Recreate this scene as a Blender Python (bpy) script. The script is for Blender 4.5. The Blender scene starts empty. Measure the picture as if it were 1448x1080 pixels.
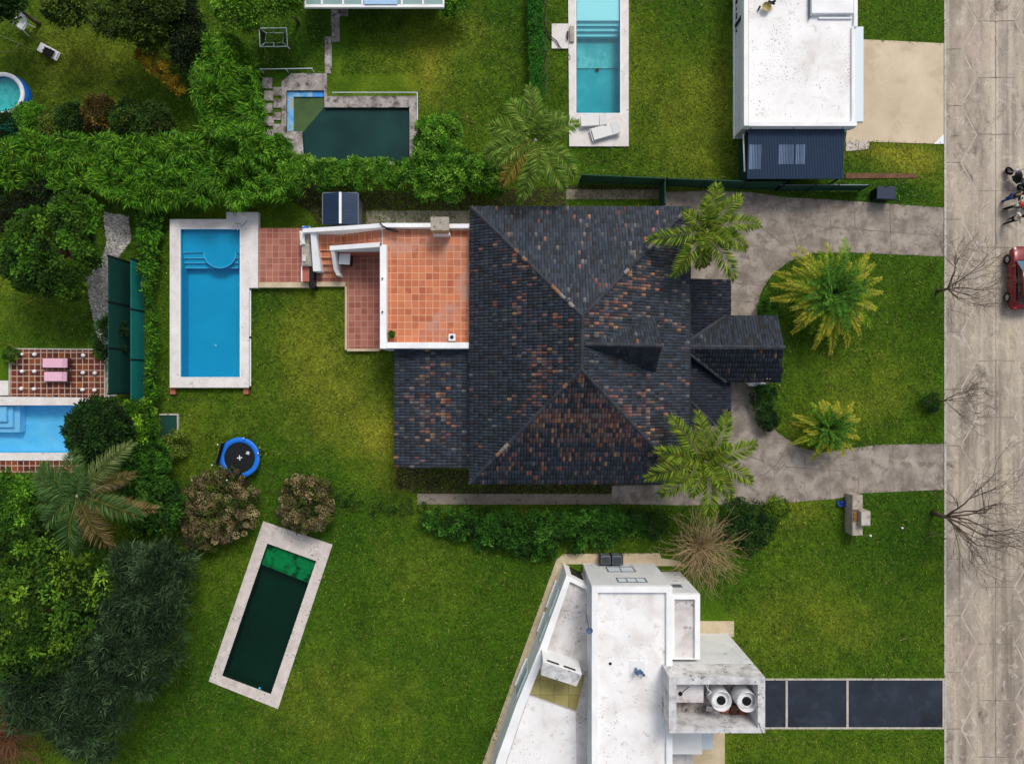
import bpy, math, random
import numpy as np
from mathutils import Vector
from mathutils.geometry import delaunay_2d_cdt

random.seed(7)
rng = np.random.default_rng(7)
H = 47.0            # camera height in metres
PPM = 21.0          # photo pixels per metre at ground level
scene = bpy.context.scene
col = scene.collection
pi = math.pi


def P(px, py, z=0.0):
    s = (H - z) / H / PPM
    return Vector(((px - 724) * s, (540 - py) * s, z))


def P2(px, py, z=0.0):
    v = P(px, py, z)
    return (v.x, v.y)


def lin(c):
    return c / 12.92 if c <= 0.04045 else ((c + 0.055) / 1.055) ** 2.4


def C(h):
    h = h.lstrip('#')
    return tuple(lin(int(h[i:i + 2], 16) / 255) for i in (0, 2, 4)) + (1.0,)


def C3(h):
    return np.array(C(h)[:3])


# ---------------------------------------------------------------- objects
def tag(o, label=None, cat=None, group=None, kind=None):
    if label: o['label'] = label
    if cat: o['category'] = cat
    if group: o['group'] = group
    if kind: o['kind'] = kind
    return o


def thing(name, label, cat, loc=(0, 0, 0), group=None, rz=0.0):
    o = bpy.data.objects.new(name, None)
    o.empty_display_size = 0.3
    col.objects.link(o)
    o.location = loc
    o.rotation_euler = (0, 0, rz)
    return tag(o, label, cat, group)


def copy_tree(o, parent=None):
    c = o.copy()
    col.objects.link(c)
    c.parent = parent
    for ch in list(o.children):
        copy_tree(ch, c)
    return c


def link_mesh(me, name, mat, parent, origin):
    o = bpy.data.objects.new(name, me)
    col.objects.link(o)
    if mat: me.materials.append(mat)
    if parent:
        o.parent = parent
        off = Vector(origin) - wloc(parent)
        o.location = off
    else:
        o.location = origin
    return o


def wloc(o):
    v = Vector(o.location)
    p = o.parent
    while p:
        v = v + Vector(p.location)
        p = p.parent
    return v


class MB:
    """collects shapes, then links them as one mesh"""
    def __init__(s):
        s.v = []; s.f = []

    def add(s, vs, fs):
        n = len(s.v)
        s.v += [tuple(v) for v in vs]
        s.f += [tuple(i + n for i in f) for f in fs]
        return s

    def box(s, x0, y0, z0, x1, y1, z1):
        if x0 > x1: x0, x1 = x1, x0
        if y0 > y1: y0, y1 = y1, y0
        return s.prism([(x0, y0), (x1, y0), (x1, y1), (x0, y1)], z0, z1)

    def rbox(s, cx, cy, z0, z1, w, d, a=0.0):
        ca, sa = math.cos(a), math.sin(a)
        pts = [(cx + ca * x - sa * y, cy + sa * x + ca * y) for x, y in
               ((-w / 2, -d / 2), (w / 2, -d / 2), (w / 2, d / 2), (-w / 2, d / 2))]
        return s.prism(pts, z0, z1)

    def pbox(s, px0, py0, px1, py1, z0, z1):
        a = P(px0, py0, z1); b = P(px1, py1, z1)
        return s.box(a.x, a.y, z0, b.x, b.y, z1)

    def prism(s, pts, z0, z1, z1s=None):
        pts = [(p[0], p[1]) for p in pts]
        ar = sum(pts[i - 1][0] * pts[i][1] - pts[i][0] * pts[i - 1][1] for i in range(len(pts)))
        if ar < 0: pts = pts[::-1]; z1s = z1s[::-1] if z1s else None
        n = len(pts)
        tops = z1s or [z1] * n
        vs = [(x, y, z0) for x, y in pts] + [(pts[i][0], pts[i][1], tops[i]) for i in range(n)]
        fs = [tuple(range(n - 1, -1, -1)), tuple(range(n, 2 * n))]
        fs += [(i, (i + 1) % n, n + (i + 1) % n, n + i) for i in range(n)]
        return s.add(vs, fs)

    def pprism(s, pts, z0, z1):
        return s.prism([P2(x, y, z1) for x, y in pts], z0, z1)

    def ring(s, outer, holes, z0, z1):
        """flat slab with holes (metres)"""
        tris, vs2 = cdt(outer, holes)
        n = len(vs2)
        s.add([(x, y, z1) for x, y in vs2], tris)
        for lp, sg in [(outer, 1)] + [(h, -1) for h in holes]:
            lp = [(p[0], p[1]) for p in lp]
            ar = sum(lp[i - 1][0] * lp[i][1] - lp[i][0] * lp[i - 1][1] for i in range(len(lp)))
            if ar * sg < 0: lp = lp[::-1]
            m = len(lp)
            s.add([(x, y, z0) for x, y in lp] + [(x, y, z1) for x, y in lp],
                  [(i, (i + 1) % m, m + (i + 1) % m, m + i) for i in range(m)])
        return s

    def cyl(s, cx, cy, z0, z1, r, r1=None, n=20):
        r1 = r if r1 is None else r1
        vs = [(cx + r * math.cos(2 * pi * i / n), cy + r * math.sin(2 * pi * i / n), z0) for i in range(n)]
        vs += [(cx + r1 * math.cos(2 * pi * i / n), cy + r1 * math.sin(2 * pi * i / n), z1) for i in range(n)]
        fs = [tuple(range(n - 1, -1, -1)), tuple(range(n, 2 * n))]
        fs += [(i, (i + 1) % n, n + (i + 1) % n, n + i) for i in range(n)]
        return s.add(vs, fs)

    def lathe(s, cx, cy, prof, n=28):
        vs = []
        for r, z in prof:
            vs += [(cx + r * math.cos(2 * pi * i / n), cy + r * math.sin(2 * pi * i / n), z) for i in range(n)]
        fs = []
        for k in range(len(prof) - 1):
            fs += [(k * n + i, k * n + (i + 1) % n, (k + 1) * n + (i + 1) % n, (k + 1) * n + i) for i in range(n)]
        return s.add(vs, fs)

    def tube(s, pts, r0, r1=None, n=6):
        pts = [Vector(p) for p in pts]
        r1 = r0 if r1 is None else r1
        m = len(pts)
        vs = []
        for i, p in enumerate(pts):
            d = (pts[min(i + 1, m - 1)] - pts[max(i - 1, 0)]).normalized()
            a = d.orthogonal().normalized(); b = d.cross(a)
            r = r0 + (r1 - r0) * i / max(1, m - 1)
            vs += [p + a * (r * math.cos(2 * pi * k / n)) + b * (r * math.sin(2 * pi * k / n)) for k in range(n)]
        fs = [(i * n + k, i * n + (k + 1) % n, (i + 1) * n + (k + 1) % n, (i + 1) * n + k)
              for i in range(m - 1) for k in range(n)]
        fs += [tuple(range(n - 1, -1, -1)), tuple(range((m - 1) * n, m * n))]
        return s.add(vs, fs)

    def strip(s, pts, w, z):
        """flat thin line on the ground"""
        for (x0, y0), (x1, y1) in zip(pts[:-1], pts[1:]):
            d = Vector((x1 - x0, y1 - y0)); L = d.length
            if L < 1e-6: continue
            nx, ny = -d.y / L * w / 2, d.x / L * w / 2
            s.add([(x0 - nx, y0 - ny, z), (x1 - nx, y1 - ny, z), (x1 + nx, y1 + ny, z), (x0 + nx, y0 + ny, z)], [(0, 1, 2, 3)])
        return s

    def build(s, name, mat, parent=None, smooth=False, bevel=0.0, local=False):
        """vertices are in world space unless local (then in the parent's space)"""
        me = bpy.data.meshes.new(name)
        vs = np.array(s.v, dtype=float)
        if local:
            org = Vector((0, 0, 0))
        else:
            lo, hi = vs.min(0), vs.max(0)
            org = Vector(((lo[0] + hi[0]) / 2, (lo[1] + hi[1]) / 2, lo[2]))
            vs = vs - np.array(org)
        me.from_pydata([tuple(v) for v in vs], [], s.f)
        me.update()
        if smooth:
            me.polygons.foreach_set('use_smooth', [True] * len(me.polygons))
        if local:
            o = bpy.data.objects.new(name, me); col.objects.link(o)
            if mat: me.materials.append(mat)
            if parent: o.parent = parent
        else:
            o = link_mesh(me, name, mat, parent, org)
        if bevel:
            b = o.modifiers.new('bevel', 'BEVEL'); b.width = bevel; b.segments = 2; b.limit_method = 'ANGLE'
        return o


def cdt(outer, holes, extra=()):
    verts = []; edges = []
    for lp in [outer] + list(holes):
        n0 = len(verts); m = len(lp)
        verts += [Vector((p[0], p[1])) for p in lp]
        edges += [(n0 + i, n0 + (i + 1) % m) for i in range(m)]
    verts += [Vector(p) for p in extra]
    vo, eo, fo, _, _, _ = delaunay_2d_cdt(verts, edges, [], 0, 1e-5)
    out = []
    hs = [np.array([(p[0], p[1]) for p in h]) for h in holes]
    ou = np.array([(p[0], p[1]) for p in outer])
    cen = np.array([[(vo[f[0]][k] + vo[f[1]][k] + vo[f[2]][k]) / 3 for k in (0, 1)] for f in fo])
    keep = inpoly(cen, ou)
    for h in hs: keep &= ~inpoly(cen, h)
    for f, k in zip(fo, keep):
        if not k: continue
        a, b, c = (vo[i] for i in f[:3])
        if (b.x - a.x) * (c.y - a.y) - (b.y - a.y) * (c.x - a.x) < 0: f = f[::-1]
        out.append(tuple(f))
    return out, [(v.x, v.y) for v in vo]


def inpoly(pts, poly):
    x, y = pts[:, 0], pts[:, 1]
    r = np.zeros(len(pts), bool)
    n = len(poly)
    for i in range(n):
        x0, y0 = poly[i - 1]; x1, y1 = poly[i]
        c = ((y0 > y) != (y1 > y)) & (x < (x1 - x0) * (y - y0) / ((y1 - y0) or 1e-12) + x0)
        r ^= c
    return r


def vnoise(x, y, seed=0):
    """smooth value noise, 0..1"""
    r = np.random.default_rng(seed).random((256, 256))
    xi, yi = np.floor(x).astype(int), np.floor(y).astype(int)
    fx, fy = x - xi, y - yi
    fx = fx * fx * (3 - 2 * fx); fy = fy * fy * (3 - 2 * fy)
    g = lambda a, b: r[a % 256, b % 256]
    return (g(xi, yi) * (1 - fx) * (1 - fy) + g(xi + 1, yi) * fx * (1 - fy) +
            g(xi, yi + 1) * (1 - fx) * fy + g(xi + 1, yi + 1) * fx * fy)


def npmesh(name, verts, faces, cols, mat, parent=None, origin=None):
    """big mesh from arrays: verts (N,3) world, faces (M,k), cols (N,3)"""
    verts = np.asarray(verts, float)
    if origin is None:
        lo, hi = verts.min(0), verts.max(0)
        origin = Vector(((lo[0] + hi[0]) / 2, (lo[1] + hi[1]) / 2, lo[2]))
    vv = (verts - np.array(origin)).astype(np.float32)
    faces = np.asarray(faces, np.int32)
    me = bpy.data.meshes.new(name)
    m, k = faces.shape
    me.vertices.add(len(vv)); me.vertices.foreach_set('co', vv.ravel())
    me.loops.add(m * k); me.loops.foreach_set('vertex_index', faces.ravel())
    me.polygons.add(m)
    me.polygons.foreach_set('loop_start', np.arange(0, m * k, k, dtype=np.int32))
    me.polygons.foreach_set('loop_total', np.full(m, k, np.int32))
    me.update(calc_edges=True)
    if cols is not None:
        at = me.color_attributes.new('Col', 'FLOAT_COLOR', 'POINT')
        c4 = np.ones((len(vv), 4), np.float32); c4[:, :3] = cols
        at.data.foreach_set('color', c4.ravel())
    return link_mesh(me, name, mat, parent, origin)


# ---------------------------------------------------------------- materials
class NT:
    def __init__(s, name):
        s.m = bpy.data.materials.new(name); s.m.use_nodes = True
        s.t = s.m.node_tree
        s.b = s.t.nodes['Principled BSDF']; s.out = s.t.nodes['Material Output']
        s.b.inputs['Specular IOR Level'].default_value = 0.3
        s._pos = None

    def n(s, typ, **kw):
        nd = s.t.nodes.new(typ)
        for k, v in kw.items():
            if k.startswith('i_'):
                key = k[2:]
                key = int(key) if key.isdigit() else key.replace('_', ' ')
                s.set(nd.inputs[key], v)
            else:
                setattr(nd, k, v)
        return nd

    def set(s, inp, v):
        if isinstance(v, bpy.types.NodeSocket): s.t.links.new(v, inp)
        else: inp.default_value = v

    @property
    def pos(s):
        if s._pos is None: s._pos = s.n('ShaderNodeNewGeometry').outputs['Position']
        return s._pos

    @property
    def obj(s):
        return s.n('ShaderNodeTexCoord').outputs['Object']

    def noise(s, vec, scale, detail=4, rough=0.55, dist=0.0):
        return s.n('ShaderNodeTexNoise', i_Vector=vec, i_Scale=scale, i_Detail=detail, i_Roughness=rough, i_Distortion=dist).outputs['Fac']

    def math(s, op, a, b=0.0, c=0.0):
        return s.n('ShaderNodeMath', operation=op, i_0=a, i_1=b, i_2=c).outputs[0]

    def vmath(s, op, a, b=(0, 0, 0)):
        return s.n('ShaderNodeVectorMath', operation=op, i_0=a, i_1=b).outputs[0]

    def ramp(s, fac, stops):
        r = s.n('ShaderNodeValToRGB')
        e = r.color_ramp.elements
        while len(e) < len(stops): e.new(0.5)
        for el, (p, c) in zip(e, stops):
            el.position = p; el.color = C(c) if isinstance(c, str) else c
        s.set(r.inputs[0], fac)
        return r.outputs[0]

    def mix(s, fac, a, b, mode='MIX'):
        m = s.n('ShaderNodeMix', data_type='RGBA', blend_type=mode)
        s.set(m.inputs[0], fac)
        for i, v in ((6, a), (7, b)):
            s.set(m.inputs[i], C(v) if isinstance(v, str) else v)
        return m.outputs[2]

    def sstep(s, v, lo, hi):
        return s.n('ShaderNodeMapRange', interpolation_type='SMOOTHSTEP', i_Value=v, i_1=lo, i_2=hi).outputs[0]

    def bump(s, h, strength=0.3, dist=0.02):
        b = s.n('ShaderNodeBump', i_Height=h, i_Strength=strength, i_Distance=dist)
        s.t.links.new(b.outputs[0], s.b.inputs['Normal'])

    def fin(s, color=None, rough=0.8, metal=0.0, spec=None):
        if color is not None: s.set(s.b.inputs['Base Color'], C(color) if isinstance(color, str) else color)
        s.set(s.b.inputs['Roughness'], rough)
        s.b.inputs['Metallic'].default_value = metal
        if spec is not None: s.b.inputs['Specular IOR Level'].default_value = spec
        return s.m


def surf(name, stops, scale=1.0, rough=0.8, fine=0.25, fscale=18, bump=0.2, metal=0.0, spec=None, spots=None, coord='pos', bscale=30):
    """weathered surface: colour ramp on large noise, fine multiply noise, optional specks (colour, scale, threshold)"""
    t = NT(name)
    v = t.pos if coord == 'pos' else t.obj
    f = t.noise(v, scale, 6, 0.6, 0.3)
    c = t.ramp(f, stops)
    f2 = t.noise(v, fscale, 4, 0.65)
    k = t.math('MULTIPLY_ADD', f2, 2 * fine, 1 - fine)
    c = t.mix(1.0, c, t.n('ShaderNodeCombineColor', i_0=k, i_1=k, i_2=k).outputs[0], 'MULTIPLY')
    for sp in (spots or []):
        sc, s_scale, th = sp[:3]
        g = t.noise(v, s_scale, 3, 0.6)
        if len(sp) > 3:   # patches where the specks gather
            g2 = t.sstep(t.noise(v, sp[3], 3), 0.42, 0.62)
            g = t.math('MULTIPLY', g, t.math('MULTIPLY_ADD', g2, 0.35, 0.72))
        c = t.mix(t.math('MULTIPLY', t.sstep(g, th - (0.06 if s_scale < 2.5 else 0.0), th + (0.12 if s_scale < 2.5 else 0.06)), 0.85), c, sc)
    if bump: t.bump(t.noise(v, bscale, 4, 0.7), bump, 0.02)
    return t.fin(c, rough, metal, spec)


def plain(name, color, rough=0.6, metal=0.0, var=0.12, scale=6, spec=None):
    t = NT(name)
    f = t.noise(t.obj, scale, 4)
    k = t.math('MULTIPLY_ADD', f, 2 * var, 1 - var)
    c = t.mix(1.0, color, t.n('ShaderNodeCombineColor', i_0=k, i_1=k, i_2=k).outputs[0], 'MULTIPLY')
    return t.fin(c, rough, metal, spec)


def tiles(name, size, grout, stops, gcol, ox=0.0, oy=0.0, stain=None, rough=0.7, jitter=0.12):
    t = NT(name)
    v = t.vmath('ADD', t.pos, (ox, oy, 0))
    wob = t.n('ShaderNodeTexNoise', i_Vector=t.pos, i_Scale=0.9, i_Detail=2).outputs['Color']
    v = t.vmath('ADD', v, t.vmath('MULTIPLY', wob, (0.04, 0.04, 0)))
    u = t.vmath('MULTIPLY', v, (1 / size, 1 / size, 0))
    fr = t.vmath('FRACTION', u)
    d = t.vmath('ABSOLUTE', t.vmath('SUBTRACT', fr, (0.5, 0.5, 0.5)))
    sx = t.n('ShaderNodeSeparateXYZ', i_0=d)
    g = t.math('MAXIMUM', sx.outputs[0], sx.outputs[1])
    g = t.sstep(g, 0.5 - grout / size * 0.75, 0.5 - grout / size * 0.35)
    wn = t.n('ShaderNodeTexWhiteNoise', noise_dimensions='3D', i_Vector=t.vmath('FLOOR', u)).outputs['Value']
    c = t.ramp(wn, stops)
    c = t.mix(t.sstep(t.noise(t.pos, 1.1, 5, 0.6), 0.5, 0.75), c, stops[len(stops) // 2][1], 'MIX')
    f2 = t.noise(t.pos, 14, 4, 0.7)
    k = t.math('MULTIPLY_ADD', f2, 2 * jitter, 1 - jitter)
    c = t.mix(1.0, c, t.n('ShaderNodeCombineColor', i_0=k, i_1=k, i_2=k).outputs[0], 'MULTIPLY')
    gm = t.math('MULTIPLY', g, t.math('MULTIPLY_ADD', t.noise(t.pos, 3.0, 4), 0.7, 0.45))
    c = t.mix(gm, c, gcol)
    if stain:
        c = t.mix(t.math('MULTIPLY', t.sstep(t.noise(t.pos, stain[1], 6, 0.65, 0.6), stain[2], stain[2] + 0.16), stain[3]), c, stain[0])
    t.bump(t.math('SUBTRACT', 1.0, g), 0.35, 0.01)
    return t.fin(c, rough)


def leafmat(name, trans=0.25, rough=0.55, spec=0.25):
    t = NT(name)
    a = t.n('ShaderNodeAttribute', attribute_name='Col').outputs['Color']
    t.fin(a, rough, spec=spec)
    if trans:
        tr = t.n('ShaderNodeBsdfTranslucent', i_Color=a)
        mx = t.n('ShaderNodeMixShader', i_0=trans)
        t.t.links.new(t.b.outputs[0], mx.inputs[1]); t.t.links.new(tr.outputs[0], mx.inputs[2])
        t.t.links.new(mx.outputs[0], t.out.inputs[0])
    return t.m


def water(name, tint, refl=1.0, bump=0.05, scale=2.5, murk=None, murkf=0.0):
    t = NT(name)
    tr = t.n('ShaderNodeBsdfTransparent', i_Color=C(tint))
    gl = t.n('ShaderNodeBsdfGlossy', i_Color=(1, 1, 1, 1), i_Roughness=0.03)
    bp = t.n('ShaderNodeBump', i_Height=t.noise(t.pos, scale, 3), i_Strength=bump, i_Distance=0.1)
    t.t.links.new(bp.outputs[0], gl.inputs['Normal'])
    fr = t.n('ShaderNodeFresnel', i_IOR=1.33)
    t.t.links.new(bp.outputs[0], fr.inputs['Normal'])
    base = tr.outputs[0]
    if murk:
        df = t.n('ShaderNodeBsdfDiffuse', i_Color=t.ramp(t.noise(t.pos, 0.5, 4), [(0.35, murk[0]), (0.65, murk[1])]))
        m0 = t.n('ShaderNodeMixShader', i_0=murkf)
        t.t.links.new(base, m0.inputs[1]); t.t.links.new(df.outputs[0], m0.inputs[2]); base = m0.outputs[0]
    mx = t.n('ShaderNodeMixShader', i_0=t.math('MULTIPLY', fr.outputs[0], refl))
    t.t.links.new(base, mx.inputs[1]); t.t.links.new(gl.outputs[0], mx.inputs[2])
    t.t.links.new(mx.outputs[0], t.out.inputs[0])
    return t.m
# ================================================================ materials in use
M = {}
M['white_wall'] = surf('white_wall', [(0.3, '#e0e1e2'), (0.7, '#f3f4f4')], 0.8, 0.8, 0.08, 9, 0.1)
M['white_roof'] = surf('white_roof', [(0.3, '#d6d0cc'), (0.46, '#e9e7e6'), (0.7, '#f6f6f6')], 0.55, 0.85, 0.07, 12, 0.15,
                       spots=[('#a39e9a', 9.0, 0.63, 0.5), ('#77736f', 14.0, 0.66, 0.7), ('#4c4a4a', 5.5, 0.70, 0.4), ('#c3b4a6', 2.2, 0.66), ('#cdc6c0', 1.1, 0.64)])
M['dirty_roof'] = surf('dirty_roof', [(0.28, '#aaa5a2'), (0.55, '#cfcbca'), (0.8, '#dedcdc')], 0.9, 0.85, 0.12, 9, 0.2,
                       spots=[('#7d7773', 7.0, 0.60, 0.6), ('#2f2d2c', 4.5, 0.66, 0.5), ('#8d8079', 2.0, 0.64)])
M['marbled'] = surf('marbled_render', [(0.3, '#8d8c8e'), (0.5, '#c5c4c4'), (0.72, '#dcdbda')], 1.3, 0.8, 0.18, 7, 0.2,
                    spots=[('#6d6a69', 4.0, 0.6, 0.7), ('#a4806a', 3.0, 0.68)])
M['tower_wall'] = surf('tower_wall', [(0.3, '#c6c8ca'), (0.7, '#dcdddd')], 0.7, 0.85, 0.08, 6, 0.1,
                       spots=[('#a3a2a1', 2.6, 0.62, 0.5)])
M['stone_deck'] = surf('stone_deck', [(0.3, '#cfc9c5'), (0.7, '#e6e2df')], 1.4, 0.8, 0.1, 14, 0.15, spots=[('#b3a79d', 3.5, 0.64), ('#8d8178', 8, 0.7, 0.7)])
M['speckled_deck'] = surf('speckled_deck', [(0.3, '#b8ada6'), (0.7, '#dad1cb')], 1.6, 0.85, 0.16, 11, 0.3, spots=[('#7d7168', 7, 0.6, 0.8), ('#8f7b78', 3.2, 0.66)])
M['mossy_stone'] = surf('mossy_stone', [(0.3, '#655e58'), (0.5, '#9d9591'), (0.72, '#c3bdba')], 1.8, 0.9, 0.2, 8, 0.3, spots=[('#39392b', 2.2, 0.58), ('#4d4640', 6, 0.63)])
M['concrete'] = surf('drive_concrete', [(0.3, '#71695f'), (0.5, '#8f857b'), (0.7, '#aba195')], 0.8, 0.9, 0.28, 7, 0.3,
                     spots=[('#a2978d', 0.9, 0.54), ('#756c63', 1.5, 0.54), ('#a89e94', 8, 0.64, 0.5), ('#5a524b', 13, 0.64, 0.6)])
M['beige'] = surf('beige_concrete', [(0.3, '#bfae95'), (0.7, '#d3c2a7')], 0.35, 0.85, 0.06, 6, 0.1, spots=[('#b8a78e', 0.6, 0.56), ('#b3a591', 4, 0.66, 0.3)])
M['sand_paving'] = surf('sand_paving', [(0.3, '#b3a284'), (0.7, '#cdbd9f')], 1.2, 0.9, 0.12, 8, 0.2, spots=[('#7c6c54', 3.0, 0.66)])
M['path_concrete'] = surf('path_concrete', [(0.3, '#756d63'), (0.7, '#978d80')], 1.1, 0.9, 0.15, 8, 0.2, spots=[('#4e483f', 2.2, 0.6)])
M['asphalt'] = surf('asphalt', [(0.3, '#1b212b'), (0.5, '#262d38'), (0.7, '#303845')], 0.4, 0.9, 0.3, 20, 0.4, spots=[('#323a46', 1.2, 0.58), ('#454b54', 14, 0.68)])
M['edge_stone'] = surf('edge_stone', [(0.3, '#a39c92'), (0.7, '#c4beb4')], 2, 0.85, 0.15, 10, 0.2, spots=[('#6c665a', 3, 0.62)])
M['gravel'] = surf('gravel', [(0.3, '#85837d'), (0.55, '#b0ada6'), (0.75, '#d3d0c9')], 7, 0.95, 0.35, 12, 1.0, spots=[('#3d3c38', 8, 0.56)])
M['soil'] = surf('soil', [(0.3, '#2b241a'), (0.7, '#453a29')], 1.5, 0.95, 0.3, 9, 0.5)
M['terracotta'] = tiles('terracotta_tiles', 0.445, 0.036, [(0.0, '#a65c3f'), (0.4, '#bd6f4c'), (0.7, '#c97c57'), (1.0, '#b56d50')], '#d9ab8c', 0.1, 0.2,
                        stain=('#b39184', 0.30, 0.50, 0.7))
M['terracotta_low'] = tiles('terracotta_low', 0.42, 0.03, [(0.0, '#8c5346'), (0.4, '#9d6151'), (0.7, '#a86c5b'), (1.0, '#94594b')], '#c49a88', 0.0, 0.1,
                            stain=('#94705f', 0.8, 0.55, 0.5))
M['dark_tiles'] = tiles('dark_red_tiles', 0.4, 0.05, [(0.0, '#46201a'), (0.45, '#5e2b1e'), (0.75, '#6d3420'), (1.0, '#8a4a22')], '#c9b09c', 0.0, 0.0,
                        stain=('#8f4a1f', 0.45, 0.6, 0.55))
M['yellow_tiles'] = tiles('yellow_tiles', 0.9, 0.05, [(0.0, '#9a8f55'), (0.5, '#a59a5e'), (1.0, '#ada268')], '#857b4c', 0.0, 0.0, stain=('#8a7b3a', 0.8, 0.5, 0.5))
M['brick_block'] = surf('terracotta_block', [(0.3, '#9d5a48'), (0.7, '#b36c58')], 2, 0.85, 0.15, 8, 0.2)
M['render_beige'] = surf('beige_render', [(0.3, '#b89a6a'), (0.7, '#cbb182')], 1.5, 0.85, 0.1, 9, 0.15)
M['chimney_cap'] = surf('chimney_cap', [(0.3, '#8b8377'), (0.7, '#b5ada0')], 3, 0.9, 0.2, 9, 0.3, spots=[('#5a5347', 5, 0.6)])
M['house_wall'] = surf('house_wall', [(0.3, '#b9ad98'), (0.7, '#cfc4af')], 0.8, 0.85, 0.08, 6, 0.1)
M['dark_glass'] = plain('dark_glass', '#10161a', 0.12, spec=0.6)
M['blue_glass'] = plain('blue_glass', '#a9c4cf', 0.2, spec=0.5)
M['white_paint'] = plain('white_paint', '#e4e6e8', 0.4, var=0.05)
M['white_plastic'] = plain('white_plastic', '#e6e7e8', 0.35, var=0.04)
M['black'] = plain('black_plastic', '#0c0d10', 0.5)
M['rubber'] = plain('rubber', '#0d0d0e', 0.85)
M['grey_metal'] = plain('grey_metal', '#6d757c', 0.45, 0.3)
M['dark_metal'] = plain('dark_metal', '#23282c', 0.45, 0.3)
M['chrome'] = plain('chrome', '#b9bdc0', 0.25, 0.9)
M['navy_sheet'] = plain('navy_sheet', '#293c55', 0.35, 0.2, 0.12, 1.2)
M['navy_dark'] = plain('navy_dark', '#1f2d45', 0.4, 0.0, 0.15, 2)
M['pale_sheet'] = plain('pale_sheet', '#6d819b', 0.4, 0.0, 0.12, 3)
M['pale_blue'] = plain('pale_blue', '#cfdbe2', 0.45, var=0.05)
M['steel_blue'] = plain('steel_blue', '#4f6788', 0.4, 0.2)
M['green_mesh'] = plain('green_mesh', '#0f4033', 0.7, var=0.2, scale=3)
M['dark_green'] = plain('dark_green', '#0e4038', 0.7, var=0.2, scale=2)
M['teal_mesh'] = plain('teal_mesh', '#12716c', 0.7, var=0.2, scale=2)
M['pool_blue'] = surf('pool_blue', [(0.3, '#12accb'), (0.7, '#1cb8d6')], 0.5, 0.6, 0.03, 5, 0)
M['pool_line'] = plain('pool_line', '#a5dcf2', 0.5, var=0.02)
M['pool_teal'] = surf('pool_teal', [(0.3, '#13a0b0'), (0.55, '#25b0bd'), (0.75, '#5cc8cf')], 0.6, 0.6, 0.05, 5, 0)
M['pool_white'] = plain('pool_white', '#e3edf2', 0.5, var=0.03)
M['pool_step'] = plain('pool_step', '#b2e3ec', 0.5, var=0.03)
M['pool_sky'] = surf('pool_sky', [(0.3, '#6fcbee'), (0.7, '#96dcf5')], 0.8, 0.6, 0.05, 8, 0, spots=[('#2f6485', 6.5, 0.68), ('#3d7a9c', 12, 0.69)])
M['pool_sky_step'] = plain('pool_sky_step', '#a5d4ee', 0.5, var=0.03)
M['pool_green'] = surf('pool_green', [(0.3, '#12332c'), (0.7, '#1b4034')], 0.5, 0.7, 0.1, 5, 0)
M['pool_algae'] = surf('pool_algae', [(0.38, '#14915a'), (0.5, '#1cc983'), (0.66, '#16a268')], 0.9, 0.7, 0.15, 4, 0, spots=[('#10382a', 1.6, 0.56)])
M['pool_olive'] = surf('pool_olive', [(0.3, '#2f4a2b'), (0.6, '#4a6434'), (0.8, '#566b38')], 0.5, 0.7, 0.1, 5, 0)
M['faded_blue'] = surf('faded_blue', [(0.35, '#b3a573'), (0.48, '#7ab3d8'), (0.6, '#3f8fd0'), (0.8, '#a8cfe2')], 1.2, 0.7, 0.1, 6, 0.1)
M['water_blue'] = water('water_blue', '#b9ecf8', 1.0, 0.03)
M['water_teal'] = water('water_teal', '#c8f2f4', 0.8, 0.02)
M['water_sky'] = water('water_sky', '#dcf3fb', 1.0, 0.04)
M['water_green'] = water('water_green', '#7fa89c', 0.9, 0.03, murk=('#173f3e', '#1f4f4c'), murkf=0.6)
M['water_dark'] = water('water_dark', '#a9d8c6', 0.5, 0.02, murk=('#0d2b25', '#14382e'), murkf=0.16)
M['pink'] = plain('pink_cushion', '#e3b3c6', 0.8, var=0.05)
M['tramp_blue'] = plain('tramp_blue', '#1b6fd6', 0.4, var=0.08)
M['tramp_mat'] = plain('tramp_mat', '#10131a', 0.7, var=0.1)
M['red_paint'] = plain('red_paint', '#74060f', 0.25, 0.1, 0.05, spec=0.6)
M['white_car'] = plain('white_car', '#d5d8da', 0.25, 0.0, 0.03, spec=0.6)
M['light_red'] = plain('light_red', '#b32018', 0.3)
M['lamp_glass'] = plain('lamp_glass', '#cfd3d3', 0.15)
M['windscreen'] = plain('windscreen', '#2c6078', 0.12, spec=0.7)
M['skin'] = plain('skin', '#b5846a', 0.6)
M['hair'] = plain('hair', '#1c1512', 0.7)
M['white_cloth'] = plain('white_cloth', '#dcdcda', 0.85)
M['black_cloth'] = plain('black_cloth', '#121317', 0.9)
M['blue_cloth'] = plain('blue_cloth', '#1d3a7a', 0.9)
M['green_cloth'] = plain('green_cloth', '#12332a', 0.9)
M['bark'] = surf('bark', [(0.3, '#4a3c30'), (0.7, '#6e5d4c')], 4, 0.9, 0.2, 14, 0.4, coord='obj')
M['dark_bark'] = surf('dark_bark', [(0.3, '#30271f'), (0.7, '#4b3f34')], 4, 0.9, 0.2, 14, 0.4, coord='obj')
M['pale_bark'] = surf('pale_bark', [(0.3, '#9a8e7e'), (0.7, '#c0b5a4')], 4, 0.9, 0.2, 14, 0.3, coord='obj')
M['wood'] = surf('old_wood', [(0.3, '#5a3f30'), (0.7, '#7a5643')], 2.5, 0.9, 0.2, 12, 0.3, coord='obj')
M['terracotta_pot'] = plain('terracotta_pot', '#9a5236', 0.8)
M['leaf'] = leafmat('leaf', 0.25, 0.6, 0.12)
M['blade'] = leafmat('blade', 0.15, 0.7, 0.15)
M['blue_toy'] = plain('blue_toy', '#1c3f8a', 0.5)
M['roof_tile'] = leafmat('roof_tile', 0.0, 0.75, 0.25)


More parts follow.
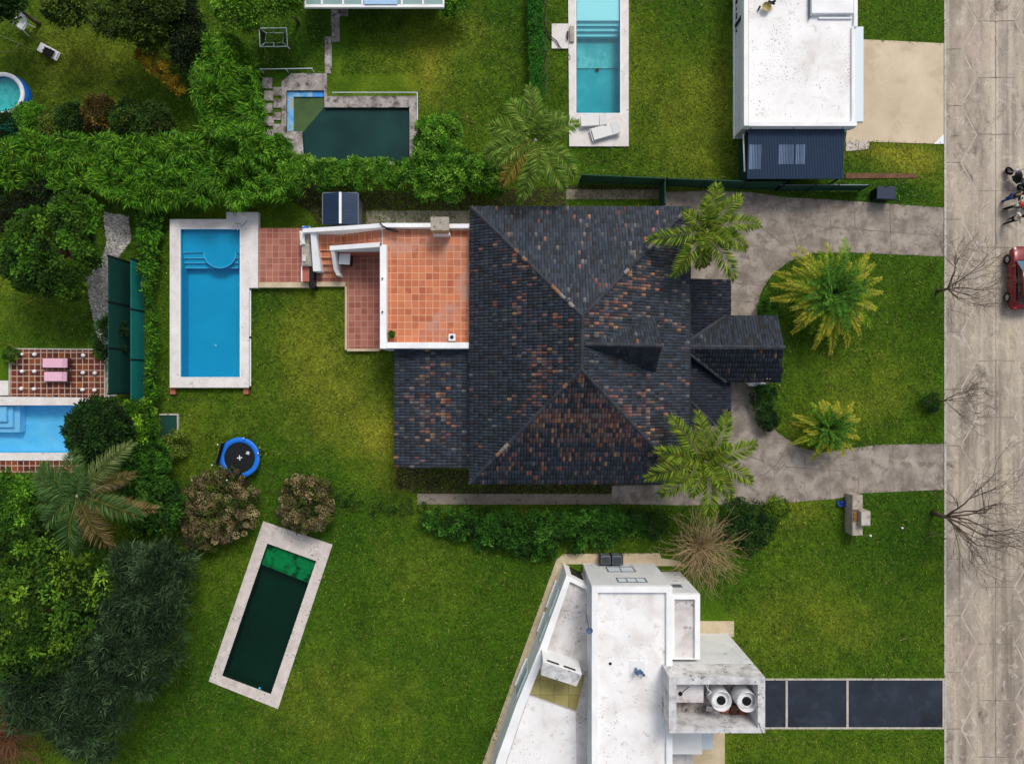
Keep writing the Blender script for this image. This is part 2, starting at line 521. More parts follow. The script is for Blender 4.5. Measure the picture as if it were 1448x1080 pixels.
# ================================================================ camera, light, sky
cam_d = bpy.data.cameras.new('camera')
cam = bpy.data.objects.new('camera', cam_d); col.objects.link(cam)
cam.location = (0, 0, H)
cam_d.sensor_fit = 'HORIZONTAL'
cam_d.angle = 2 * math.atan(1448 / 2 / PPM / H)
cam_d.clip_end = 2000
scene.camera = cam

SUN_EL, SUN_AZ = math.radians(49), math.radians(22)    # azimuth east of north
w = bpy.data.worlds.new('World'); scene.world = w; w.use_nodes = True
wt = w.node_tree; bg = wt.nodes['Background']
sky = wt.nodes.new('ShaderNodeTexSky'); sky.sky_type = 'NISHITA'; sky.sun_disc = False
sky.sun_elevation = SUN_EL; sky.sun_rotation = SUN_AZ; sky.dust_density = 4.0; sky.air_density = 1.2
hs = wt.nodes.new('ShaderNodeHueSaturation'); hs.inputs['Saturation'].default_value = 0.55
wt.links.new(sky.outputs[0], hs.inputs['Color']); wt.links.new(hs.outputs[0], bg.inputs['Color'])
bg.inputs['Strength'].default_value = 0.118
sd = bpy.data.lights.new('sun', 'SUN'); sd.energy = 1.4; sd.angle = math.radians(18); sd.color = (1.0, 0.96, 0.9)
so = bpy.data.objects.new('sun', sd); col.objects.link(so)
so.location = (20, 40, 60)
dirv = Vector((-math.sin(SUN_AZ) * math.cos(SUN_EL), -math.cos(SUN_AZ) * math.cos(SUN_EL), -math.sin(SUN_EL)))
so.rotation_euler = dirv.to_track_quat('-Z', 'Y').to_euler()
scene.view_settings.view_transform = 'Standard'
scene.view_settings.look = 'None'
scene.view_settings.exposure = 0.18
scene.cycles.use_denoising = True
scene.cycles.transparent_max_bounces = 12
scene.cycles.max_bounces = 6

# ================================================================ ground, lawn
Z0 = 0.0
main_in = [(255, 324), (339, 324), (339, 533), (255, 533)]
lpool_in = [(405, 128), (458, 128), (459, 152), (579, 152), (579, 228), (430, 228), (427, 186), (405, 186)]
top_in = [(815, -60), (877, -60), (877, 160), (815, 160)]
left_in = [(-60, 573), (113, 573), (113, 640), (-60, 640)]
rot_in = [(378, 768), (447, 793), (383, 981), (314, 955)]
pool_holes_px = [main_in, lpool_in, top_in, left_in, rot_in]


def grow(poly, d):
    """polygon offset about its centre (convex-ish px polygon)"""
    cx = sum(p[0] for p in poly) / len(poly); cy = sum(p[1] for p in poly) / len(poly)
    return [(p[0] + d * (1 if p[0] > cx else -1), p[1] + d * (1 if p[1] > cy else -1)) for p in poly]


holes = [[P2(*p) for p in h] for h in (grow(main_in, 3), lpool_in, grow(top_in, 3), grow(left_in, 2), rot_in)]


def grass_col(x, y):
    """colour of the turf at ground points: dry yellow and deep green patches, terrace shadow painted in"""
    px, py = x * PPM + 724, 540 - y * PPM
    n1 = vnoise(x * 0.16 + 50, y * 0.16 + 50, 1); n2 = vnoise(x * 0.55 + 90, y * 0.55 + 30, 2); n3 = vnoise(x * 1.9 + 9, y * 1.9 + 70, 3)
    g = lambda cx, cy, rx, ry: np.exp(-(((px - cx) / rx) ** 2 + ((py - cy) / ry) ** 2))
    dry = (0.95 * g(570, 620, 75, 55) + 0.5 * g(470, 560, 90, 80) + 0.45 * g(430, 470, 50, 50) + 0.7 * g(608, 100, 22, 38) + 0.3 * g(640, 60, 90, 60)
           + 0.3 * g(990, 130, 120, 120) + 0.25 * g(1190, 560, 80, 60) + 0.35 * g(1170, 880, 110, 60) + 0.3 * g(460, 990, 120, 80)
           + 1.2 * g(1290, 225, 45, 22) + 0.8 * g(1240, 212, 40, 8) + 0.3 * g(130, 90, 80, 60) + 0.4 * g(1120, 720, 40, 20) + 0.25 * g(270, 620, 50, 60))
    dry = np.clip(dry * (0.55 + 0.9 * n2) + 0.30 * (n1 - 0.5) + 0.22 * (n3 - 0.5), 0, 1)
    lush_shade = np.clip(0.6 * g(380, 430, 60, 40) + 0.5 * g(560, 780, 180, 60) + 0.5 * g(1290, 760, 60, 70) + 0.5 * g(230, 930, 60, 120)  # first patch puts the raised terrace's shadow into the turf colour
                   + 0.6 * g(420, 80, 60, 60) + 0.8 * (0.62 - n1) * (n2 + .4) + 0.5 * g(1280, 275, 60, 20) + 0.3 * g(90, 440, 70, 50), 0, 1)
    a, b, c = C3('#486713'), C3('#8a8d2b'), C3('#2d530f')
    o = a[None] * np.ones((len(x), 1))
    o = o + (c - o) * lush_shade[:, None]
    o = o + (b - o) * dry[:, None]
    n4 = vnoise(x * 4.3 + 31, y * 4.3 + 11, 4)
    return o * (0.72 + 0.3 * n3 + 0.26 * n4)[:, None]


gx, gy = np.meshgrid(np.arange(-37, 37.1, 0.75), np.arange(-28, 28.1, 0.75))
extra = np.stack([gx.ravel() + rng.uniform(-.1, .1, gx.size), gy.ravel() + rng.uniform(-.1, .1, gx.size)], 1)
ok = np.ones(len(extra), bool)
for h in holes: ok &= ~inpoly(extra, h)
tri, gv = cdt([(-300, -300), (300, -300), (300, 300), (-300, 300)], holes, extra[ok])
gv = np.array(gv); gv3 = np.c_[gv, np.zeros(len(gv))]
t = NT('turf')
a = t.n('ShaderNodeAttribute', attribute_name='Col').outputs['Color']
f = t.noise(t.pos, 7.0, 5, 0.75, 1.2)
k = t.math('MULTIPLY_ADD', t.sstep(f, 0.3, 0.7), 0.75, 0.55)
cc = t.mix(1.0, a, t.n('ShaderNodeCombineColor', i_0=k, i_1=k, i_2=k).outputs[0], 'MULTIPLY')
t.bump(f, 0.6, 0.05)
M['turf'] = t.fin(cc, 0.95, spec=0.1)
g_o = npmesh('ground', gv3, np.array(tri), grass_col(gv[:, 0], gv[:, 1]), M['turf'], origin=Vector((0, 0, 0)))
tag(g_o, 'green ground of the gardens around the houses', 'ground', kind='structure')

drive_px = [(1334, 294), (1250, 288), (1180, 283), (1110, 279), (1060, 272), (1000, 270), (940, 272), (937, 300), (960, 300), (960, 685), (865, 686), (865, 712), (960, 714), (1080, 713), (1180, 705), (1220, 697), (1334, 692),
            (1334, 627), (1240, 629), (1200, 634), (1160, 640), (1130, 632), (1100, 612), (1080, 590), (1070, 565), (1068, 540), (1070, 440),
            (1075, 415), (1090, 390), (1115, 370), (1150, 358), (1200, 357), (1334, 363)]
beige_px = [(1215, 56), (1334, 62), (1334, 204), (1195, 200)]
gravel_px = [(146, 300), (182, 306), (186, 340), (166, 366), (166, 560), (150, 560), (148, 492), (136, 470), (128, 430), (122, 394), (140, 372), (152, 345)]
hard_px = [drive_px, beige_px, gravel_px, [(1334, -200), (1700, -200), (1700, 1300), (1334, 1300)], [(1056, 957), (1336, 957), (1336, 1032), (1056, 1032)],
           [(240, 300), (368, 300), (368, 408), (352, 408), (352, 550), (240, 550)], [(362, 320), (545, 320), (545, 496), (488, 496), (488, 410), (362, 410)],
           [(800, -60), (892, -60), (892, 209), (803, 209)], [(780, 34), (806, 34), (806, 72), (780, 72)], [(-60, 490), (162, 490), (162, 672), (-60, 672)],
           [(371, 735), (471, 770), (393, 1003), (294, 963)], [(372, 104), (592, 104), (592, 232), (400, 232), (372, 200)], [(590, 698), (865, 698), (865, 714), (590, 714)],
           [(458, 10), (492, 10), (492, 60), (480, 104), (458, 104)], [(786, 782), (962, 782), (1040, 878), (1030, 1100), (680, 1100)], [(0, 105), (46, 105), (46, 175), (0, 175)]]
nb = 430000
bx = rng.uniform(-36, 31, nb); by = rng.uniform(-27, 27, nb)
bp = np.stack([bx * PPM + 724, 540 - by * PPM], 1)
ok = np.ones(nb, bool)
bpj = bp + rng.normal(0, 1.5, bp.shape)
for h in hard_px: ok &= ~inpoly(bpj, h)
ok &= ~((bp[:, 0] > 670) & (bp[:, 0] < 960) & (bp[:, 1] > 310) & (bp[:, 1] < 665))
bx, by = bx[ok], by[ok]; nb = len(bx)
ln = rng.uniform(0.11, 0.30, nb) * (0.75 + 0.6 * vnoise(bx * 0.5 + 70, by * 0.5 + 20, 8)); wd = rng.uniform(0.022, 0.055, nb)
az = rng.uniform(0, 2 * pi, nb); el = rng.uniform(0.15, 0.7, nb)
dx, dy = np.cos(az), np.sin(az)
base = np.stack([bx, by, np.full(nb, 0.02)], 1)
side = np.stack([-dy, dx, rng.uniform(-.3, .3, nb)], 1) * wd[:, None] / 2
tip = base + np.stack([dx * np.cos(el), dy * np.cos(el), np.sin(el)], 1) * ln[:, None]
vs = np.stack([base - side, base + side, tip], 1).reshape(-1, 3)
gc = grass_col(bx, by) * rng.choice([0.45, 0.7, 1.0, 1.45, 2.1], (nb, 1), p=[.22, .25, .25, .18, .10]) * rng.uniform(.85, 1.15, (nb, 1))
straw = rng.random(nb) < 0.07
gc[straw] = C3('#8f8f45') * rng.uniform(0.6, 1.1, (straw.sum(), 1))
lw = npmesh('grass', vs, np.arange(nb * 3).reshape(-1, 3), np.repeat(gc, 3, 0), M['blade'], origin=Vector((0, 0, 0)))
tag(lw, 'short mown grass blades covering the lawns', 'grass', kind='stuff')

# fallen leaves and small weeds on the turf
nl = 9000
lx, ly = rng.uniform(-35, 29, nl), rng.uniform(-26, 26, nl)
lp_ = np.stack([lx * PPM + 724, 540 - ly * PPM], 1); ok = np.ones(nl, bool)
for h in hard_px: ok &= ~inpoly(lp_, h)
ok &= rng.random(nl) < np.clip(1.6 * vnoise(lx * .3 + 5, ly * .3 + 77, 14) - .45, .03, 1)
lx, ly = lx[ok], ly[ok]; nl = len(lx)
an_ = rng.uniform(0, 2 * pi, nl); sz = rng.uniform(.025, .075, nl)
cx_ = np.stack([lx, ly, rng.uniform(.05, .12, nl)], 1)
d1 = np.stack([np.cos(an_), np.sin(an_), rng.uniform(-.3, .3, nl)], 1) * sz[:, None]; d2 = np.stack([-np.sin(an_), np.cos(an_), rng.uniform(-.3, .3, nl)], 1) * sz[:, None] * .5
vs = np.stack([cx_ - d1, cx_ + d2, cx_ + d1, cx_ - d2], 1).reshape(-1, 3)
pc_ = np.array([C3(c) for c in ('#8a7440', '#a08a4a', '#6d5a34', '#2f4d14', '#294412', '#3a5a18', '#b0a878')])[rng.integers(0, 7, nl)] * rng.uniform(.7, 1.2, (nl, 1))
tag(npmesh('fallen_leaves', vs, np.arange(nl * 4).reshape(-1, 4), np.repeat(pc_, 4, 0), M['blade'], origin=Vector((0, 0, 0))), 'fallen leaves and small weeds scattered over the lawns', 'leaves', kind='stuff')

# ---------------------------------------------------------------- road
t = NT('road_concrete')
f = t.noise(t.pos, 0.22, 5, 0.6, 0.4)
sv = t.vmath('MULTIPLY', t.pos, (1.0, 0.22, 1.0))
c = t.ramp(t.noise(sv, 0.55, 6, 0.65, 0.3), [(0.3, '#786e63'), (0.45, '#988d80'), (0.58, '#aea292'), (0.74, '#c2b396')])
lb_ = t.noise(t.vmath('MULTIPLY', t.pos, (1.1, 0.025, 1.0)), 1.0, 4, 0.6)
c = t.mix(t.math('MULTIPLY', t.sstep(lb_, 0.5, 0.66), 0.5), c, '#cbc1b0')
c = t.mix(t.math('MULTIPLY', t.sstep(lb_, 0.46, 0.32), 0.55), c, '#675d52')
st = t.sstep(t.noise(t.vmath('MULTIPLY', t.pos, (1.0, 0.5, 1.0)), 0.5, 8, 0.75, 0.8), 0.52, 0.72)
c = t.mix(t.math('MULTIPLY', st, 0.95), c, '#564c45')
c = t.mix(t.math('MULTIPLY', t.sstep(t.noise(t.vmath('ADD', t.pos, (40, 0, 0)), 0.2, 3), 0.58, 0.7), 0.35), c, '#b39d93')
c = t.mix(t.math('MULTIPLY', t.sstep(t.noise(t.vmath('ADD', t.pos, (7, 3, 0)), 1.6, 6, 0.75, 0.8), 0.52, 0.68), 0.55), c, '#d0c5b9')
c = t.mix(t.math('MULTIPLY', t.sstep(t.noise(t.pos, 3.2, 5, 0.8), 0.56, 0.68), 0.6), c, '#6d635c')
k = t.math('MULTIPLY_ADD', t.noise(t.vmath('MULTIPLY', t.pos, (1.0, 0.45, 1.0)), 7, 6, 0.8), 0.8, 0.62)
c = t.mix(1.0, c, t.n('ShaderNodeCombineColor', i_0=k, i_1=k, i_2=k).outputs[0], 'MULTIPLY')
t.bump(t.noise(t.pos, 20, 4, 0.7), 0.3, 0.02)
M['road'] = t.fin(c, 0.9)
X0 = (1338 - 724) / PPM
rd = MB()
for i in range(60):      # slabs of road, long strip north-south
    pass
rd.box(X0, -300, -0.2, X0 + 10.4, 300, 0.02)
tag(rd.build('road', M['road']), 'pale stained concrete road along the right side', 'road', kind='structure')
jt = MB()


def wob(pts, amp=0.03, step=0.35):
    out = []
    for (x0, y0), (x1, y1) in zip(pts[:-1], pts[1:]):
        n = max(1, int(math.hypot(x1 - x0, y1 - y0) / step))
        out += [(x0 + (x1 - x0) * i / n + random.uniform(-amp, amp), y0 + (y1 - y0) * i / n + random.uniform(-amp, amp)) for i in range(n)]
    return out + [pts[-1]]


q = lambda x, y: P2(x, y, 0.02)
seam_l = MB()
for k_ in range(-6, 20):
    y = 30 + 80 * k_
    jt.strip(wob([q(1383, y), q(1408, y), q(1434, y)]), random.uniform(.03, .06), 0.024)
    jt.strip(wob([q(1338, y + 40), q(1359, y + 40)]), 0.06, 0.024)
    jt.strip(wob([q(1408, y), q(1408, y + 80)]), 0.035 if k_ % 3 else 0.07, 0.0245)
    seam_l.strip(wob([q(1381, y), q(1359, y + 40), q(1381, y + 80)]), 0.09, 0.023)
    seam_l.strip(wob([q(1435, y), q(1457, y + 40), q(1435, y + 80)]), 0.09, 0.0232)
    for xa, xb in ((1383, 1361), (1437, 1459)):
        for ya_, yb_ in ((0, 40), (40, 80)):
            if random.random() < .45:
                pts_ = wob([q(xa if ya_ == 0 else xb, y + ya_), q(xb if ya_ == 0 else xa, y + yb_)], 0.03)
                a_ = random.randint(0, 3); jt.strip(pts_[a_:a_ + random.randint(2, 6)], 0.03, 0.0252)
M['joint'] = surf('joint_tar', [(0.35, '#645a53'), (0.65, '#978b80')], 1.2, 0.9, 0.3, 8, 0)
M['joint_pale'] = surf('joint_pale', [(0.35, '#a0948a'), (0.65, '#c3b7aa')], 1.0, 0.9, 0.2, 8, 0)
tag(jt.build('road_joints', M['joint']), kind='structure')
tag(seam_l.build('road_seams', M['joint_pale']), kind='structure')
kb = MB(); kb.box(X0 - 0.16, -60, -0.2, X0 - 0.02, 60, 0.05)
tag(kb.build('kerb', M['edge_stone']), kind='structure')
kb = MB(); kb.box(X0 + 10.42, -300, -0.2, X0 + 10.6, 300, 0.1)
tag(kb.build('far_kerb', M['edge_stone']), kind='structure')

# driveways
dr = MB(); dr.pprism(drive_px, -0.1, 0.014)
tris, vs2 = cdt([P2(*p) for p in drive_px], [])
dr = MB(); dr.ring([P2(*p) for p in drive_px], [], -0.1, 0.03)
tag(dr.build('driveway', M['concrete']), 'curved grey concrete driveway looping round the front lawn', 'driveway', kind='structure')
jt = MB()
lines = [[(1110, 279), (1118, 320), (1132, 362)], [(1172, 283), (1178, 356)], [(1208, 285), (1210, 357)], [(1258, 289), (1260, 360)],
         [(1062, 310), (1100, 340), (1132, 362)], [(1040, 330), (1075, 352), (1098, 378)], [(1036, 400), (1078, 404)], [(1034, 425), (1072, 428)],
         [(1060, 306), (1120, 282)], [(1128, 318), (1334, 334)], [(1145, 300), (1148, 340)], [(1034, 566), (1070, 566)], [(1046, 640), (1096, 592)],
         [(1058, 690), (1100, 655), (1116, 626)], [(1085, 712), (1096, 672), (1110, 655)], [(1138, 640), (1138, 706)], [(1172, 640), (1174, 705)],
         [(1214, 632), (1214, 698)], [(1110, 660), (1172, 664), (1214, 668)], [(1045, 560), (1047, 540)], [(1262, 629), (1264, 695)], [(1100, 660), (1060, 645)]]
for l in lines: jt.strip(wob([P2(x, y, 0.03) for x, y in l], 0.02), 0.055, 0.034)
tag(jt.build('driveway_joints', M['joint']), kind='structure')
dr = MB(); dr.ring([P2(*p) for p in beige_px], [], -0.1, 0.04)
tag(dr.build('beige_driveway', M['beige']), 'smooth beige concrete driveway of the top white house', 'driveway', kind='structure')
dr = MB(); dr.prism([P2(1320, 204), P2(1334, 190), P2(1334, 204)], 0.0, 0.046)
tag(dr.build('driveway_corner_patch', M['white_paint']), kind='structure')

dk = MB(); dk.pbox(1060, 962, 1334, 1029, -0.1, 0.02)
tag(dk.build('asphalt_driveway', M['asphalt']), 'dark asphalt driveway with pale borders', 'driveway', kind='structure')
dk = MB()
for b in ((1060, 959, 1336, 961.5), (1060, 1028, 1336, 1030.5), (1111, 961.5, 1114, 1028), (1197, 961.5, 1200, 1028), (1333, 961.5, 1336, 1028)):
    dk.pbox(*b, -0.1, 0.05)
tag(dk.build('driveway_border', M['edge_stone']), kind='structure')

gr = MB(); gr.ring([P2(*p) for p in gravel_px], [], -0.1, 0.025)
tag(gr.build('gravel_path', M['gravel']), 'grey gravel strip beside the tall green screen', 'gravel', kind='structure')
# loose stones on the gravel: uncountable
gp = rng.uniform((118, 298), (188, 562), (9000, 2)); gp = gp[inpoly(gp, gravel_px)]
n = len(gp); ctr = np.stack([(gp[:, 0] - 724) / PPM, (540 - gp[:, 1]) / PPM, np.full(n, 0.03)], 1)
r = rng.uniform(0.04, 0.13, (n, 1)); ang = rng.uniform(0, 2 * pi, n)
ofs = [np.stack([np.cos(ang + j * 2.1) * rng.uniform(.6, 1, n), np.sin(ang + j * 2.1) * rng.uniform(.6, 1, n), rng.uniform(0, .3, n)], 1) * r for j in range(3)]
top = np.zeros((n, 3)); top[:, 2] = r[:, 0] * 0.6
vv = np.stack([ctr + ofs[0], ctr + ofs[1], ctr + ofs[2], ctr + top], 1).reshape(-1, 3)
ff = (np.arange(n)[:, None, None] * 4 + np.array([[0, 1, 3], [1, 2, 3], [2, 0, 3]])[None]).reshape(-1, 3)
cs = np.repeat(C3('#bdbab4')[None] * rng.uniform(0.35, 1.5, (n, 1)), 4, 0)
tag(npmesh('gravel', vv, ff, cs, M['roof_tile']), 'loose grey stones of the gravel strip', 'gravel', kind='stuff')

# small paths
pa = MB(); pa.pbox(590, 698, 865, 713, -0.1, 0.04)
tag(pa.build('garden_path', M['path_concrete']), 'narrow concrete path under the south eaves', 'path', kind='structure')
pa = MB(); pa.pbox(518, 298, 668, 316, -0.1, 0.04)
tag(pa.build('service_path', M['path_concrete']), 'mossy concrete strip behind the terrace wall', 'path', kind='structure')
pa = MB(); pa.pbox(800, 268, 932, 282, -0.1, 0.035)
tag(pa.build('side_path', M['path_concrete']), 'grey side path north of the tiled house', 'path', kind='structure')
sb = MB(); sb.ring([P2(*p) for p in [(370, 262), (452, 262), (520, 270), (660, 272), (820, 262), (930, 264), (930, 268), (800, 268), (800, 292), (668, 294), (668, 297), (518, 297), (516, 318), (450, 318), (440, 300)]], [], -0.1, 0.012)
tag(sb.build('soil_bed', M['soil']), kind='structure')
sb = MB(); sb.ring([P2(*p) for p in [(560, 660), (960, 684), (864, 698), (590, 698), (560, 690)]], [], -0.1, 0.012)
tag(sb.build('eaves_soil', M['soil']), kind='structure')
sb = MB(); sb.ring([P2(*p) for p in [(1195, 245), (1294, 246), (1296, 252), (1195, 253)]], [], -0.05, 0.07)
tag(sb.build('timber_edging', M['wood']), 'old brown timber laid in the grass beside the blue canopy', 'timber')
sb = MB()
for p in ([(1196, 200), (1214, 200), (1212, 213), (1196, 214)], [(1214.6, 200), (1229, 201), (1228, 211), (1213, 213)]):
    sb.ring([P2(*a) for a in p], [], -0.05, 0.05)
tag(sb.build('stone_slab', M['speckled_deck']), 'pale broken slabs under the edge of the beige driveway', 'slab')

# ================================================================ pools
def pool(name_label, cat_group, outer, inner, zdeck, zwater, depth, m_deck, m_basin, m_water, loc_px, inner_floor=None):
    root = thing('swimming_pool', name_label, 'swimming pool', P(*loc_px, 0))
    inn = [P2(x, y, zdeck) for x, y in inner]
    bin_ = [P2(x, y, zdeck) for x, y in grow(inner, -.2)]
    out = [P2(x, y, zdeck) for x, y in outer]
    if m_deck:
        MB().ring(out, [inn], -0.25, zdeck).build('coping', m_deck, root)
    b = MB(); n = len(inn)
    zb = zdeck - depth
    ar = sum(inn[i - 1][0] * inn[i][1] - inn[i][0] * inn[i - 1][1] for i in range(n))
    lp = bin_ if ar > 0 else bin_[::-1]
    tr, v2 = cdt(lp, [])
    b.add([(x, y, zb) for x, y in v2], tr)
    zt = zdeck - 0.012
    b.add([(x, y, zb) for x, y in lp] + [(x, y, zt) for x, y in lp], [(n + i, n + (i + 1) % n, (i + 1) % n, i) for i in range(n)])
    b.build('basin', m_basin, root)
    wv = MB(); wv.add([(x, y, zwater) for x, y in v2], tr); wv.build('water', m_water, root)
    return root, inn


# main blue pool
deck = [(240, 310), (320, 310), (320, 300), (365, 300), (365, 407), (352, 407), (352, 548), (240, 548)]
root, inn = pool('large bright blue rectangular pool with pale stone deck and curved step', None, deck, main_in, 0.45, 0.27, 1.15,
                 M['stone_deck'], M['pool_blue'], M['water_blue'], (297, 430))
lip = MB(); lip.ring([P2(x, y, 0.47) for x, y in grow(main_in, 1.6)], [[P2(x, y, 0.47) for x, y in main_in]], 0.40, 0.47)
lip.build('pool_edge', M['white_paint'], root)
st = MB(); ed = MB()
zs = 0.1
arc = lambda r, z: [P2(311 + r * math.cos(a), 357 + r * 0.95 * math.sin(a), z) for a in np.linspace(0, pi, 22)]
sh = [P2(256, 325, zs), P2(338, 325, zs), P2(338, 357, zs)] + arc(23, zs) + [P2(256, 357, zs)]
st.ring(sh, [], -0.7, zs)
for k_, (yy, zz) in enumerate(((365, 0.0), (372, -0.12), (379, -0.25))):
    zz2 = zz
    st.ring([P2(256.5, 325.5, zz2), P2(337.5, 325.5, zz2), P2(337.5, yy, zz2), P2(256.5, yy, zz2)], [], -0.7, zz2)
    ed.ring([P2(256.5, yy - .5, zz2 + .006), P2(337.5, yy - .5, zz2 + .006), P2(337.5, yy + .4, zz2 + .006), P2(256.5, yy + .4, zz2 + .006)], [], zz2 - .02, zz2 + .006)
ao = arc(23.4, zs); ai = arc(22.3, zs)
pts = [P2(256, 357.6, zs)] + ao[::-1] + [P2(338, 357.6, zs), P2(338, 356.6, zs)] + ai + [P2(256, 356.6, zs)]
ed.ring(pts, [], zs - .03, zs + .006)
so_ = st.build('step', M['pool_blue'], root); ed.build('step_edge', M['pool_line'], so_)
MB().cyl(*P2(305, 488, -0.68), -0.7, -0.66, 0.07).build('drain', M['white_plastic'], root); MB().cyl(*P2(257, 505, -0.3), -0.35, -0.28, 0.05).build('inlet', M['white_plastic'], root)
ft = MB()
for x in (244, 347.5):
    a = P2(x, 553, 0.2); MB().rbox(a[0], a[1], -0.1, 0.2, 0.34, 0.4).build('brick_foot', M['brick_block'], root)
cv = MB(); cv.tube([P(332, 317, .46), P(340, 316, .47), P(341, 321, .46), P(350, 312, .46)], 0.015)
cv.build('crack_hose', M['dark_metal'], root)
lad = MB()
for x in (330, 336):
    lad.tube([P(x, 318, .46), P(x, 320, .7), P(x, 325, .7), P(x, 327, .2)], 0.025)
lad.build('ladder_rail', M['chrome'], root)
pi_ = MB(); pi_.tube([P(348.5, 411, .3), P(348.5, 546, .3)], 0.05, n=8)
pi_ = MB(); pi_.tube([P(354, 411, .38), P(354, 476, .38)], 0.045, n=8); pi_.tube([P(354, 478, .38), P(354, 546, .38)], 0.045, n=8)
po = pi_.build('cover_roller', M['white_plastic'])
tag(po, 'thin white pool cover roller lying along the main blue pool', 'roller')
for y in (477, 547): MB().cyl(*P2(354, y, .4), .34, .45, 0.07).build('roller_end', M['dark_metal'], po)

# L-shaped green pool
deckL = [(398, 116), (412, 104), (462, 104), (462, 136), (591, 136), (591, 234), (422, 234), (404, 205), (398, 190)]
root, inn = pool('L-shaped pool of dark green stagnant water with a shallow olive corner', None, deckL, lpool_in, 0.12, -0.12, 1.3,
                 M['mossy_stone'], M['pool_green'], M['water_green'], (500, 190))
s1 = MB(); s1.ring([P2(*p, -0.13) for p in [(415, 137), (457, 137), (460, 150), (428, 188), (427, 187), (415, 186)]], [], -1.1, -0.118)
s1.build('shallow_shelf', M['pool_olive'], root)
s2 = MB(); s2.ring([P2(*p, -0.02) for p in [(405.5, 128.5), (442, 128.5), (442, 137), (415, 137), (415, 185.5), (405.5, 185.5)]], [], -1.1, -0.02)
s2.build('step', M['faded_blue'], root)
s3 = MB(); s3.ring([P2(*p, -0.02) for p in [(442.3, 128.5), (457.5, 128.5), (457.5, 137), (442.3, 137)]], [], -1.1, -0.03)
s3.build('blue_step', plain('fresh_blue', '#3a8fe0', 0.6), root)
s4 = MB(); s4.tube([P(470, 131, .35), P(590, 131, .35)], 0.03); s4.tube([P(590, 131, .35), P(590, 175, .35)], 0.03)
for x, y in ((470, 131), (530, 131), (590, 131), (590, 175)): s4.tube([P(x, y, 0.35), P2(x, y, 0.35) + (0.0,)], 0.025)
tag(s4.build('pool_railing', M['pale_blue']), 'low pale rail around the corner of the green L-shaped pool', 'railing')
random.seed(3)
for i, (x, y, s_) in enumerate([(378, 118, 11), (392, 130, 9), (380, 136, 10), (393, 147, 9), (379, 154, 10), (392, 165, 8), (381, 172, 10), (393, 183, 10), (383, 190, 9)]):
    a = P(x, y)
    o = MB().rbox(a.x, a.y, -0.05, 0.06 + .004 * i, s_ / 21 * 1.3, s_ / 21 * 1.4, random.uniform(-.06, .06)).build('paving_stone', M['mossy_stone'], bevel=0.02)
    tag(o, 'mossy grey paving stone in the worn paving left of the L-shaped pool', 'paving stone', 'paving stones left of the L-shaped pool')
for i, (x0, y0, x1, y1) in enumerate([(479, 10, 492, 23), (468, 11, 480, 36), (469, 36.6, 480, 59), (459, 52, 468.5, 62), (459, 62.5, 469, 98), (459.5, 98.5, 468, 104)]):
    o = MB().pbox(x0, y0, x1, y1, -0.05, 0.05 + .003 * i).build('path_slab', M['mossy_stone'], bevel=0.02)
    tag(o, 'weathered grey slab of the stepped garden path to the L-shaped pool', 'path slab', 'slabs of the stepped garden path')

# top teal pool
root, inn = pool('narrow teal pool with white shelf and three wide steps', None, [(803, -70), (889, -70), (889, 207), (805, 207)], top_in, 0.15, -0.02, 1.2,
                 M['stone_deck'], M['pool_teal'], M['water_teal'], (846, 80))
lip = MB(); lip.ring([P2(x, y, 0.165) for x, y in grow(top_in, 1.4)], [[P2(x, y, 0.165) for x, y in top_in]], 0.1, 0.165)
lip.build('pool_edge', M['white_paint'], root)
s = MB(); s.ring([P2(x, y, -0.06) for x, y in [(815.5, -59), (876.5, -59), (876.5, 29.5), (815.5, 29.5)]], [], -1.0, -0.06); s.build('white_shelf', M['pool_white'], root)
for yy, zz in ((37, -0.25), (44.5, -0.42), (52, -0.6)):
    s = MB(); s.ring([P2(x, y, zz) for x, y in [(815.6, 20), (876.4, 20), (876.4, yy), (815.6, yy)]], [], -1.03, zz); s.build('step', M['pool_step'], root)
s = MB(); s.ring([P2(x, y, -0.98) for x, y in [(816, 53), (876, 53), (876, 97), (816, 97)]], [], -1.04, -0.98)
s.build('shallow_floor', surf('swirl_floor', [(0.35, '#4aa9b3'), (0.52, '#63bcc3'), (0.62, '#9fd8da'), (0.72, '#57b5be')], 0.7, 0.6, 0.06, 3, 0), root)
s = MB(); s.rbox(*P2(844, 98, -.9), -1.0, -0.9, .22, .1, .3); s.rbox(*P2(846, 98.6, -.9), -1.0, -0.86, .14, .1, .9); s.build('drain', M['black'], root)
pd = MB(); pd.ring([P2(*p) for p in [(780, 35), (803.5, 35), (803.5, 70), (780, 70)]], [], -.1, 0.12)
tag(pd.build('pump_slab', M['stone_deck']), 'square pale slab left of the teal pool with hoses on it', 'slab')
pd = MB(); pd.pbox(805.5, 37, 812, 59, .15, .3); o = pd.build('skimmer_box', M['chimney_cap'], bevel=.02)
tag(o, 'small beige box on the edge of the teal pool', 'box')
pd = MB(); pd.pbox(801.5, 44, 804, 54, .15, .34); tag(pd.build('pump_unit', M['black'], bevel=.03), 'small black pump beside the beige box by the teal pool', 'pump')
hz = MB()
hz.tube([P(769, 25, .05), P(772, 38, .08), P(779, 52, .2), P(787, 58, .2), P(792, 67, .2), P(797, 71, .1)], .03)
hz.tube([P(770, 45, .05), P(778, 55, .12), P(786, 60, .2), P(790, 66, .2)], .025)
hz.tube([P(803, 76, .18), P(806, 79, .18), P(806, 84, .18), P(803, 85, .18)], .015)
tag(hz.build('pool_hose', M['dark_metal'], smooth=True), 'dark hoses running from the wire fence onto the pale pump slab', 'hose')

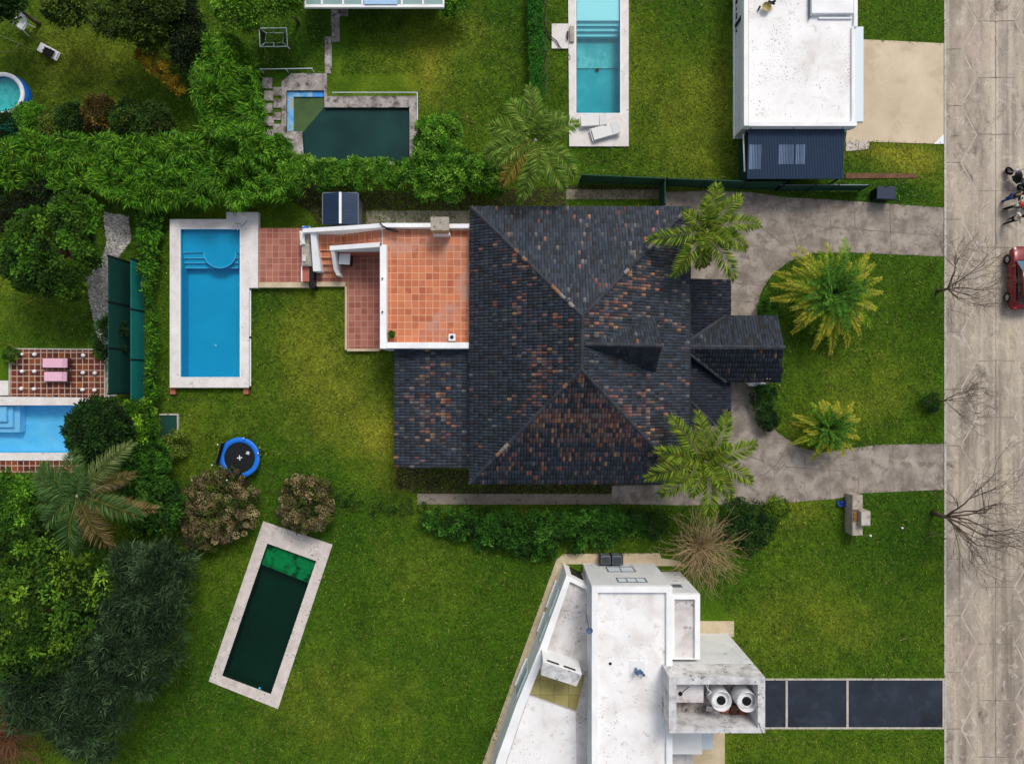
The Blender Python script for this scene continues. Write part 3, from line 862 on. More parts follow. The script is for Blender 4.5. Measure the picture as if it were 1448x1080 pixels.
# left sky-blue pool
deckP = [(-70, 558), (14, 558), (160, 563), (160, 575), (128, 575), (128, 651), (-70, 651)]
root, inn = pool('light blue pool with nested corner steps below the dark tiled patio', None, [(-70, 560), (128, 562), (128, 651), (-70, 651)], left_in, 0.15, 0.03, 1.2,
                 M['stone_deck'], M['pool_sky'], M['water_sky'], (60, 610))
for x1, y1, zz in ((9, 596, -0.05), (18, 604, -0.25), (28, 611, -0.45)):
    s = MB(); s.ring([P2(x, y, zz) for x, y in [(-58, 574), (x1, 574), (x1, y1), (-58, y1)]], [], -1.03, zz); s.build('step', M['pool_sky_step'], root)
pt = MB(); pt.ring([P2(*p, .16) for p in [(14, 493), (140, 494), (140, 498), (148, 510), (148, 562), (13, 560)]], [], -.1, 0.16)
tag(pt.build('tiled_patio', M['dark_tiles']), 'dark red tiled patio above the light blue pool', 'patio', kind='structure')
pt = MB()
for a_, b_ in (((13, 493), (140, 494)), ((148, 509), (148, 562)), ((13.5, 493), (13, 560))):
    d_ = Vector(P2(*b_, .17)) - Vector(P2(*a_, .17)); m_ = (Vector(P2(*b_, .17)) + Vector(P2(*a_, .17))) / 2
    pt.rbox(m_.x, m_.y, -.1, .172, d_.length, .09, math.atan2(d_.y, d_.x))
tag(pt.build('patio_edging', M['edge_stone']), kind='structure')
pt = MB(); pt.ring([P2(*p, .1) for p in [(-70, 651.6), (112, 651.6), (112, 670), (-70, 668)]], [], -.1, 0.10)
tag(pt.build('tile_strip', M['dark_tiles']), 'strip of dark red tiles under the light blue pool', 'tile strip', kind='structure')
pt = MB(); pt.ring([P2(*p, .1) for p in [(0, 538), (13, 538), (13, 559), (-70, 559), (-70, 538)]], [], -.1, 0.20)
tag(pt.build('pool_corner_slab', M['stone_deck']), 'white slab in the corner of the light blue pool deck', 'slab')
pt = MB(); pt.ring([P2(*p, .12) for p in [(149, 564), (161, 564), (161, 578), (149, 578)]], [], -.1, 0.12)
tag(pt.build('corner_tiles', M['dark_tiles']), 'small square of dark tiles at the right end of the patio', 'tiles')

# rotated green pool
root, inn = pool('slanted rectangular pool with dark green water and wide speckled stone surround', None, [(372, 737), (470, 770), (393, 1002), (295, 963)], rot_in, 0.1, -0.02, 1.1,
                 M['speckled_deck'], M['pool_green'], M['water_dark'], (380, 870))
A, B, Cc, D = [Vector(P2(*p, -.22)) for p in rot_in]
s = MB(); e = lambda u, v: (A + (B - A) * u + (D - A) * v)
s.ring([tuple(e(u, v)) for u, v in ((.01, .005), (.99, .005), (.99, .165), (.01, .155))], [], -.98, -.22); s.build('algae_shelf', M['pool_algae'], root)
s = MB(); s.cyl(*P2(367, 973, 0), -.03, .0, .09); s.build('pool_light', plain('cyan_lamp', '#4fb4e0', .3), root)
# ================================================================ tiled house
def tile_slope(poly, eave_dir, colfn, verts, faces, cols, tw=0.185, te=0.335, tl=0.42, lift=0.0, hole=None):
    """lays real clay tiles over a planar 3D polygon. eave_dir = unit vector along the courses"""
    poly = [Vector(p) for p in poly]
    nrm = Vector((0, 0, 0))
    for i in range(len(poly)): nrm += poly[i - 1].cross(poly[i])
    nrm.normalize()
    if nrm.z < 0: nrm = -nrm
    u = Vector(eave_dir).normalized(); u = (u - nrm * u.dot(nrm)).normalized()
    v = nrm.cross(u)
    if v.z < 0: v = -v
    o = poly[0]
    uv = np.array([[(p - o).dot(u), (p - o).dot(v)] for p in poly])
    lo, hi = uv.min(0), uv.max(0)
    nu = int((hi[0] - lo[0]) / tw) + 2; nv = int((hi[1] - lo[1]) / te) + 2
    jj, ii = np.meshgrid(np.arange(nv), np.arange(nu), indexing='ij')
    uc = lo[0] + (ii + 0.5 * (jj % 2) * 0.0 + 0.5) * tw; vc = lo[1] + (jj + 0.5) * te
    uc, vc, jr = uc.ravel(), vc.ravel(), jj.ravel()
    ok = inpoly(np.stack([uc, vc], 1), uv)
    if hole is not None:
        wp = np.array(o) + uc[:, None] * np.array(u) + vc[:, None] * np.array(v)
        ok &= ~inpoly(wp[:, :2], hole)
    uc, vc, jr = uc[ok], vc[ok], jr[ok]
    n = len(uc)
    vj = vc + rng.normal(0, 0.012, n); uj = uc + rng.normal(0, 0.006, n); hj = rng.normal(0, 0.006, n)
    us = np.array([-0.48, -0.2, 0.2, 0.48]) * tw; hs_ = np.array([0.0, 0.038, 0.038, 0.0])
    b = len(verts) and sum(len(a) for a in verts)
    U, V, Nn, O = (np.array(a) for a in (u, v, nrm, o))
    rows = []
    for (dv, dh, drop) in ((-te / 2 - .004, 0.07, 1), (-te / 2, 0.07, 0), (te / 2 + 0.06, 0.012, 0)):
        for k_ in range(4):
            h = (hs_[k_] + dh if not drop else 0.0) + hj + lift
            rows.append(O + U * (uj + us[k_])[:, None] + V * (vj + dv)[:, None] + Nn * h[:, None])
    vv = np.stack(rows, 1).reshape(-1, 3)
    idx = []
    for k_ in range(3):
        idx += [[k_, k_ + 1, 4 + k_ + 1, 4 + k_], [4 + k_, 4 + k_ + 1, 8 + k_ + 1, 8 + k_]]
    ff = (np.arange(n)[:, None, None] * 12 + np.array(idx)[None]).reshape(-1, 4) + b
    w_ = O + U * uc[:, None] + V * vc[:, None]
    c = colfn(w_, uc, vc, jr)
    c, base = c
    cc_ = np.repeat(c, 12, 0).reshape(n, 12, 3)
    cc_[:, 8:] = base[:, None, :] * .8     # rust shows on the exposed lower end of a tile
    cc_[:, :4] = C3('#0d0f12')             # shade under the tile's nose, painted onto its front face
    verts.append(vv); faces.append(ff); cols.append(cc_.reshape(-1, 3))


DARK = [C3('#32373f'), C3('#394049'), C3('#41464d'), C3('#363639'), C3('#3c434e')]
REDS = [C3('#8f5a4a'), C3('#9c6549'), C3('#7a544b'), C3('#a87a55'), C3('#7c6a62'), C3('#85605b'), C3('#6a5550'), C3('#6d5a54')]


def roofcol(amount, kind):
    def fn(wp, u, v, row):
        n = len(u)
        c = np.array(DARK)[rng.integers(0, len(DARK), n)] * rng.uniform(0.8, 1.2, (n, 1))
        px = wp[:, 0] * 47 / (47 - wp[:, 2]) * PPM + 724; py = 540 - wp[:, 1] * 47 / (47 - wp[:, 2]) * PPM
        a = 0.6 * vnoise(wp[:, 0] * 0.55 + 40, wp[:, 1] * 0.55 + 40, 11) + 0.4 * vnoise(wp[:, 0] * 1.7 + 3, wp[:, 1] * 1.7 + 5, 12)
        g = lambda cx, cy, rx, ry: np.exp(-(((px - cx) / rx) ** 2 + ((py - cy) / ry) ** 2))
        rowj = np.random.default_rng(5).random(400)[row % 400]
        if kind == 'south': p = 0.58 * amount * (g(820, 600, 110, 70) + 0.35) * (0.35 + 1.2 * a) * (0.45 + 0.9 * rowj) * np.clip((690 - py) / 40, 0, 1)
        elif kind == 'east': p = amount * (0.75 * g(895, 390, 38, 55) + 0.6 * g(890, 600, 40, 60) + 0.5 * g(845, 440, 22, 35) + 0.06) * (0.1 + 1.7 * a ** 1.3) * (0.4 + 0.9 * rowj)
        elif kind == 'west': p = amount * (0.45 * g(740, 360, 30, 60) + 0.5 * g(755, 540, 35, 55) + 0.09) * (1.8 * a ** 1.7) * (0.3 + 1.1 * rowj)
        elif kind == 'wing': p = amount * (0.8 * g(612, 570, 24, 65) + 0.06) * (0.25 + 1.3 * a) * (0.4 + 0.9 * rowj)
        else: p = amount * 0.06 * (0.3 + 1.3 * a)
        base = c.copy()
        hit = rng.random(n) < p
        m = hit.sum()
        c[hit] = np.array(REDS)[rng.integers(0, len(REDS), m)] * rng.uniform(0.5, 1.6, (m, 1))
        lich = rng.random(n) < 0.022
        c[lich] = C3('#86837b') * rng.uniform(0.4, .9, (lich.sum(), 1))
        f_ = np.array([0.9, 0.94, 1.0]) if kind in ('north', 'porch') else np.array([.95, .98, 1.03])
        if kind == 'lean': f_ = np.array([.42, .46, .55])  # lean-to tiles darkened, the palms' shade put into their colour
        if kind == 'porch': f_ = f_ * .72  # weaker shade painted into the porch tiles
        return c * f_, base * f_
    return fn


M['roof_under'] = plain('roof_under', '#22242a', 0.9)
M['ridge'] = leafmat('ridge', 0.0, 0.75, 0.25)


def ridge_caps(lines, verts, faces, cols, w=0.11, seg=0.38):
    for a, b in lines:
        a, b = Vector(a), Vector(b)
        n = max(1, int((b - a).length / seg)); d = (b - a).normalized()
        s = Vector((-d.y, d.x, 0)).normalized(); up = s.cross(d); up = up if up.z > 0 else -up
        for i in range(n):
            p0 = a + (b - a) * (i / n) ; p1 = a + (b - a) * ((i + 1.12) / n)
            b0 = sum(len(x) for x in verts)
            vv = []
            for p, k_ in ((p0, 1.12), (p1, 0.92)):
                for an in (-80, -40, 0, 40, 80):
                    r = math.radians(an)
                    vv.append(p + s * (math.sin(r) * w * k_) + up * (math.cos(r) * w * k_ * 0.8 + 0.03))
            verts.append(np.array([tuple(x) for x in vv]))
            faces.append(np.array([[k_, k_ + 1, k_ + 6, k_ + 5] for k_ in range(4)]) + b0)
            r = random.random()
            c = C3('#33363c') * random.uniform(.7, 1.3) if r < 0.9 else (C3('#8f6a50') if r < .95 else C3('#8f8880')) * random.uniform(.45, .9)
            cols.append(np.tile(c, (10, 1)))


def roof_mesh(name, slopes, ridges, parent, under=True, hole=None):
    """slopes: (poly3d, eave_dir, colour function)"""
    vs, fs, cs = [], [], []
    for i, (poly, ed_, fn) in enumerate(slopes): tile_slope(poly, ed_, fn, vs, fs, cs, hole=hole if i == 1 else None)
    ridge_caps(ridges, vs, fs, cs)
    # solid bed under the tiles
    for poly, ed_, fn in slopes:
        poly = [Vector(p) for p in poly]
        nn = Vector((0, 0, 0))
        for i in range(len(poly)): nn += poly[i - 1].cross(poly[i])
        if nn.z < 0: poly = poly[::-1]
        b0 = sum(len(x) for x in vs)
        q4 = [tuple(p) for p in poly]
        if len(q4) == 3: q4.append(q4[2]); fl = [[0, 1, 2, 2]]
        n0 = len(poly)
        vv = np.array([tuple(p) for p in poly] + [tuple(p - Vector((0, 0, 0.14))) for p in poly])
        vs.append(vv); cs.append(np.tile(C3('#1d1f25'), (2 * n0, 1)))
        fl = []
        if n0 == 3: fl += [[0, 1, 2, 2]]
        else: fl += [[0, 1, 2, 3]]
        for i in range(n0): fl.append([n0 + i, n0 + (i + 1) % n0, (i + 1) % n0, i])
        fs.append(np.array(fl) + b0)
    V_ = np.concatenate(vs); F_ = np.concatenate(fs); Cc_ = np.concatenate(cs)
    tri3 = F_[F_[:, 2] == F_[:, 3]][:, :3]; q4 = F_[F_[:, 2] != F_[:, 3]]
    F3 = np.concatenate([q4[:, [0, 1, 2]], q4[:, [0, 2, 3]], tri3])
    return npmesh(name, V_, F3, Cc_, M['roof_tile'], parent)


house = thing('tiled_house', 'large house with a dark hipped roof of black and rusty red clay tiles', 'house', P(820, 488, 0))
zE, zR = 3.4, 6.8
NW, NE, SE, SW = P(667, 293, zE), P(974, 293, zE), P(972, 683, zE), P(664, 683, zE)
R1, R2 = P(824, 447, zR), P(822, 522, zR)
X, Y = (1, 0, 0), (0, 1, 0)
# dormer, a small gable on the east slope
nE = (R1 - NE).cross(SE - NE).normalized()
def on_slope(px, py):
    """point of the east slope seen at a photo pixel"""
    d_ = P(px, py, 0) - Vector((0, 0, H)); o_ = Vector((0, 0, H))
    t_ = (NE - o_).dot(nE) / d_.dot(nE)
    return o_ + d_ * t_
d0 = on_slope(831, 487); dn_, ds_ = on_slope(927, 452), on_slope(927, 523)
z_r = d0.z + 0.12; d0 = d0 + Vector((-.15, 0, .1)); de = P(936, 489, z_r)
dn_ = dn_ + Vector((0, .1, .06)); ds_ = ds_ + Vector((0, -.1, .06))
roof = roof_mesh('roof', [
    ([NW, R1, NE], X, roofcol(0.5, 'north')),
    ([NE, R1, R2, SE], Y, roofcol(0.9, 'east')),
    ([SE, R2, SW], X, roofcol(0.95, 'south')),
    ([SW, R2, R1, NW], Y, roofcol(0.75, 'west'))],
    [(NW, R1), (NE, R1), (SE, R2), (SW, R2), (R1, R2)], house, hole=[(d0.x + .3, d0.y), (dn_.x - .1, dn_.y - .15), (ds_.x - .1, ds_.y + .15)])
dorm = roof_mesh('dormer', [([dn_, d0, de], X, roofcol(0.2, 'north')), ([ds_, d0, de], X, roofcol(0.15, 'north'))], [(d0, de)], house)
fw = MB(); fx = min(dn_.x, ds_.x) - 0.15
fw.add([(fx, dn_.y - .1, dn_.z - .3), (fx, ds_.y + .1, ds_.z - .3), (fx, de.y, de.z - .12), (fx - .15, dn_.y - .1, dn_.z - .3), (fx - .15, ds_.y + .1, ds_.z - .3), (fx - .15, de.y, de.z - .12)],
       [(0, 1, 2), (5, 4, 3), (0, 3, 4, 1), (1, 4, 5, 2), (2, 5, 3, 0)])
fw.build('dormer_wall', M['house_wall'], dorm)
MB().box(NW.x + .7, SW.y + .7, 0, NE.x - .7, NW.y - .7, 2.9).build('wall', M['house_wall'], house)
fa = MB()
for a_, b_ in ((NW, NE), (NE, SE), (SE, SW), (SW, NW)):
    d_ = (b_ - a_); m_ = (a_ + b_) / 2; inw = (Vector(((NW.x + NE.x) / 2, (NW.y + SW.y) / 2, 0)) - m_); inw.z = 0; inw.normalize()
    m_ = m_ + inw * 0.06
    fa.rbox(m_.x, m_.y, zE - .26, zE - .12, d_.length - .1, .05, math.atan2(d_.y, d_.x))
fa.build('gutter', M['white_paint'], house)
eg = MB(); eg.box(NE.x + .02, SE.y, zE - .12, NE.x + .13, NE.y, zE + .0); eg.build('eave_gutter', M['dark_metal'], house)
# west wing: low lean-to roof
a0, a1, a2, a3 = P(558, 494, 2.3), P(668, 494, 2.7), P(668, 662, 2.7), P(558, 660, 2.3)
roof_mesh('wing_roof', [([a0, a1, a2, a3], Y, roofcol(0.8, 'wing'))], [], house)
MB().box(a0.x + .5, a3.y + .5, 0, SW.x + .6, a0.y - .1, 2.1).build('wing_wall', M['house_wall'], house)
# east lean-to with hipped ends
e0, e1, e2, e3 = P(1033, 395, 1.9), P(1031, 602, 1.9), P(960, 545, 2.6), P(960, 450, 2.6)
e2w, e3w = P(966, 602, 1.9), P(966, 395, 1.9)
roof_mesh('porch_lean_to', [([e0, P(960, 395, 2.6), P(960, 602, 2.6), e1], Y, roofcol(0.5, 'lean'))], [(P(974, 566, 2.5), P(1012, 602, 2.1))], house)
# entrance porch gable
zp, zq = 3.3, 2.35
r0, r1 = P(962, 490, zp), P(1109, 491, zp)
n0_, n1_ = P(1026, 447, zq), P(1100, 447, zq); s0_, s1_ = P(1026, 540, zq), P(1103, 540, zq)
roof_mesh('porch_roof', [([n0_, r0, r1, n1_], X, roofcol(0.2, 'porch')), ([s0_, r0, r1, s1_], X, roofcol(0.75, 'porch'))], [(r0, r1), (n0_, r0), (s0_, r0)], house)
for x, y in ((1088, 456), (1088, 532)):
    c_ = P2(x, y, 2.5); MB().rbox(c_[0], c_[1], 0, 2.5, .35, .35).build('porch_post', M['house_wall'], house)
MB().box(*P2(966, 600, 2.2), 0, *P2(1006, 400, 2.2), 2.05).build('entrance_wall', M['house_wall'], house)
dw = MB(); x_ = P2(1006, 480, 2.2)[0]; dw.box(x_, P2(0, 512)[1], 0, x_ + .06, P2(0, 470)[1], 2.03); dw.build('door', M['wood'], house)
ap = MB(); rp = P(668, 296, 3.2)
pp = MB(); pp.tube([P(664, 492, 3.0), P(663.6, 512, 2.98)], .03); pp.build('downpipe', M['white_paint'], house)

# ================================================================ terrace annexe (white parapets, terracotta roof terrace)
an = thing('terrace_annexe', 'low annexe with a terracotta roof terrace inside white parapets', 'terrace', P(600, 405, 0))
zT, zPp = 2.75, 3.3
MB().pbox(540, 320, 668, 488, 0.0, zT - .02).build('wall', M['white_wall'], an)
ter = MB(); ter.ring([P2(*p, zT) for p in [(541, 321), (668, 321), (668, 486), (541, 486)]], [], zT - .02, zT + .01)
ter.build('terrace_floor', M['terracotta'], an)
pw = MB()
pw.pbox(537, 346, 546.5, 493, 0, zPp)                      # west parapet
pw.build('west_parapet', M['white_wall'], an, bevel=.03)
pw = MB(); pw.pbox(546.7, 484, 668, 492.5, 0, zPp); pw.pbox(585, 490.5, 668, 493.5, 2.9, zPp - .12)
pw.build('south_parapet', M['white_wall'], an, bevel=.02)
# north parapet: level over the terrace, sloping down along the stair
A_ = P(637, 316, zPp); n_w = MB()
n_w.pbox(634, 316.5, 668, 322.5, 0, zPp); n_w.pbox(540, 315.5, 610, 321.5, 0, zPp)
yb, yt = P2(0, 321.5, zPp)[1], P2(0, 315.5, zPp)[1]
xs0 = P2(540, 0, zPp)[0]; xs1 = P2(428, 0, 1.75)[0]
def zz_at(x): return zPp + (1.75 - zPp) * ((xs0 - x) / (xs0 - xs1)) ** 0.9
K = 12
for i in range(K):
    xa = xs0 + (xs1 - xs0) * i / K; xb = xs0 + (xs1 - xs0) * (i + 1) / K
    n_w.prism([(xa, yb), (xb, yb), (xb, yt), (xa, yt)], 0, 0, [zz_at(xa), zz_at(xb), zz_at(xb), zz_at(xa)])
n_w.build('north_parapet', M['white_wall'], an)
# stair running down to the west, then south
stp = MB()
xw0 = P2(541.2, 0, zT)[0]; xw1 = P2(480, 0, 1.1)[0]
ys0, ys1 = P2(0, 352, 1.8)[1] , P2(0, 322, 2.0)[1]
ns = 9
for i in range(ns):
    xa = xw0 + (xw1 - xw0) * i / ns; xb = xw0 + (xw1 - xw0) * (i + 1) / ns
    stp.box(xb, ys0 + .02, 0, xa, yb - .001, zT - .01 - (i + 1) * (zT - 1.1) / ns)
xl = P2(449, 0, 1.1)[0]
stp.box(xl, ys0 + .02, 0, xw1, yb - .001, 1.1 - .02)
ya = ys0
for i in range(4):
    yB = ya - 0.42
    stp.box(xl + .02, yB, 0, P2(473, 0, .9)[0], ya, 1.1 - .14 * (i + 1) - .06 * i)
    ya = yB
stp.build('stair', M['terracotta'], an)
ip = MB()
xi0, xi1 = P2(537, 0, zPp)[0], P2(466, 0, 2.1)[0]
def zi_at(x): return zPp - .02 + (2.1 - zPp) * ((xi0 - x) / (xi0 - xi1))
K = 8; yi0, yi1 = P2(0, 352, 2.6)[1], P2(0, 345.5, 2.6)[1]
for i in range(K):
    xa = xi0 + (xi1 - xi0) * i / K; xb = xi0 + (xi1 - xi0) * (i + 1) / K
    ip.prism([(xa, yi0), (xb, yi0), (xb, yi1), (xa, yi1)], 0, 0, [zi_at(xa), zi_at(xb), zi_at(xb), zi_at(xa)])
xq0, xq1 = P2(468.5, 0, 2.0)[0], P2(473.5, 0, 2.0)[0]
for i in range(4):
    y0_ = yi0 - .001 - i * .37; y1_ = y0_ - .369; za, zb_ = 2.1 - i * .22, 2.1 - (i + 1) * .22
    sk = .05 * i if i == 3 else 0
    ip.prism([(xq0, y0_), (xq1, y0_), (xq1 + sk, y1_), (xq0 + sk, y1_)], 0, 0, [za, za, zb_, zb_])
ip.build('stair_parapet', M['white_wall'], an)
lw_ = MB(); lw_.box(xq1 + .02, yi0 - .06, 0.1, xi0 - .02, yi0 - .004, 1.6); lw_.build('inner_wall', M['brick_block'], an)
# west wall beside the counter
ww = MB(); xa, xb = P2(438, 0, 1.9)[0], P2(445.5, 0, 1.9)[0]
yy0 = P2(0, 326, 1.75)[1] - .0
K = 6
for i in range(K):
    y0_ = yb - .002 - i * .4; z0_, z1_ = 1.74 - i * .1, 1.74 - (i + 1) * .1
    ex0, ex1 = .03 * i, .03 * (i + 1)
    ww.prism([(xa, y0_), (xb + ex0, y0_), (xb + ex1, y0_ - .4), (xa, y0_ - .4)], 0, 0, [z0_, z0_, z1_, z1_])
ww.build('west_wall', M['white_wall'], an)
# floors at pool level
fl = MB(); fl.ring([P2(*p, .45) for p in [(365.5, 322.5), (437, 322.5), (437, 406), (365.5, 406)]], [], -.1, .43)
fl.build('pool_terrace', M['terracotta_low'], an)
fl = MB(); fl.ring([P2(*p, .3) for p in [(446, 352), (541, 352), (541, 495), (489.5, 495), (489.5, 404), (446, 404)]], [], -.1, .3)
fl.build('lower_terrace', M['terracotta_low'], an)
fl = MB()
fl.pbox(366, 399, 436.8, 406.5, -.1, .455); fl.pbox(446.2, 398.5, 488.5, 405, -.1, .315); fl.pbox(487.6, 405.2, 490.6, 494.5, -.1, .312); fl.pbox(490.8, 493, 537, 496.5, -.1, .312)
fl.build('terrace_edging', M['sand_paving'], an)
ch = MB(); ch.pbox(611, 317.5, 634, 330, 0, 3.6); chm = ch.build('chimney', M['render_beige'], an)
cc_ = MB(); a_ = P2(609, 304, 4.3); b_ = P2(635, 322, 4.3); cc_ = MB()
cx_, cy_ = P2(622.5, 318, 4.1); chm2 = MB(); chm2.rbox(cx_, cy_, 3.4, 4.2, 1.0, .72).build('chimney_shaft', M['render_beige'], chm)
MB().rbox(cx_, cy_ + .02, 4.2, 4.34, 1.12, .82).build('chimney_cap', M['chimney_cap'], chm)
MB().pbox(612, 328.5, 636, 332, zT, zT + .7).build('chimney_base', M['white_wall'], chm)
for x, y in ((538.5, 345.5), (541, 394), (541, 441)):
    s = MB(); c_ = P2(x, y, zPp); s.cyl(c_[0], c_[1], zPp - .05, zPp + .12, .05); s.build('parapet_pin', M['dark_metal'], an)

vb = MB(); c_ = P2(639, 477, zT + .4)
vb.rbox(c_[0], c_[1], zT + .01, zT + .4, .44, .44)
o = vb.build('vent_box', M['white_paint'], bevel=.02)
tag(o, 'small pale vent box in the lower right corner of the terracotta terrace', 'vent box')
vb = MB(); vb.cyl(c_[0], c_[1] + .02, zT + .39, zT + .46, .11); vb.build('vent_cap', M['dark_metal'], o)
hb = MB(); z_ = zPp + .06
hb.tube([P(537, 314, z_), P(541, 320, z_), P(547, 322.5, z_ + .05), P(561, 325, z_ - .1), P(563, 328, z_ - .25), P(556, 327, z_ - .1), P(545, 323.5, z_)], .06, .05)
tag(hb.build('bent_pipe', M['dark_metal'], smooth=True), 'dark bent pipe hanging over the north parapet of the terracotta terrace', 'pipe')
wb = thing('white_cabinet', 'white square-topped cabinet standing on the lower terrace by the stair', 'cabinet', P(485, 366, .3))
c_ = P2(487, 366, 1.25)
MB().rbox(c_[0], c_[1], .32, 1.2, .66, .66, -.06).build('body', M['dark_metal'], wb); MB().rbox(c_[0], c_[1], 1.2, 1.27, .74, .74, -.06).build('top', M['white_paint'], wb, bevel=.02)
# outdoor counter with cloths
ct = thing('outdoor_counter', 'grey topped outdoor counter against the white wall beside the pool terrace', 'counter', P(431, 350, .43))
MB().pbox(427, 320, 437.3, 375, .43, 1.25).build('counter_base', M['white_wall'], ct)
MB().pbox(427.6, 320.6, 437.2, 374, 1.25, 1.3).build('counter_top', M['chimney_cap'], ct)
MB().pbox(427, 375.5, 437.2, 398, .43, .9).build('brick_block', M['brick_block'], ct)
MB().pbox(425.8, 376, 427.2, 398, .43, 1.0).build('white_edge', M['white_wall'], ct)
def rag(name, pts, z, mat, label, cat, lump=.1):
    """crumpled cloth: small displaced sheet"""
    xs = [P2(*p, z) for p in pts]; arr = np.array(xs)
    b_ = MB(); n = 9; ctr = arr.mean(0)
    A0 = arr[0]; B0 = arr[1]; C0 = arr[2]; D0 = arr[3]
    vs = []; fs = []
    for i in range(n):
        for j in range(n):
            u_, v_ = i / (n - 1), j / (n - 1)
            p = A0 * (1 - u_) * (1 - v_) + B0 * u_ * (1 - v_) + C0 * u_ * v_ + D0 * (1 - u_) * v_
            e_ = random.uniform(-.03, .03)
            vs.append((p[0] + e_, p[1] + random.uniform(-.03, .03), z + random.uniform(.02, lump)))
    for i in range(n - 1):
        for j in range(n - 1): fs.append((i * n + j, (i + 1) * n + j, (i + 1) * n + j + 1, i * n + j + 1))
    b_.add(vs, fs)
    o = b_.build(name, mat, smooth=True)
    sd_ = o.modifiers.new('solid', 'SOLIDIFY'); sd_.thickness = .012
    return tag(o, label, cat)
rag('blue_towel', [(427, 321), (436.5, 320), (437, 328), (429, 327)], 1.31, M['tramp_blue'], 'crumpled blue towel at the upper end of the outdoor counter', 'towel', .15)
rag('white_towel', [(424, 327), (431, 326), (432, 346), (425, 347)], 1.31, M['white_cloth'], 'white towel hanging over the left edge of the outdoor counter', 'towel', .12)
rag('white_rag', [(428.5, 361), (433, 361), (432, 370), (428, 369)], 1.31, M['white_cloth'], 'small white rag at the lower end of the outdoor counter', 'rag', .08)
gt = MB(); gt.pbox(438.2, 379, 444, 407.5, .0, .95)  # dark box filling the narrow strip between the two terraces
tag(gt.build('dark_box', M['black']), 'narrow dark box between the pool terrace and the lower terrace', 'gate')
fp = thing('potted_plant', 'small round green potted plant on the terracotta terrace corner', 'potted plant', P(554, 473, zT + .01))
s = MB(); c_ = P2(554, 473, zT + .2); s.lathe(c_[0], c_[1], [(.0, zT + .02), (.14, zT + .02), (.19, zT + .3), (.16, zT + .3), (.15, zT + .24), (0, zT + .24)], 18); s.build('pot', M['terracotta_pot'], fp)

# blue gabled shed behind the terrace wall
sh_ = thing('blue_shed', 'small shed with a dark blue ribbed roof and white ridge by the laurel hedge', 'shed', P(482, 294, 0))
z0_, z1_ = 1.9, 2.15
xl_, xm_, xr_ = P2(457, 0, z0_)[0], P2(481.5, 0, z1_)[0], P2(506, 0, z0_)[0]
yt_, yb_ = P2(0, 273, 2)[1], P2(0, 317, 2)[1]
for side, xo in (('l', xl_), ('r', xr_)):
    rf = MB(); n = 17
    for i in range(n):
        ya_ = yt_ + (yb_ - yt_) * i / n; yc_ = yt_ + (yb_ - yt_) * (i + .62) / n; ye_ = yt_ + (yb_ - yt_) * (i + 1) / n
        for (p, q_, dz) in ((ya_, yc_, .03), (yc_, ye_, .0)):
            vs = [(xo, p, z0_ + dz), (xm_, p, z1_ + dz), (xm_, q_, z1_ + dz), (xo, q_, z0_ + dz)]
            rf.add(vs + [(x, y, z - .06) for x, y, z in vs], [(0, 1, 2, 3) if side == 'r' else (3, 2, 1, 0), (4, 5, 6, 7), (0, 1, 5, 4), (1, 2, 6, 5), (2, 3, 7, 6), (3, 0, 4, 7)])
    rf.build('roof_sheet', M['navy_sheet'], sh_)
MB().box(xm_ - .08, yb_, z1_, xm_ + .08, yt_, z1_ + .09).build('ridge', M['white_paint'], sh_)
tr_ = MB(); tr_.box(xl_ - .06, yb_, z0_ - .1, xl_ - .005, yt_, z0_ + .04); tr_.box(xr_ + .005, yb_, z0_ - .1, xr_ + .06, yt_, z0_ + .04); tr_.box(xl_, yt_ + .002, z0_ - .1, xr_, yt_ + .06, z0_ + .05)
tr_.build('roof_trim', M['grey_metal'], sh_)
MB().box(xl_ + .1, yb_ + .05, 0, xr_ - .1, yt_ - .1, 1.8).build('wall', M['grey_metal'], sh_)

# ================================================================ top right white house
wh = thing('white_house', 'flat-roofed white house with a blue canopy at the top of the photo', 'house', P(1130, 90, 0))
zw_ = 2.7
MB().pbox(1058, -90, 1209, 176, 0, zw_ - .25).build('wall', M['white_wall'], wh)
rfm = MB(); rfm.ring([P2(*p, zw_) for p in [(1059, -90), (1207, -90), (1207, 174), (1059, 174)]], [], zw_ - .25, zw_)
rfl = rfm.build('roof', M['white_roof'], wh)
par = MB(); zp_ = zw_ + .28
par.pbox(1052, -90, 1058.5, 178, zw_ - .3, zp_); par.pbox(1207.5, -90, 1213, 38, zw_ - .3, zp_ - .1); par.pbox(1204.5, 38, 1208, 172, zw_ - .3, zp_ - .12)
par.pbox(1058.7, 172, 1212, 178.5, zw_ - .3, zp_)
par.build('parapet', M['white_wall'], wh, bevel=.02)
MB().pbox(1060, 179, 1206, 181.5, 2.2, zw_ - .1).build('cornice', M['tower_wall'], wh)
for x in (1062, 1123, 1192):
    c_ = P2(x, 180, zw_); MB().cyl(c_[0], c_[1], zw_ - .1, zw_ - .02, .07).build('roof_drain', M['black'], wh)
MB().pbox(1208.5, 38, 1221, 172, 2.15, 2.4).build('awning', M['pale_blue'], wh)
ha = MB(); ha.pbox(1147, -30, 1207, 19, zw_, zw_ + .3); hat = ha.build('roof_hatch', M['white_wall'], wh, bevel=.03)
MB().pbox(1146, -28, 1148, 23, zw_, zw_ + .33).build('hatch_frame', M['grey_metal'], hat)
st_ = MB(); st_.pbox(1158, 24.5, 1205, 26.5, zw_, zw_ + .12); st_.build('roof_bar', M['white_paint'], wh)
gf = MB(); gf.pbox(1037.5, -90, 1060, 196, -.1, .1); gf.build('gallery_floor', M['pale_blue'], wh)
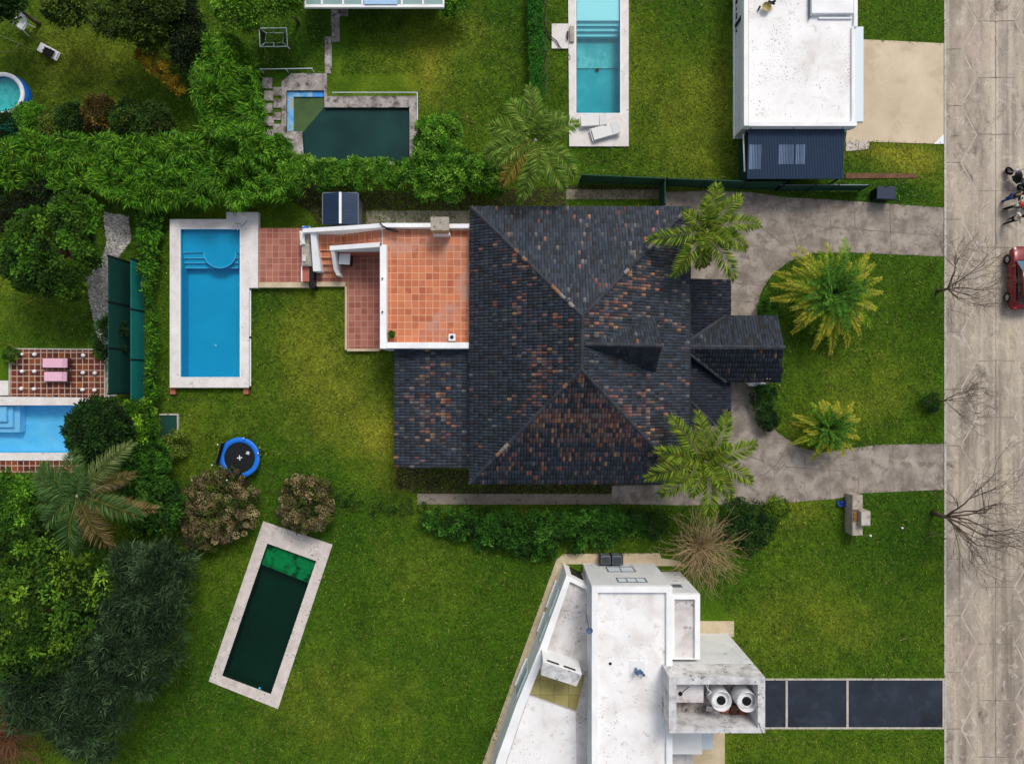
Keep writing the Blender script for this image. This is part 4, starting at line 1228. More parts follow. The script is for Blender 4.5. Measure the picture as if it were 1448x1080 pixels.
gw = MB(); x0_ = P2(1047.5, 0)[0]; gw.box(x0_, P2(0, 190)[1], .1, x0_ + .15, P2(0, -90)[1], 2.3); gw.build('window', M['dark_glass'], wh)
for y in (195, 40):
    fin = MB(); a_ = P2(1037.6, y); fin.box(a_[0], a_[1], .1, a_[0] + .7, a_[1] + (.25 if y == 195 else .12), zw_ - .3)
    fin.build('corner_pier' if y == 195 else 'dark_fin', M['white_wall'] if y == 195 else M['dark_metal'], wh)
MB().pbox(1037.2, -90, 1039.2, 196, -.1, .16).build('gallery_kerb', M['white_wall'], wh)
pier = MB(); a_ = P2(1037.6, 195.5); b_ = P2(1060, 187)
# blue ribbed canopy
cz = 2.2
xl_, xr_ = P2(1056, 0, cz)[0], P2(1192, 0, cz)[0]; yt_, yb_ = P2(0, 183, cz + .25)[1], P2(0, 253, cz)[1]
n = 62; cp = MB()
def canopy(mb, xa, xb, ya, yb2, n, dz):
    for i in range(n):
        p, q_, r_ = xa + (xb - xa) * i / n, xa + (xb - xa) * (i + .55) / n, xa + (xb - xa) * (i + 1) / n
        f_ = lambda y: cz + .25 * (y - yb_) / (yt_ - yb_) + dz
        for (u0, u1, d0_, d1_) in ((p, (p + q_) / 2, 0, .035), ((p + q_) / 2, q_, .035, 0), (q_, r_, 0, 0)):
            mb.add([(u0, yb2, f_(yb2) + d0_), (u1, yb2, f_(yb2) + d1_), (u1, ya, f_(ya) + d1_), (u0, ya, f_(ya) + d0_)], [(0, 1, 2, 3)])
canopy(cp, xl_, xr_, yt_, yb_, n, 0)
can = cp.build('canopy', M['navy_sheet'], wh)
for (pa_, pb_, ya2, yb2) in ((1058, 1075, 206, 240), (1100, 1121, 206, 233), (1124, 1137, 206, 233)):
    c2 = MB(); canopy(c2, P2(pa_, 0, cz)[0], P2(pb_, 0, cz)[0], P2(0, ya2, cz)[1], P2(0, yb2, cz)[1], int((pb_ - pa_) / 2.2), .012); c2.build('pale_panel', M['pale_sheet'], can)
cf = MB()
for x in (1056, 1123, 1192): cf.pbox(x - .8, 184, x + .8, 253, cz - .3, cz - .08)
for y in (200, 218, 236, 252): cf.pbox(1056, y - .7, 1192, y + .7, cz - .2, cz - .06)
cf.build('canopy_frame', M['dark_metal'], can)
for x in (1058, 1125, 1190):
    c_ = P2(x, 250, cz); MB().cyl(c_[0], c_[1], 0, cz - .2, .06).build('canopy_post', M['dark_metal'], can)
pl = MB(); pl.tube([P(1051, 190, 2.0), P(1053, 243, 1.9)], .05); tag(pl.build('white_pole', M['white_paint']), 'white pole lying beside the blue canopy of the top white house', 'pole')
# scraps on the roof
s = thing('roof_antenna', 'small dark and yellow antenna debris on the top white roof', 'antenna', P(1086, 6, zw_))
MB().tube([P(1072, 15, zw_ + .05), P(1075, 9, zw_ + .3)], .06).build('stub', M['dark_metal'], s); b_ = MB(); b_.tube([P(1086, 7, zw_ + .1), P(1097, 1, zw_ + .4)], .08); b_.tube([P(1087, 2, zw_ + .1), P(1095, 6, zw_ + .4)], .07); b_.build('bracket', M['dark_metal'], s)
b_ = MB(); c_ = P2(1082, 13, zw_); b_.lathe(c_[0], c_[1], [(.0, zw_ + .1), (.18, zw_ + .16), (.3, zw_ + .3)], 14); b_.build('dish', M['yellow_tiles'], s)
for i, (x, y, r) in enumerate([(1042, 5, .17), (1041.5, 15, .1), (1041.5, 22, .1), (1042, 27, .14), (1041.5, 37, .09), (1041.5, 46, .1)]):
    c_ = P2(x, y); t_ = thing('flower_pot', ['round dark potted shrub nearest the top edge beside the white house', 'second dark pot from the top in the white house gallery', 'third dark pot from the top in the white house gallery', 'wide dark pot fourth from the top in the white house gallery',
                             'smallest dark pot in the row in the white house gallery', 'last dark pot of the row beside the dark fin of the white house'][i], 'flower pot', (c_[0], c_[1], .1), 'dark pots in the white house gallery')
    s = MB(); s.lathe(c_[0], c_[1], [(0, .1), (r * .8, .1), (r, .1 + r * 1.6), (r * .8, .1 + r * 1.6), (0, .08 + r * 1.5)], 16); s.build('pot', M['black'], t_)

# building at the top edge with a glazed veranda
sbm = None
vd = thing('glazed_veranda', 'white framed glazed veranda roof cut by the top edge of the photo', 'veranda', P(530, -30, 0))
zv = 2.3
MB().pbox(430, 6.5, 628, 10.5, zv - .2, zv).build('front_beam', M['white_wall'], vd)
fr = MB()
for x in (431, 455, 485, 512, 538, 568, 598, 627): fr.pbox(x - 1.2, -60, x + 1.2, 6.3, zv - .15, zv + .02)
fr.build('glazing_bars', M['white_paint'], vd)
MB().pbox(432, -70, 626, -28, 0, zv - .2).build('wall', M['white_wall'], vd)

MB().pbox(430, -60, 628, 6.3, zv - .12, zv - .06).build('glass_roof', plain('veranda_glass', '#7f9c98', .15, var=.25, scale=.6, spec=.6), vd)
MB().pbox(515, 0, 562, 6, zv + .03, zv + .08).build('blue_panel', plain('sky_panel', '#9fbfe0', .3), vd)
# ================================================================ white modern house at the bottom
mh = thing('modern_house', 'white cubic house with flat roofs and a water tank tower at the bottom', 'house', P(880, 950, 0))
zr = 5.37
B0 = [P2(824, 796), P2(925, 796), P2(925, 1130), P2(824, 1130)]
x0m, x1m, y0m = B0[0][0], B0[1][0], B0[0][1]; ySm = B0[2][1]
MB().box(x0m, ySm, 0, x1m, y0m, zr - .3).build('main_block', M['tower_wall'], mh)
t_ = .36
pm = MB(); pm.ring([(x0m, ySm), (x1m, ySm), (x1m, y0m), (x0m, y0m)], [[(x0m + t_, ySm + t_), (x1m - t_, ySm + t_), (x1m - t_, y0m - t_), (x0m + t_, y0m - t_)]], zr - .3, zr)
pm.build('parapet', M['white_wall'], mh, bevel=.02)
MB().box(x0m + t_, ySm + t_, zr - .35, x1m - t_, y0m - t_, zr - .22).build('main_roof', M['white_roof'], mh)
# windows of the north wall
def nwin(x0, x1, z0, z1, bars):
    f_ = MB(); y_ = y0m
    for a_, b_ in ((x0, x0 + .06), (x1 - .06, x1)) + tuple((x0 + (x1 - x0) * k_ - .02, x0 + (x1 - x0) * k_ + .02) for k_ in bars): f_.box(a_, y_, z0, b_, y_ + .04, z1)
    for a_, b_ in ((z0, z0 + .06), (z1 - .06, z1)): f_.box(x0 + .06, y_ + .002, a_, x1 - .06, y_ + .036, b_)
    wf = f_.build('window', M['grey_metal'], mh)
    g_ = MB(); g_.box(x0 + .05, y_ - .03, z0 + .05, x1 - .05, y_ + .012, z1 - .05); g_.build('pane', M['pale_blue'], wf)
nwin(x0m + 1.7, x0m + 3.5, 3.6, 4.55, (.33, .66)); nwin(x0m + 1.4, x0m + 3.2, 1.0, 2.2, (.5,))
# east wing
zE2 = 5.0
a_ = P2(990, 840, zE2); yb_ = P2(0, 932, zE2)[1]
MB().box(x1m + .003, yb_, 0, a_[0], a_[1], zE2 - .3).build('east_wing', M['tower_wall'], mh)
pm = MB(); pm.ring([(x1m + .003, yb_), (a_[0], yb_), a_, (x1m + .003, a_[1])], [[(x1m + .2, yb_ + .02), (a_[0] - .3, yb_ + .02), (a_[0] - .3, a_[1] - .3), (x1m + .2, a_[1] - .3)]], zE2 - .3, zE2)
pm.build('east_parapet', M['white_wall'], mh)
MB().box(x1m + .1, yb_ + .01, zE2 - .35, a_[0] - .3, a_[1] - .3, zE2 - .24).build('east_roof', M['dirty_roof'], mh)
ew = MB(); ew.box(a_[0] - 1.3, a_[1], 3.0, a_[0] - .7, a_[1] + .03, 3.6); ew.build('east_window', M['grey_metal'], mh)
# tank tower
zt_ = 7.0; zf = 5.1
tx0, tx1 = P2(946, 0, zt_)[0], P2(1082, 0, zt_)[0]; ty1 = P2(0, 957, zt_)[1]; ty0 = P2(0, 1036, zt_)[1]
MB().box(tx0, ty0, 0, tx1, ty1, zf).build('tower', M['tower_wall'], mh)
tw_ = MB(); hole = [(tx0 + .42, ty0 + .30), (tx1 - .42, ty0 + .30), (tx1 - .42, ty1 - .42), (tx0 + .42, ty1 - .42)]
tw_.ring([(tx0, ty0), (tx1, ty0), (tx1, ty1), (tx0, ty1)], [hole], zf + .003, zt_)
hl = hole
towr = tw_.build('tower_parapet', M['marbled'], mh)
MB().box(hl[0][0], hl[0][1], zf + .004, hl[1][0], hl[2][1], zf + .03).build('tower_floor', M['mossy_stone'], towr)
MB().box(hl[0][0] + .01, hl[2][1] - 1.35, zf + .03, hl[0][0] + 1.75, hl[2][1] - .01, 6.3).build('tower_slab', M['dirty_roof'], towr)
ss = MB(); ss.box(tx1 + .002, ty0 - .05, 4.2, tx1 + .42, ty0 + .9, 4.9); ss.build('tower_corner', M['edge_stone'], mh)
sl = MB(); c_ = P2(962, 980, 6.3); sl.cyl(c_[0], c_[1], 6.3, 6.36, .12); sl.tube([(c_[0], c_[1], 6.35), (c_[0] + .5, c_[1] + .45, 6.4)], .02); sl.build('floor_drain', M['black'], towr)
for i, (x, y) in enumerate(((1019, 989), (1055, 990))):
    c_ = P2(x, y, 6.45)
    t = thing('water_tank', ('left' if i == 0 else 'right') + ' one of two white ribbed water tanks with black lids in the rooftop tower', 'water tank', (c_[0], c_[1], zf + .35), 'water tanks in the rooftop tower')
    s = MB(); prof = [(0, zf + .38), (.56, zf + .38)]
    for k_ in range(7):
        z_ = zf + .42 + k_ * .17; prof += [(.57, z_), (.59, z_ + .05), (.59, z_ + .10), (.57, z_ + .15)]
    prof += [(.56, 6.15), (.5, 6.32), (.3, 6.4), (.0, 6.42)]
    s.lathe(c_[0], c_[1], prof, 36); s.build('body', M['white_plastic'], t, smooth=True)
    s = MB(); s.lathe(c_[0] + .04, c_[1] - .04, [(.26, 6.36), (.26, 6.46), (.22, 6.5), (0, 6.51)], 28); s.build('lid', M['black'], t)
random.seed(12)
for i, (x, y, m_) in enumerate([(1036, 1012, 'wood'), (1024, 1010, 'brick_block'), (1048, 1012, 'terracotta_pot'), (1012, 1009, 'marbled'), (1003, 1012, 'marbled')]):
    c_ = P2(x, y - 11, 5.2); o = MB().rbox(c_[0], c_[1], zf + .03, zf + (.35 if i < 3 else .2), .4, .55 if i < 3 else .3, random.uniform(-.1, .1)).build('loose_brick' if i < 3 else 'rubble_piece', M[m_], bevel=.02)
    tag(o, ['brown brick block between the two water tanks', 'reddish block below the left water tank', 'terracotta block below the right water tank', 'pale broken lump under the left water tank', 'white rubble lump at the left end of the tank bay'][i], 'block', 'blocks on the tank tower floor')
pp = MB()
pp.tube([(hl[0][0] + 1.8, hl[2][1] - .1, 6.4), (hl[0][0] + 1.95, hl[2][1] - .5, 6.5), (hl[0][0] + 2.1, hl[2][1] - .6, 6.6), (hl[0][0] + 1.9, hl[2][1] - .9, 6.5)], .035)
pp.tube([(hl[0][0] + 1.78, ty1 - .1, 7.05), (hl[0][0] + 1.85, ty1 - .6, 6.9)], .03)
pp.tube([P(990, 985, 5.2), P(995, 1000, 5.2), P(1030, 1003, 5.25), P(1066, 1001, 5.2)], .05)
tag(pp.build('water_pipe', M['white_plastic'], smooth=True), 'white water pipes running between slab and tanks in the rooftop tower', 'pipe')
wi = MB(); wi.tube([P(1063, 1010, 5.4), P(1073, 1022, 7.04), P(1079, 1038, 7.02), P(1081, 1042, 6.2)], .025)
tag(wi.build('black_cable', M['black']), 'black cable hanging over the lower right corner of the tank tower', 'cable')
lr = MB()
for dx in (0, .35): lr.tube([P(938 + dx * 20, 975, 5.45), P(953 + dx * 3, 1006, 6.9)], .03)
lr.tube([P(936, 992, 5.4), P(952, 1026, 6.9)], .03)
tag(lr.build('wall_ladder', M['grey_metal']), 'thin metal ladder rails leaning on the left side of the tank tower', 'ladder')
# lower slabs south of the tower
MB().pbox(944.5, 1034, 993, 1066, 0, 3.0).build('entrance_slab', M['white_wall'], mh)
MB().pbox(993.3, 1036, 1008, 1059, 0, 2.4).build('side_slab', M['pale_blue'], mh)
MB().pbox(944.5, 1066.3, 980, 1110, 0, 1.6).build('lower_slab', M['dirty_roof'], mh)
# ---- west wing, slanted
zW = 2.95
Wp = [(801, 813), (832, 829), (840, 860), (842, 1130), (690, 1130), (702, 1074), (730, 996), (764, 914)]
Wo = [P2(*p, zW) for p in Wp]
MB().prism(Wo, 0, zW - .32).build('west_wing', M['white_wall'], mh)
Wi_px = [(806, 822), (830, 834), (834, 862), (836, 1126), (705, 1126), (715, 1078), (741, 1001), (774, 917)]
pw_ = MB(); pw_.ring(Wo, [[P2(*p, zW) for p in Wi_px]], zW - .32, zW)
pw_.build('west_parapet', M['white_wall'], mh, bevel=.02)
wr = MB(); wr.ring([P2(*p, zW - .2) for p in Wi_px], [], zW - .36, zW - .26); wr.build('west_roof', M['dirty_roof'], mh)
dk_ = MB(); dk_.ring([P2(*p, zW - .2) for p in [(766, 936), (827, 955), (815, 1004), (749, 981)]], [], zW - .3, zW - .2); dk_.build('yellow_deck', M['yellow_tiles'], mh)
r2 = MB(); r2.ring([P2(*p, zW - .2) for p in [(748, 984), (814, 1007), (816, 1126), (706, 1126), (716, 1079)]], [], zW - .3, zW - .22); r2.build('lower_roof', M['white_roof'], mh)
bx_ = [P2(*p, 5.0) for p in [(768, 935), (823, 954), (815, 971), (765, 955)]]
bxm = MB(); bxm.prism(bx_, zW - .25, 4.9); skl = bxm.build('roof_box', M['white_wall'], mh)
MB().prism([P2(*p, 5.0) for p in [(768.6, 936), (822, 954.4), (814.6, 970), (765.8, 954.4)]], 4.9, 4.96).build('box_top', M['marbled'], skl)
v_ = MB()
for u_ in (.12, .55):
    a_ = Vector(bx_[0]) + (Vector(bx_[1]) - Vector(bx_[0])) * u_; d_ = (Vector(bx_[1]) - Vector(bx_[0])); an_ = math.atan2(d_.y, d_.x)
    nrm_ = Vector((-d_.y, d_.x)).normalized(); nrm_ = nrm_ if nrm_.y > 0 else -nrm_
    cpos = a_ + d_ * .14 + nrm_ * .02
    v_.rbox(cpos.x, cpos.y, 4.55, 4.72, d_.length * .3, .05, an_)
v_.build('vent_slot', M['black'], skl)
# west wall windows (faces the lawn)
def wallpt(t_, z, a_, b_):
    p = Vector(a_) + (Vector(b_) - Vector(a_)) * t_; return (p.x, p.y, z)
for (p, q_, t0, t1) in ((Wo[0], Wo[7], .25, .62), (Wo[0], Wo[7], .72, .98), (Wo[7], Wo[6], .5, .95)):
    d_ = (Vector(q_) - Vector(p)); an_ = math.atan2(d_.y, d_.x); c_ = Vector(p) + d_ * (t0 + t1) / 2
    nrm_ = Vector((-d_.y, d_.x)).normalized(); nrm_ = nrm_ if nrm_.x < 0 else -nrm_
    c_ = c_ + nrm_ * .03
    w_ = MB().rbox(c_.x, c_.y, .4, 2.3, d_.length * (t1 - t0), .1, an_).build('window', M['blue_glass'], mh)
    c_ = c_ + nrm_ * .06
    MB().rbox(c_.x, c_.y, .35, .5, d_.length * (t1 - t0) + .1, .16, an_).build('sill', M['white_wall'], w_)
c_ = P2(816, 801, 1.2); MB().add([(c_[0] - .45, c_[1] + .25, .4), (c_[0] + .5, c_[1] - .2, .4), (c_[0] + .5, c_[1] - .12, 2.1), (c_[0] - .45, c_[1] + .33, 2.1)], [(0, 1, 2, 3)])
dkw = MB(); a_, b_ = Vector(Wo[0]), Vector(Wo[1]); m_ = a_ + (b_ - a_) * .55; d_ = b_ - a_
nrm_ = Vector((-d_.y, d_.x)).normalized(); nrm_ = nrm_ if nrm_.y > 0 else -nrm_
m_ = m_ + nrm_ * .03; dkw.rbox(m_.x, m_.y, .3, 2.0, .85, .06, math.atan2(d_.y, d_.x)); dkw.build('dark_window', M['black'], mh)
# paving around
pv = MB()
pv.ring([P2(*p, .05) for p in [(787, 791), (797, 783), (933, 782), (935, 789), (962, 793), (964, 800), (926, 800), (926, 797.5), (797, 797.5), (773, 866), (755, 917), (698, 1082), (688, 1112), (670, 1112), (682, 1080)]], [], -.1, .05)
pv.ring([P2(*p, .05) for p in [(960, 878), (1038, 878), (1038, 900), (1034, 900), (1034, 1030), (1025, 1030), (1025, 1120), (940, 1120), (940, 1000), (960, 1000)]], [], -.1, .045)
tag(pv.build('house_paving', M['sand_paving']), 'sand coloured paving strip around the white cubic house', 'paving', kind='structure')
# dish and vents
ds = thing('satellite_dish', 'small grey satellite dish on a mast at the main parapet of the cubic house', 'satellite dish', P(831, 880, zW - .2))
s = MB(); s.tube([P(829, 869, 3.0), P(833, 889, 5.9)], .04); s.build('mast', M['grey_metal'], ds)
c_ = P2(833.5, 891, 5.95); s = MB(); s.lathe(c_[0], c_[1], [(0, 5.9), (.1, 5.91), (.17, 5.94), (.2, 6.0), (.19, 6.01), (.16, 5.96), (0, 5.93)], 20); s.build('dish', M['steel_blue'], ds)
vt = thing('roof_vent', 'grey twin pipe vent standing in the middle of the long white roof', 'vent', P(903, 948, zr - .22))
for i, (x, y, r, h_) in enumerate(((900, 947, .17, .55), (906, 948.5, .12, .4), (910, 953, .09, .3))):
    c_ = P2(x, y, zr); s = MB(); s.cyl(c_[0], c_[1], zr - .22, zr - .2 + h_, r * .5); s.cyl(c_[0], c_[1], zr - .2 + h_, zr - .12 + h_, r, r * .7); s.build('pipe', M['steel_blue'], vt)
c_ = P2(902, 945, zr); MB().rbox(c_[0], c_[1], zr - .219, zr - .19, .9, .8).build('base_plate', M['white_paint'], vt)
rs = MB(); c_ = P2(863, 938, zr - .2); rs.cyl(c_[0], c_[1], zr - .22, zr - .2, .09); tag(rs.build('roof_drain', M['dark_metal']), 'tiny dark drain in the left part of the long white roof', 'drain')
# air conditioners by the north wall
for i, x in enumerate((854, 870)):
    c_ = P2(x, 787); t = thing('air_conditioner', ('grey air conditioner standing left of its twin by the north wall', 'grey air conditioner standing right of its twin by the north wall')[i], 'air conditioner', (c_[0], c_[1], .06), 'air conditioners by the cubic house')
    MB().rbox(c_[0], c_[1], .12, .95, .66, .55).build('casing', M['grey_metal'], t, bevel=.02)
    g_ = MB()
    for k_ in range(7): g_.rbox(c_[0], c_[1] - .2 + k_ * .068, .95, .985, .56, .025)
    g_.build('grille', M['dark_metal'], t)
    g_ = MB(); g_.rbox(c_[0] - .35, c_[1], .06, 1.0, .04, .62); g_.rbox(c_[0] + .35, c_[1], .06, 1.0, .04, .62); g_.build('frame', M['black'], t)

# ================================================================ fences, screens, small built things
def fence(name, label, pts, h, mat, th=.06, post=2.2, cat='fence', pmat='dark_metal'):
    root = thing(name, label, cat, (pts[0][0], pts[0][1], 0))
    for (x0, y0), (x1, y1) in zip(pts[:-1], pts[1:]):
        d_ = Vector((x1 - x0, y1 - y0)); L = d_.length; an_ = math.atan2(d_.y, d_.x)
        MB().rbox((x0 + x1) / 2, (y0 + y1) / 2, .05, h, L, th, an_).build('mesh_panel', M[mat], root)
        n = max(1, int(L / post))
        for i in range(n + 1):
            MB().rbox(x0 + (x1 - x0) * i / n, y0 + (y1 - y0) * i / n, 0, h + .08, .1, .1, an_).build('post', M[pmat], root)
    return root
fence('mesh_fence', 'long dark green mesh fence between the upper gardens and the tiled house', [P2(820, 258), P2(935, 263), P2(1046, 267), P2(1096, 268)], 1.75, 'green_mesh')
fence('mesh_fence', 'dark green mesh fence running up beside the blue canopy', [P2(1045, 266), P2(1045, 202)], 1.75, 'green_mesh')
fence('garden_gate', 'narrow dark green gate between fence and tiled roof', [P2(932.5, 264), P2(932.5, 297)], 1.75, 'green_mesh', cat='gate')
gfn = thing('glass_fence', 'low transparent fence with dark rails under the blue canopy', 'fence', P(1150, 270))
for x0, x1 in ((1097, 1140), (1141, 1172), (1173, 1213)):
    MB().rbox((P2(x0, 0)[0] + P2(x1, 0)[0]) / 2, P2(0, 270)[1], .1, 1.3, (x1 - x0) / 21, .03).build('panel', M['dark_green'], gfn)
for x in (1097, 1140, 1172, 1214):
    MB().rbox(*P2(x, 270), 0, 1.5, .08, .08).build('post', M['dark_metal'], gfn); 
for z_ in (1.4,):
    MB().tube([P(1092, 270) + Vector((0, 0, z_)), P(1216, 270) + Vector((0, 0, z_))], .03).build('rail', M['grey_metal'], gfn)
fence('tall_screen', 'tall dark green windbreak screen left of the blue pool', [P2(186, 372), P2(186, 556)], 2.7, 'dark_green', .05, 2.2, 'screen')
fence('teal_screen', 'lower teal screen standing in front of the tall dark screen', [P2(204, 372), P2(204, 578)], 1.65, 'teal_mesh', .05, 2.6, 'screen')
wf = thing('wire_fence', 'thin dark wire fence right of the narrow clipped hedge', 'fence', P(772, 70))
for y in range(-10, 150, 32): MB().cyl(*P2(771, y), 0, 1.5, .035, n=8).build('post', M['dark_metal'], wf)
for z_ in (.3, .6, .9, 1.2, 1.45): MB().tube([P2(771, -20) + (z_,), P2(771, 146) + (z_,)], .008, n=4).build('wire', M['dark_metal'], wf)
ra = thing('white_rail', 'single thin white rail on short posts beside the bamboo hedge', 'rail', P(404, 97))
MB().tube([P(367, 98, .6), P(442, 97, .6)], .03).build('bar', M['pale_blue'], ra)
for x in (368, 404, 441): MB().cyl(*P2(x, 97.5, .6), 0, .6, .03, n=8).build('post', M['pale_blue'], ra)
# wire cage with net
cg = thing('net_cage', 'pale metal frame cage with a dark net on the grass beside the bamboo hedge', 'cage', P(387, 54))
b4 = [P(366.5, 40.5, .9), P(405, 40, .9), P(406.5, 66, .9), P(367.5, 66.5, .9)]; t4 = [P(376, 47, .02), P(401, 47, .02), P(400, 61, .02), P(375, 61, .02)]
f_ = MB()
for i in range(4):
    f_.tube([b4[i], b4[(i + 1) % 4]], .035); f_.tube([b4[i], t4[i]], .03); f_.tube([t4[i], t4[(i + 1) % 4]], .02)
f_.tube([(b4[0] + b4[1]) / 2, (t4[0] + t4[1]) / 2], .025); f_.tube([(b4[2] + b4[3]) / 2, (t4[2] + t4[3]) / 2], .025); f_.tube([b4[2], P(410, 69.5, .9)], .035)
f_.build('frame', plain('pale_green_metal', '#b9cfc6', .4), cg)
nt_ = MB()
for i in range(4): 
    for k_ in range(1, 12):
        u_ = k_ / 12
        nt_.tube([b4[i].lerp(b4[(i + 1) % 4], u_), t4[i].lerp(t4[(i + 1) % 4], u_)], .008, n=4)
    for k_ in range(1, 5): nt_.tube([b4[i].lerp(t4[i], k_ / 5), b4[(i + 1) % 4].lerp(t4[(i + 1) % 4], k_ / 5)], .008, n=4)
nt_.build('net', M['green_cloth'], cg)
# green hatch panel by the trampoline
gp_ = thing('green_goal', 'flat dark green net panel with a white frame on the lawn left of the trampoline', 'net', P(239, 602))
MB().pbox(227, 587, 250, 619, .03, .12).build('net_panel', M['green_mesh'], gp_)
f_ = MB()
for bq in ((225, 585, 252, 587), (250.2, 587.2, 252, 619), (227, 619.2, 250, 620.4)): f_.pbox(*bq, .0, .18)
f_.build('frame', M['edge_stone'], gp_)
# letterbox wall
lb = thing('letterbox_wall', 'grey concrete entrance wall with a square pillar on the lower front lawn', 'wall', P(1216, 728))
MB().pbox(1205.5, 700, 1220, 757, 0, 1.1).build('wall', M['chimney_cap'], lb, bevel=.02)
MB().pbox(1217, 722.5, 1231, 743.5, 0, 1.5).build('pillar', M['chimney_cap'], lb, bevel=.02)
MB().pbox(1218, 723.5, 1230, 742.5, 1.5, 1.55).build('pillar_cap', M['edge_stone'], lb)
MB().pbox(1207, 720, 1217, 737, 1.1, 1.16).build('letterbox', surf('rust_red', [(0.35, '#7a2a22'), (0.5, '#8a6a2a'), (0.65, '#4a4a5a')], 3, .6, .2, 9), lb)
rag('blue_bag', [(1182, 706), (1195, 708), (1195, 716), (1183, 715)], .02, M['blue_toy'], 'crumpled dark blue bag in the grass left of the grey entrance wall', 'bag', .25)
for i, (x, y) in enumerate(((1230, 757), (1275, 746))):
    c_ = P2(x, y); s = MB(); s.lathe(c_[0], c_[1], [(0, 0), (.06, .01), (.085, .07), (.06, .13), (0, .15)], 16)
    tag(s.build('white_stone', M['white_plastic'], smooth=True), ('round white garden stone just below the grey entrance wall', 'small white garden stone on the lawn right of the grey entrance wall')[i], 'stone')
# blue bin
bn = thing('blue_bin', 'dark blue storage bin on the grass above the curved driveway', 'bin', P(1252, 273))
MB().rbox(*P2(1252, 273, .9), .05, .8, 1.12, .72, -.03).build('body', M['black'], bn, bevel=.03)
MB().rbox(*P2(1253.5, 272.5, .9), .8, .9, 1.24, .84, -.03).build('lid', M['navy_dark'], bn, bevel=.03)
MB().rbox(*P2(1253.5, 264, .9), .82, .93, .3, .06, -.03).build('handle', M['black'], bn)

# trampoline
tp = thing('trampoline', 'round trampoline with a bright blue rim and a white cross mark', 'trampoline', P(337, 648))
cx, cy = P2(339, 647, .75)
s = MB(); s.lathe(cx, cy, [(1.02, .78), (1.05, .82), (1.31, .82), (1.35, .78), (1.31, .74), (1.05, .74), (1.02, .78)], 48); s.build('rim_pad', M['tramp_blue'], tp, smooth=True)
s = MB(); s.lathe(cx, cy, [(0, .76), (.7, .757), (1.06, .765)], 40); s.build('jump_mat', M['tramp_mat'], tp)
s = MB(); s.rbox(cx, cy, .765, .77, .34, .06, .1); s.rbox(cx, cy, .7652, .7702, .06, .34, .1); s.build('cross_mark', M['white_paint'], tp)
for k_ in range(6):
    a_ = k_ * pi / 3 + .25; x_, y_ = cx + 1.37 * math.cos(a_), cy + 1.37 * math.sin(a_)
    MB().tube([(x_, y_, 0), (x_, y_, 1.9 if k_ in (2, 3, 4) else 1.0)], .028).build('pole', M['dark_metal'], tp)
    if k_ in (0, 1, 2, 3, 4): MB().cyl(x_, y_, 1.9 if k_ in (2, 3, 4) else 1.0, 1.97 if k_ in (2, 3, 4) else 1.07, .045).build('pole_cap', M['lamp_glass'], tp)
n_ = MB(); 
for k_ in (2, 3):
    a0_, a1_ = k_ * pi / 3 + .25, (k_ + 1) * pi / 3 + .25
    for j in range(9):
        u_ = j / 8; p0 = Vector((cx + 1.37 * math.cos(a0_), cy + 1.37 * math.sin(a0_), 0)).lerp(Vector((cx + 1.37 * math.cos(a1_), cy + 1.37 * math.sin(a1_), 0)), u_)
        n_.tube([p0 + Vector((0, 0, .8)), p0 + Vector((0, 0, 1.75 - .4 * math.sin(pi * u_)))], .02, n=4)
    for z_ in np.linspace(.9, 1.35, 9): n_.tube([(cx + 1.37 * math.cos(a0_), cy + 1.37 * math.sin(a0_), z_), (cx + 1.37 * math.cos(a1_), cy + 1.37 * math.sin(a1_), z_)], .02, n=4)
n_.build('net', M['black'], tp)
rag('grey_scrap', [(350, 638), (354, 640), (352, 643), (348, 641)], .79, M['white_cloth'], 'small pale scrap lying on the trampoline mat', 'scrap', .1)

# round inflatable pool
ipl = thing('inflatable_pool', 'round blue inflatable pool with a white ring at the left edge', 'inflatable pool', P(14, 140))
cx, cy = P2(11.5, 139, .3); cx, cy = P2(15, 139.5)
cx -= 0.0
s = MB(); s.lathe(cx, cy, [(1.46, 0), (1.5, .1), (1.47, .35), (1.40, .68), (1.34, .68), (1.38, .3), (1.38, .05), (0, .05)], 56); s.build('wall', M['tramp_blue'], ipl, smooth=True)
s = MB(); s.lathe(cx, cy, [(1.18 + .13 + .14 * math.cos(a_), .72 + .11 * math.sin(a_)) for a_ in np.linspace(0, 2 * pi, 13)], 56); s.build('ring', M['white_plastic'], ipl, smooth=True)
s = MB(); s.lathe(cx, cy, [(0, .28), (1.32, .28)], 48); s.build('liner', surf('pool_liner', [(0.35, '#3fb3b4'), (0.6, '#6fd0c8')], 2.2, .6, .12, 7, 0, spots=[('#2b6f72', 5.5, .66)]), ipl)
s = MB(); s.lathe(cx, cy, [(0, .62), (1.33, .62)], 48); s.build('water', M['water_teal'], ipl)
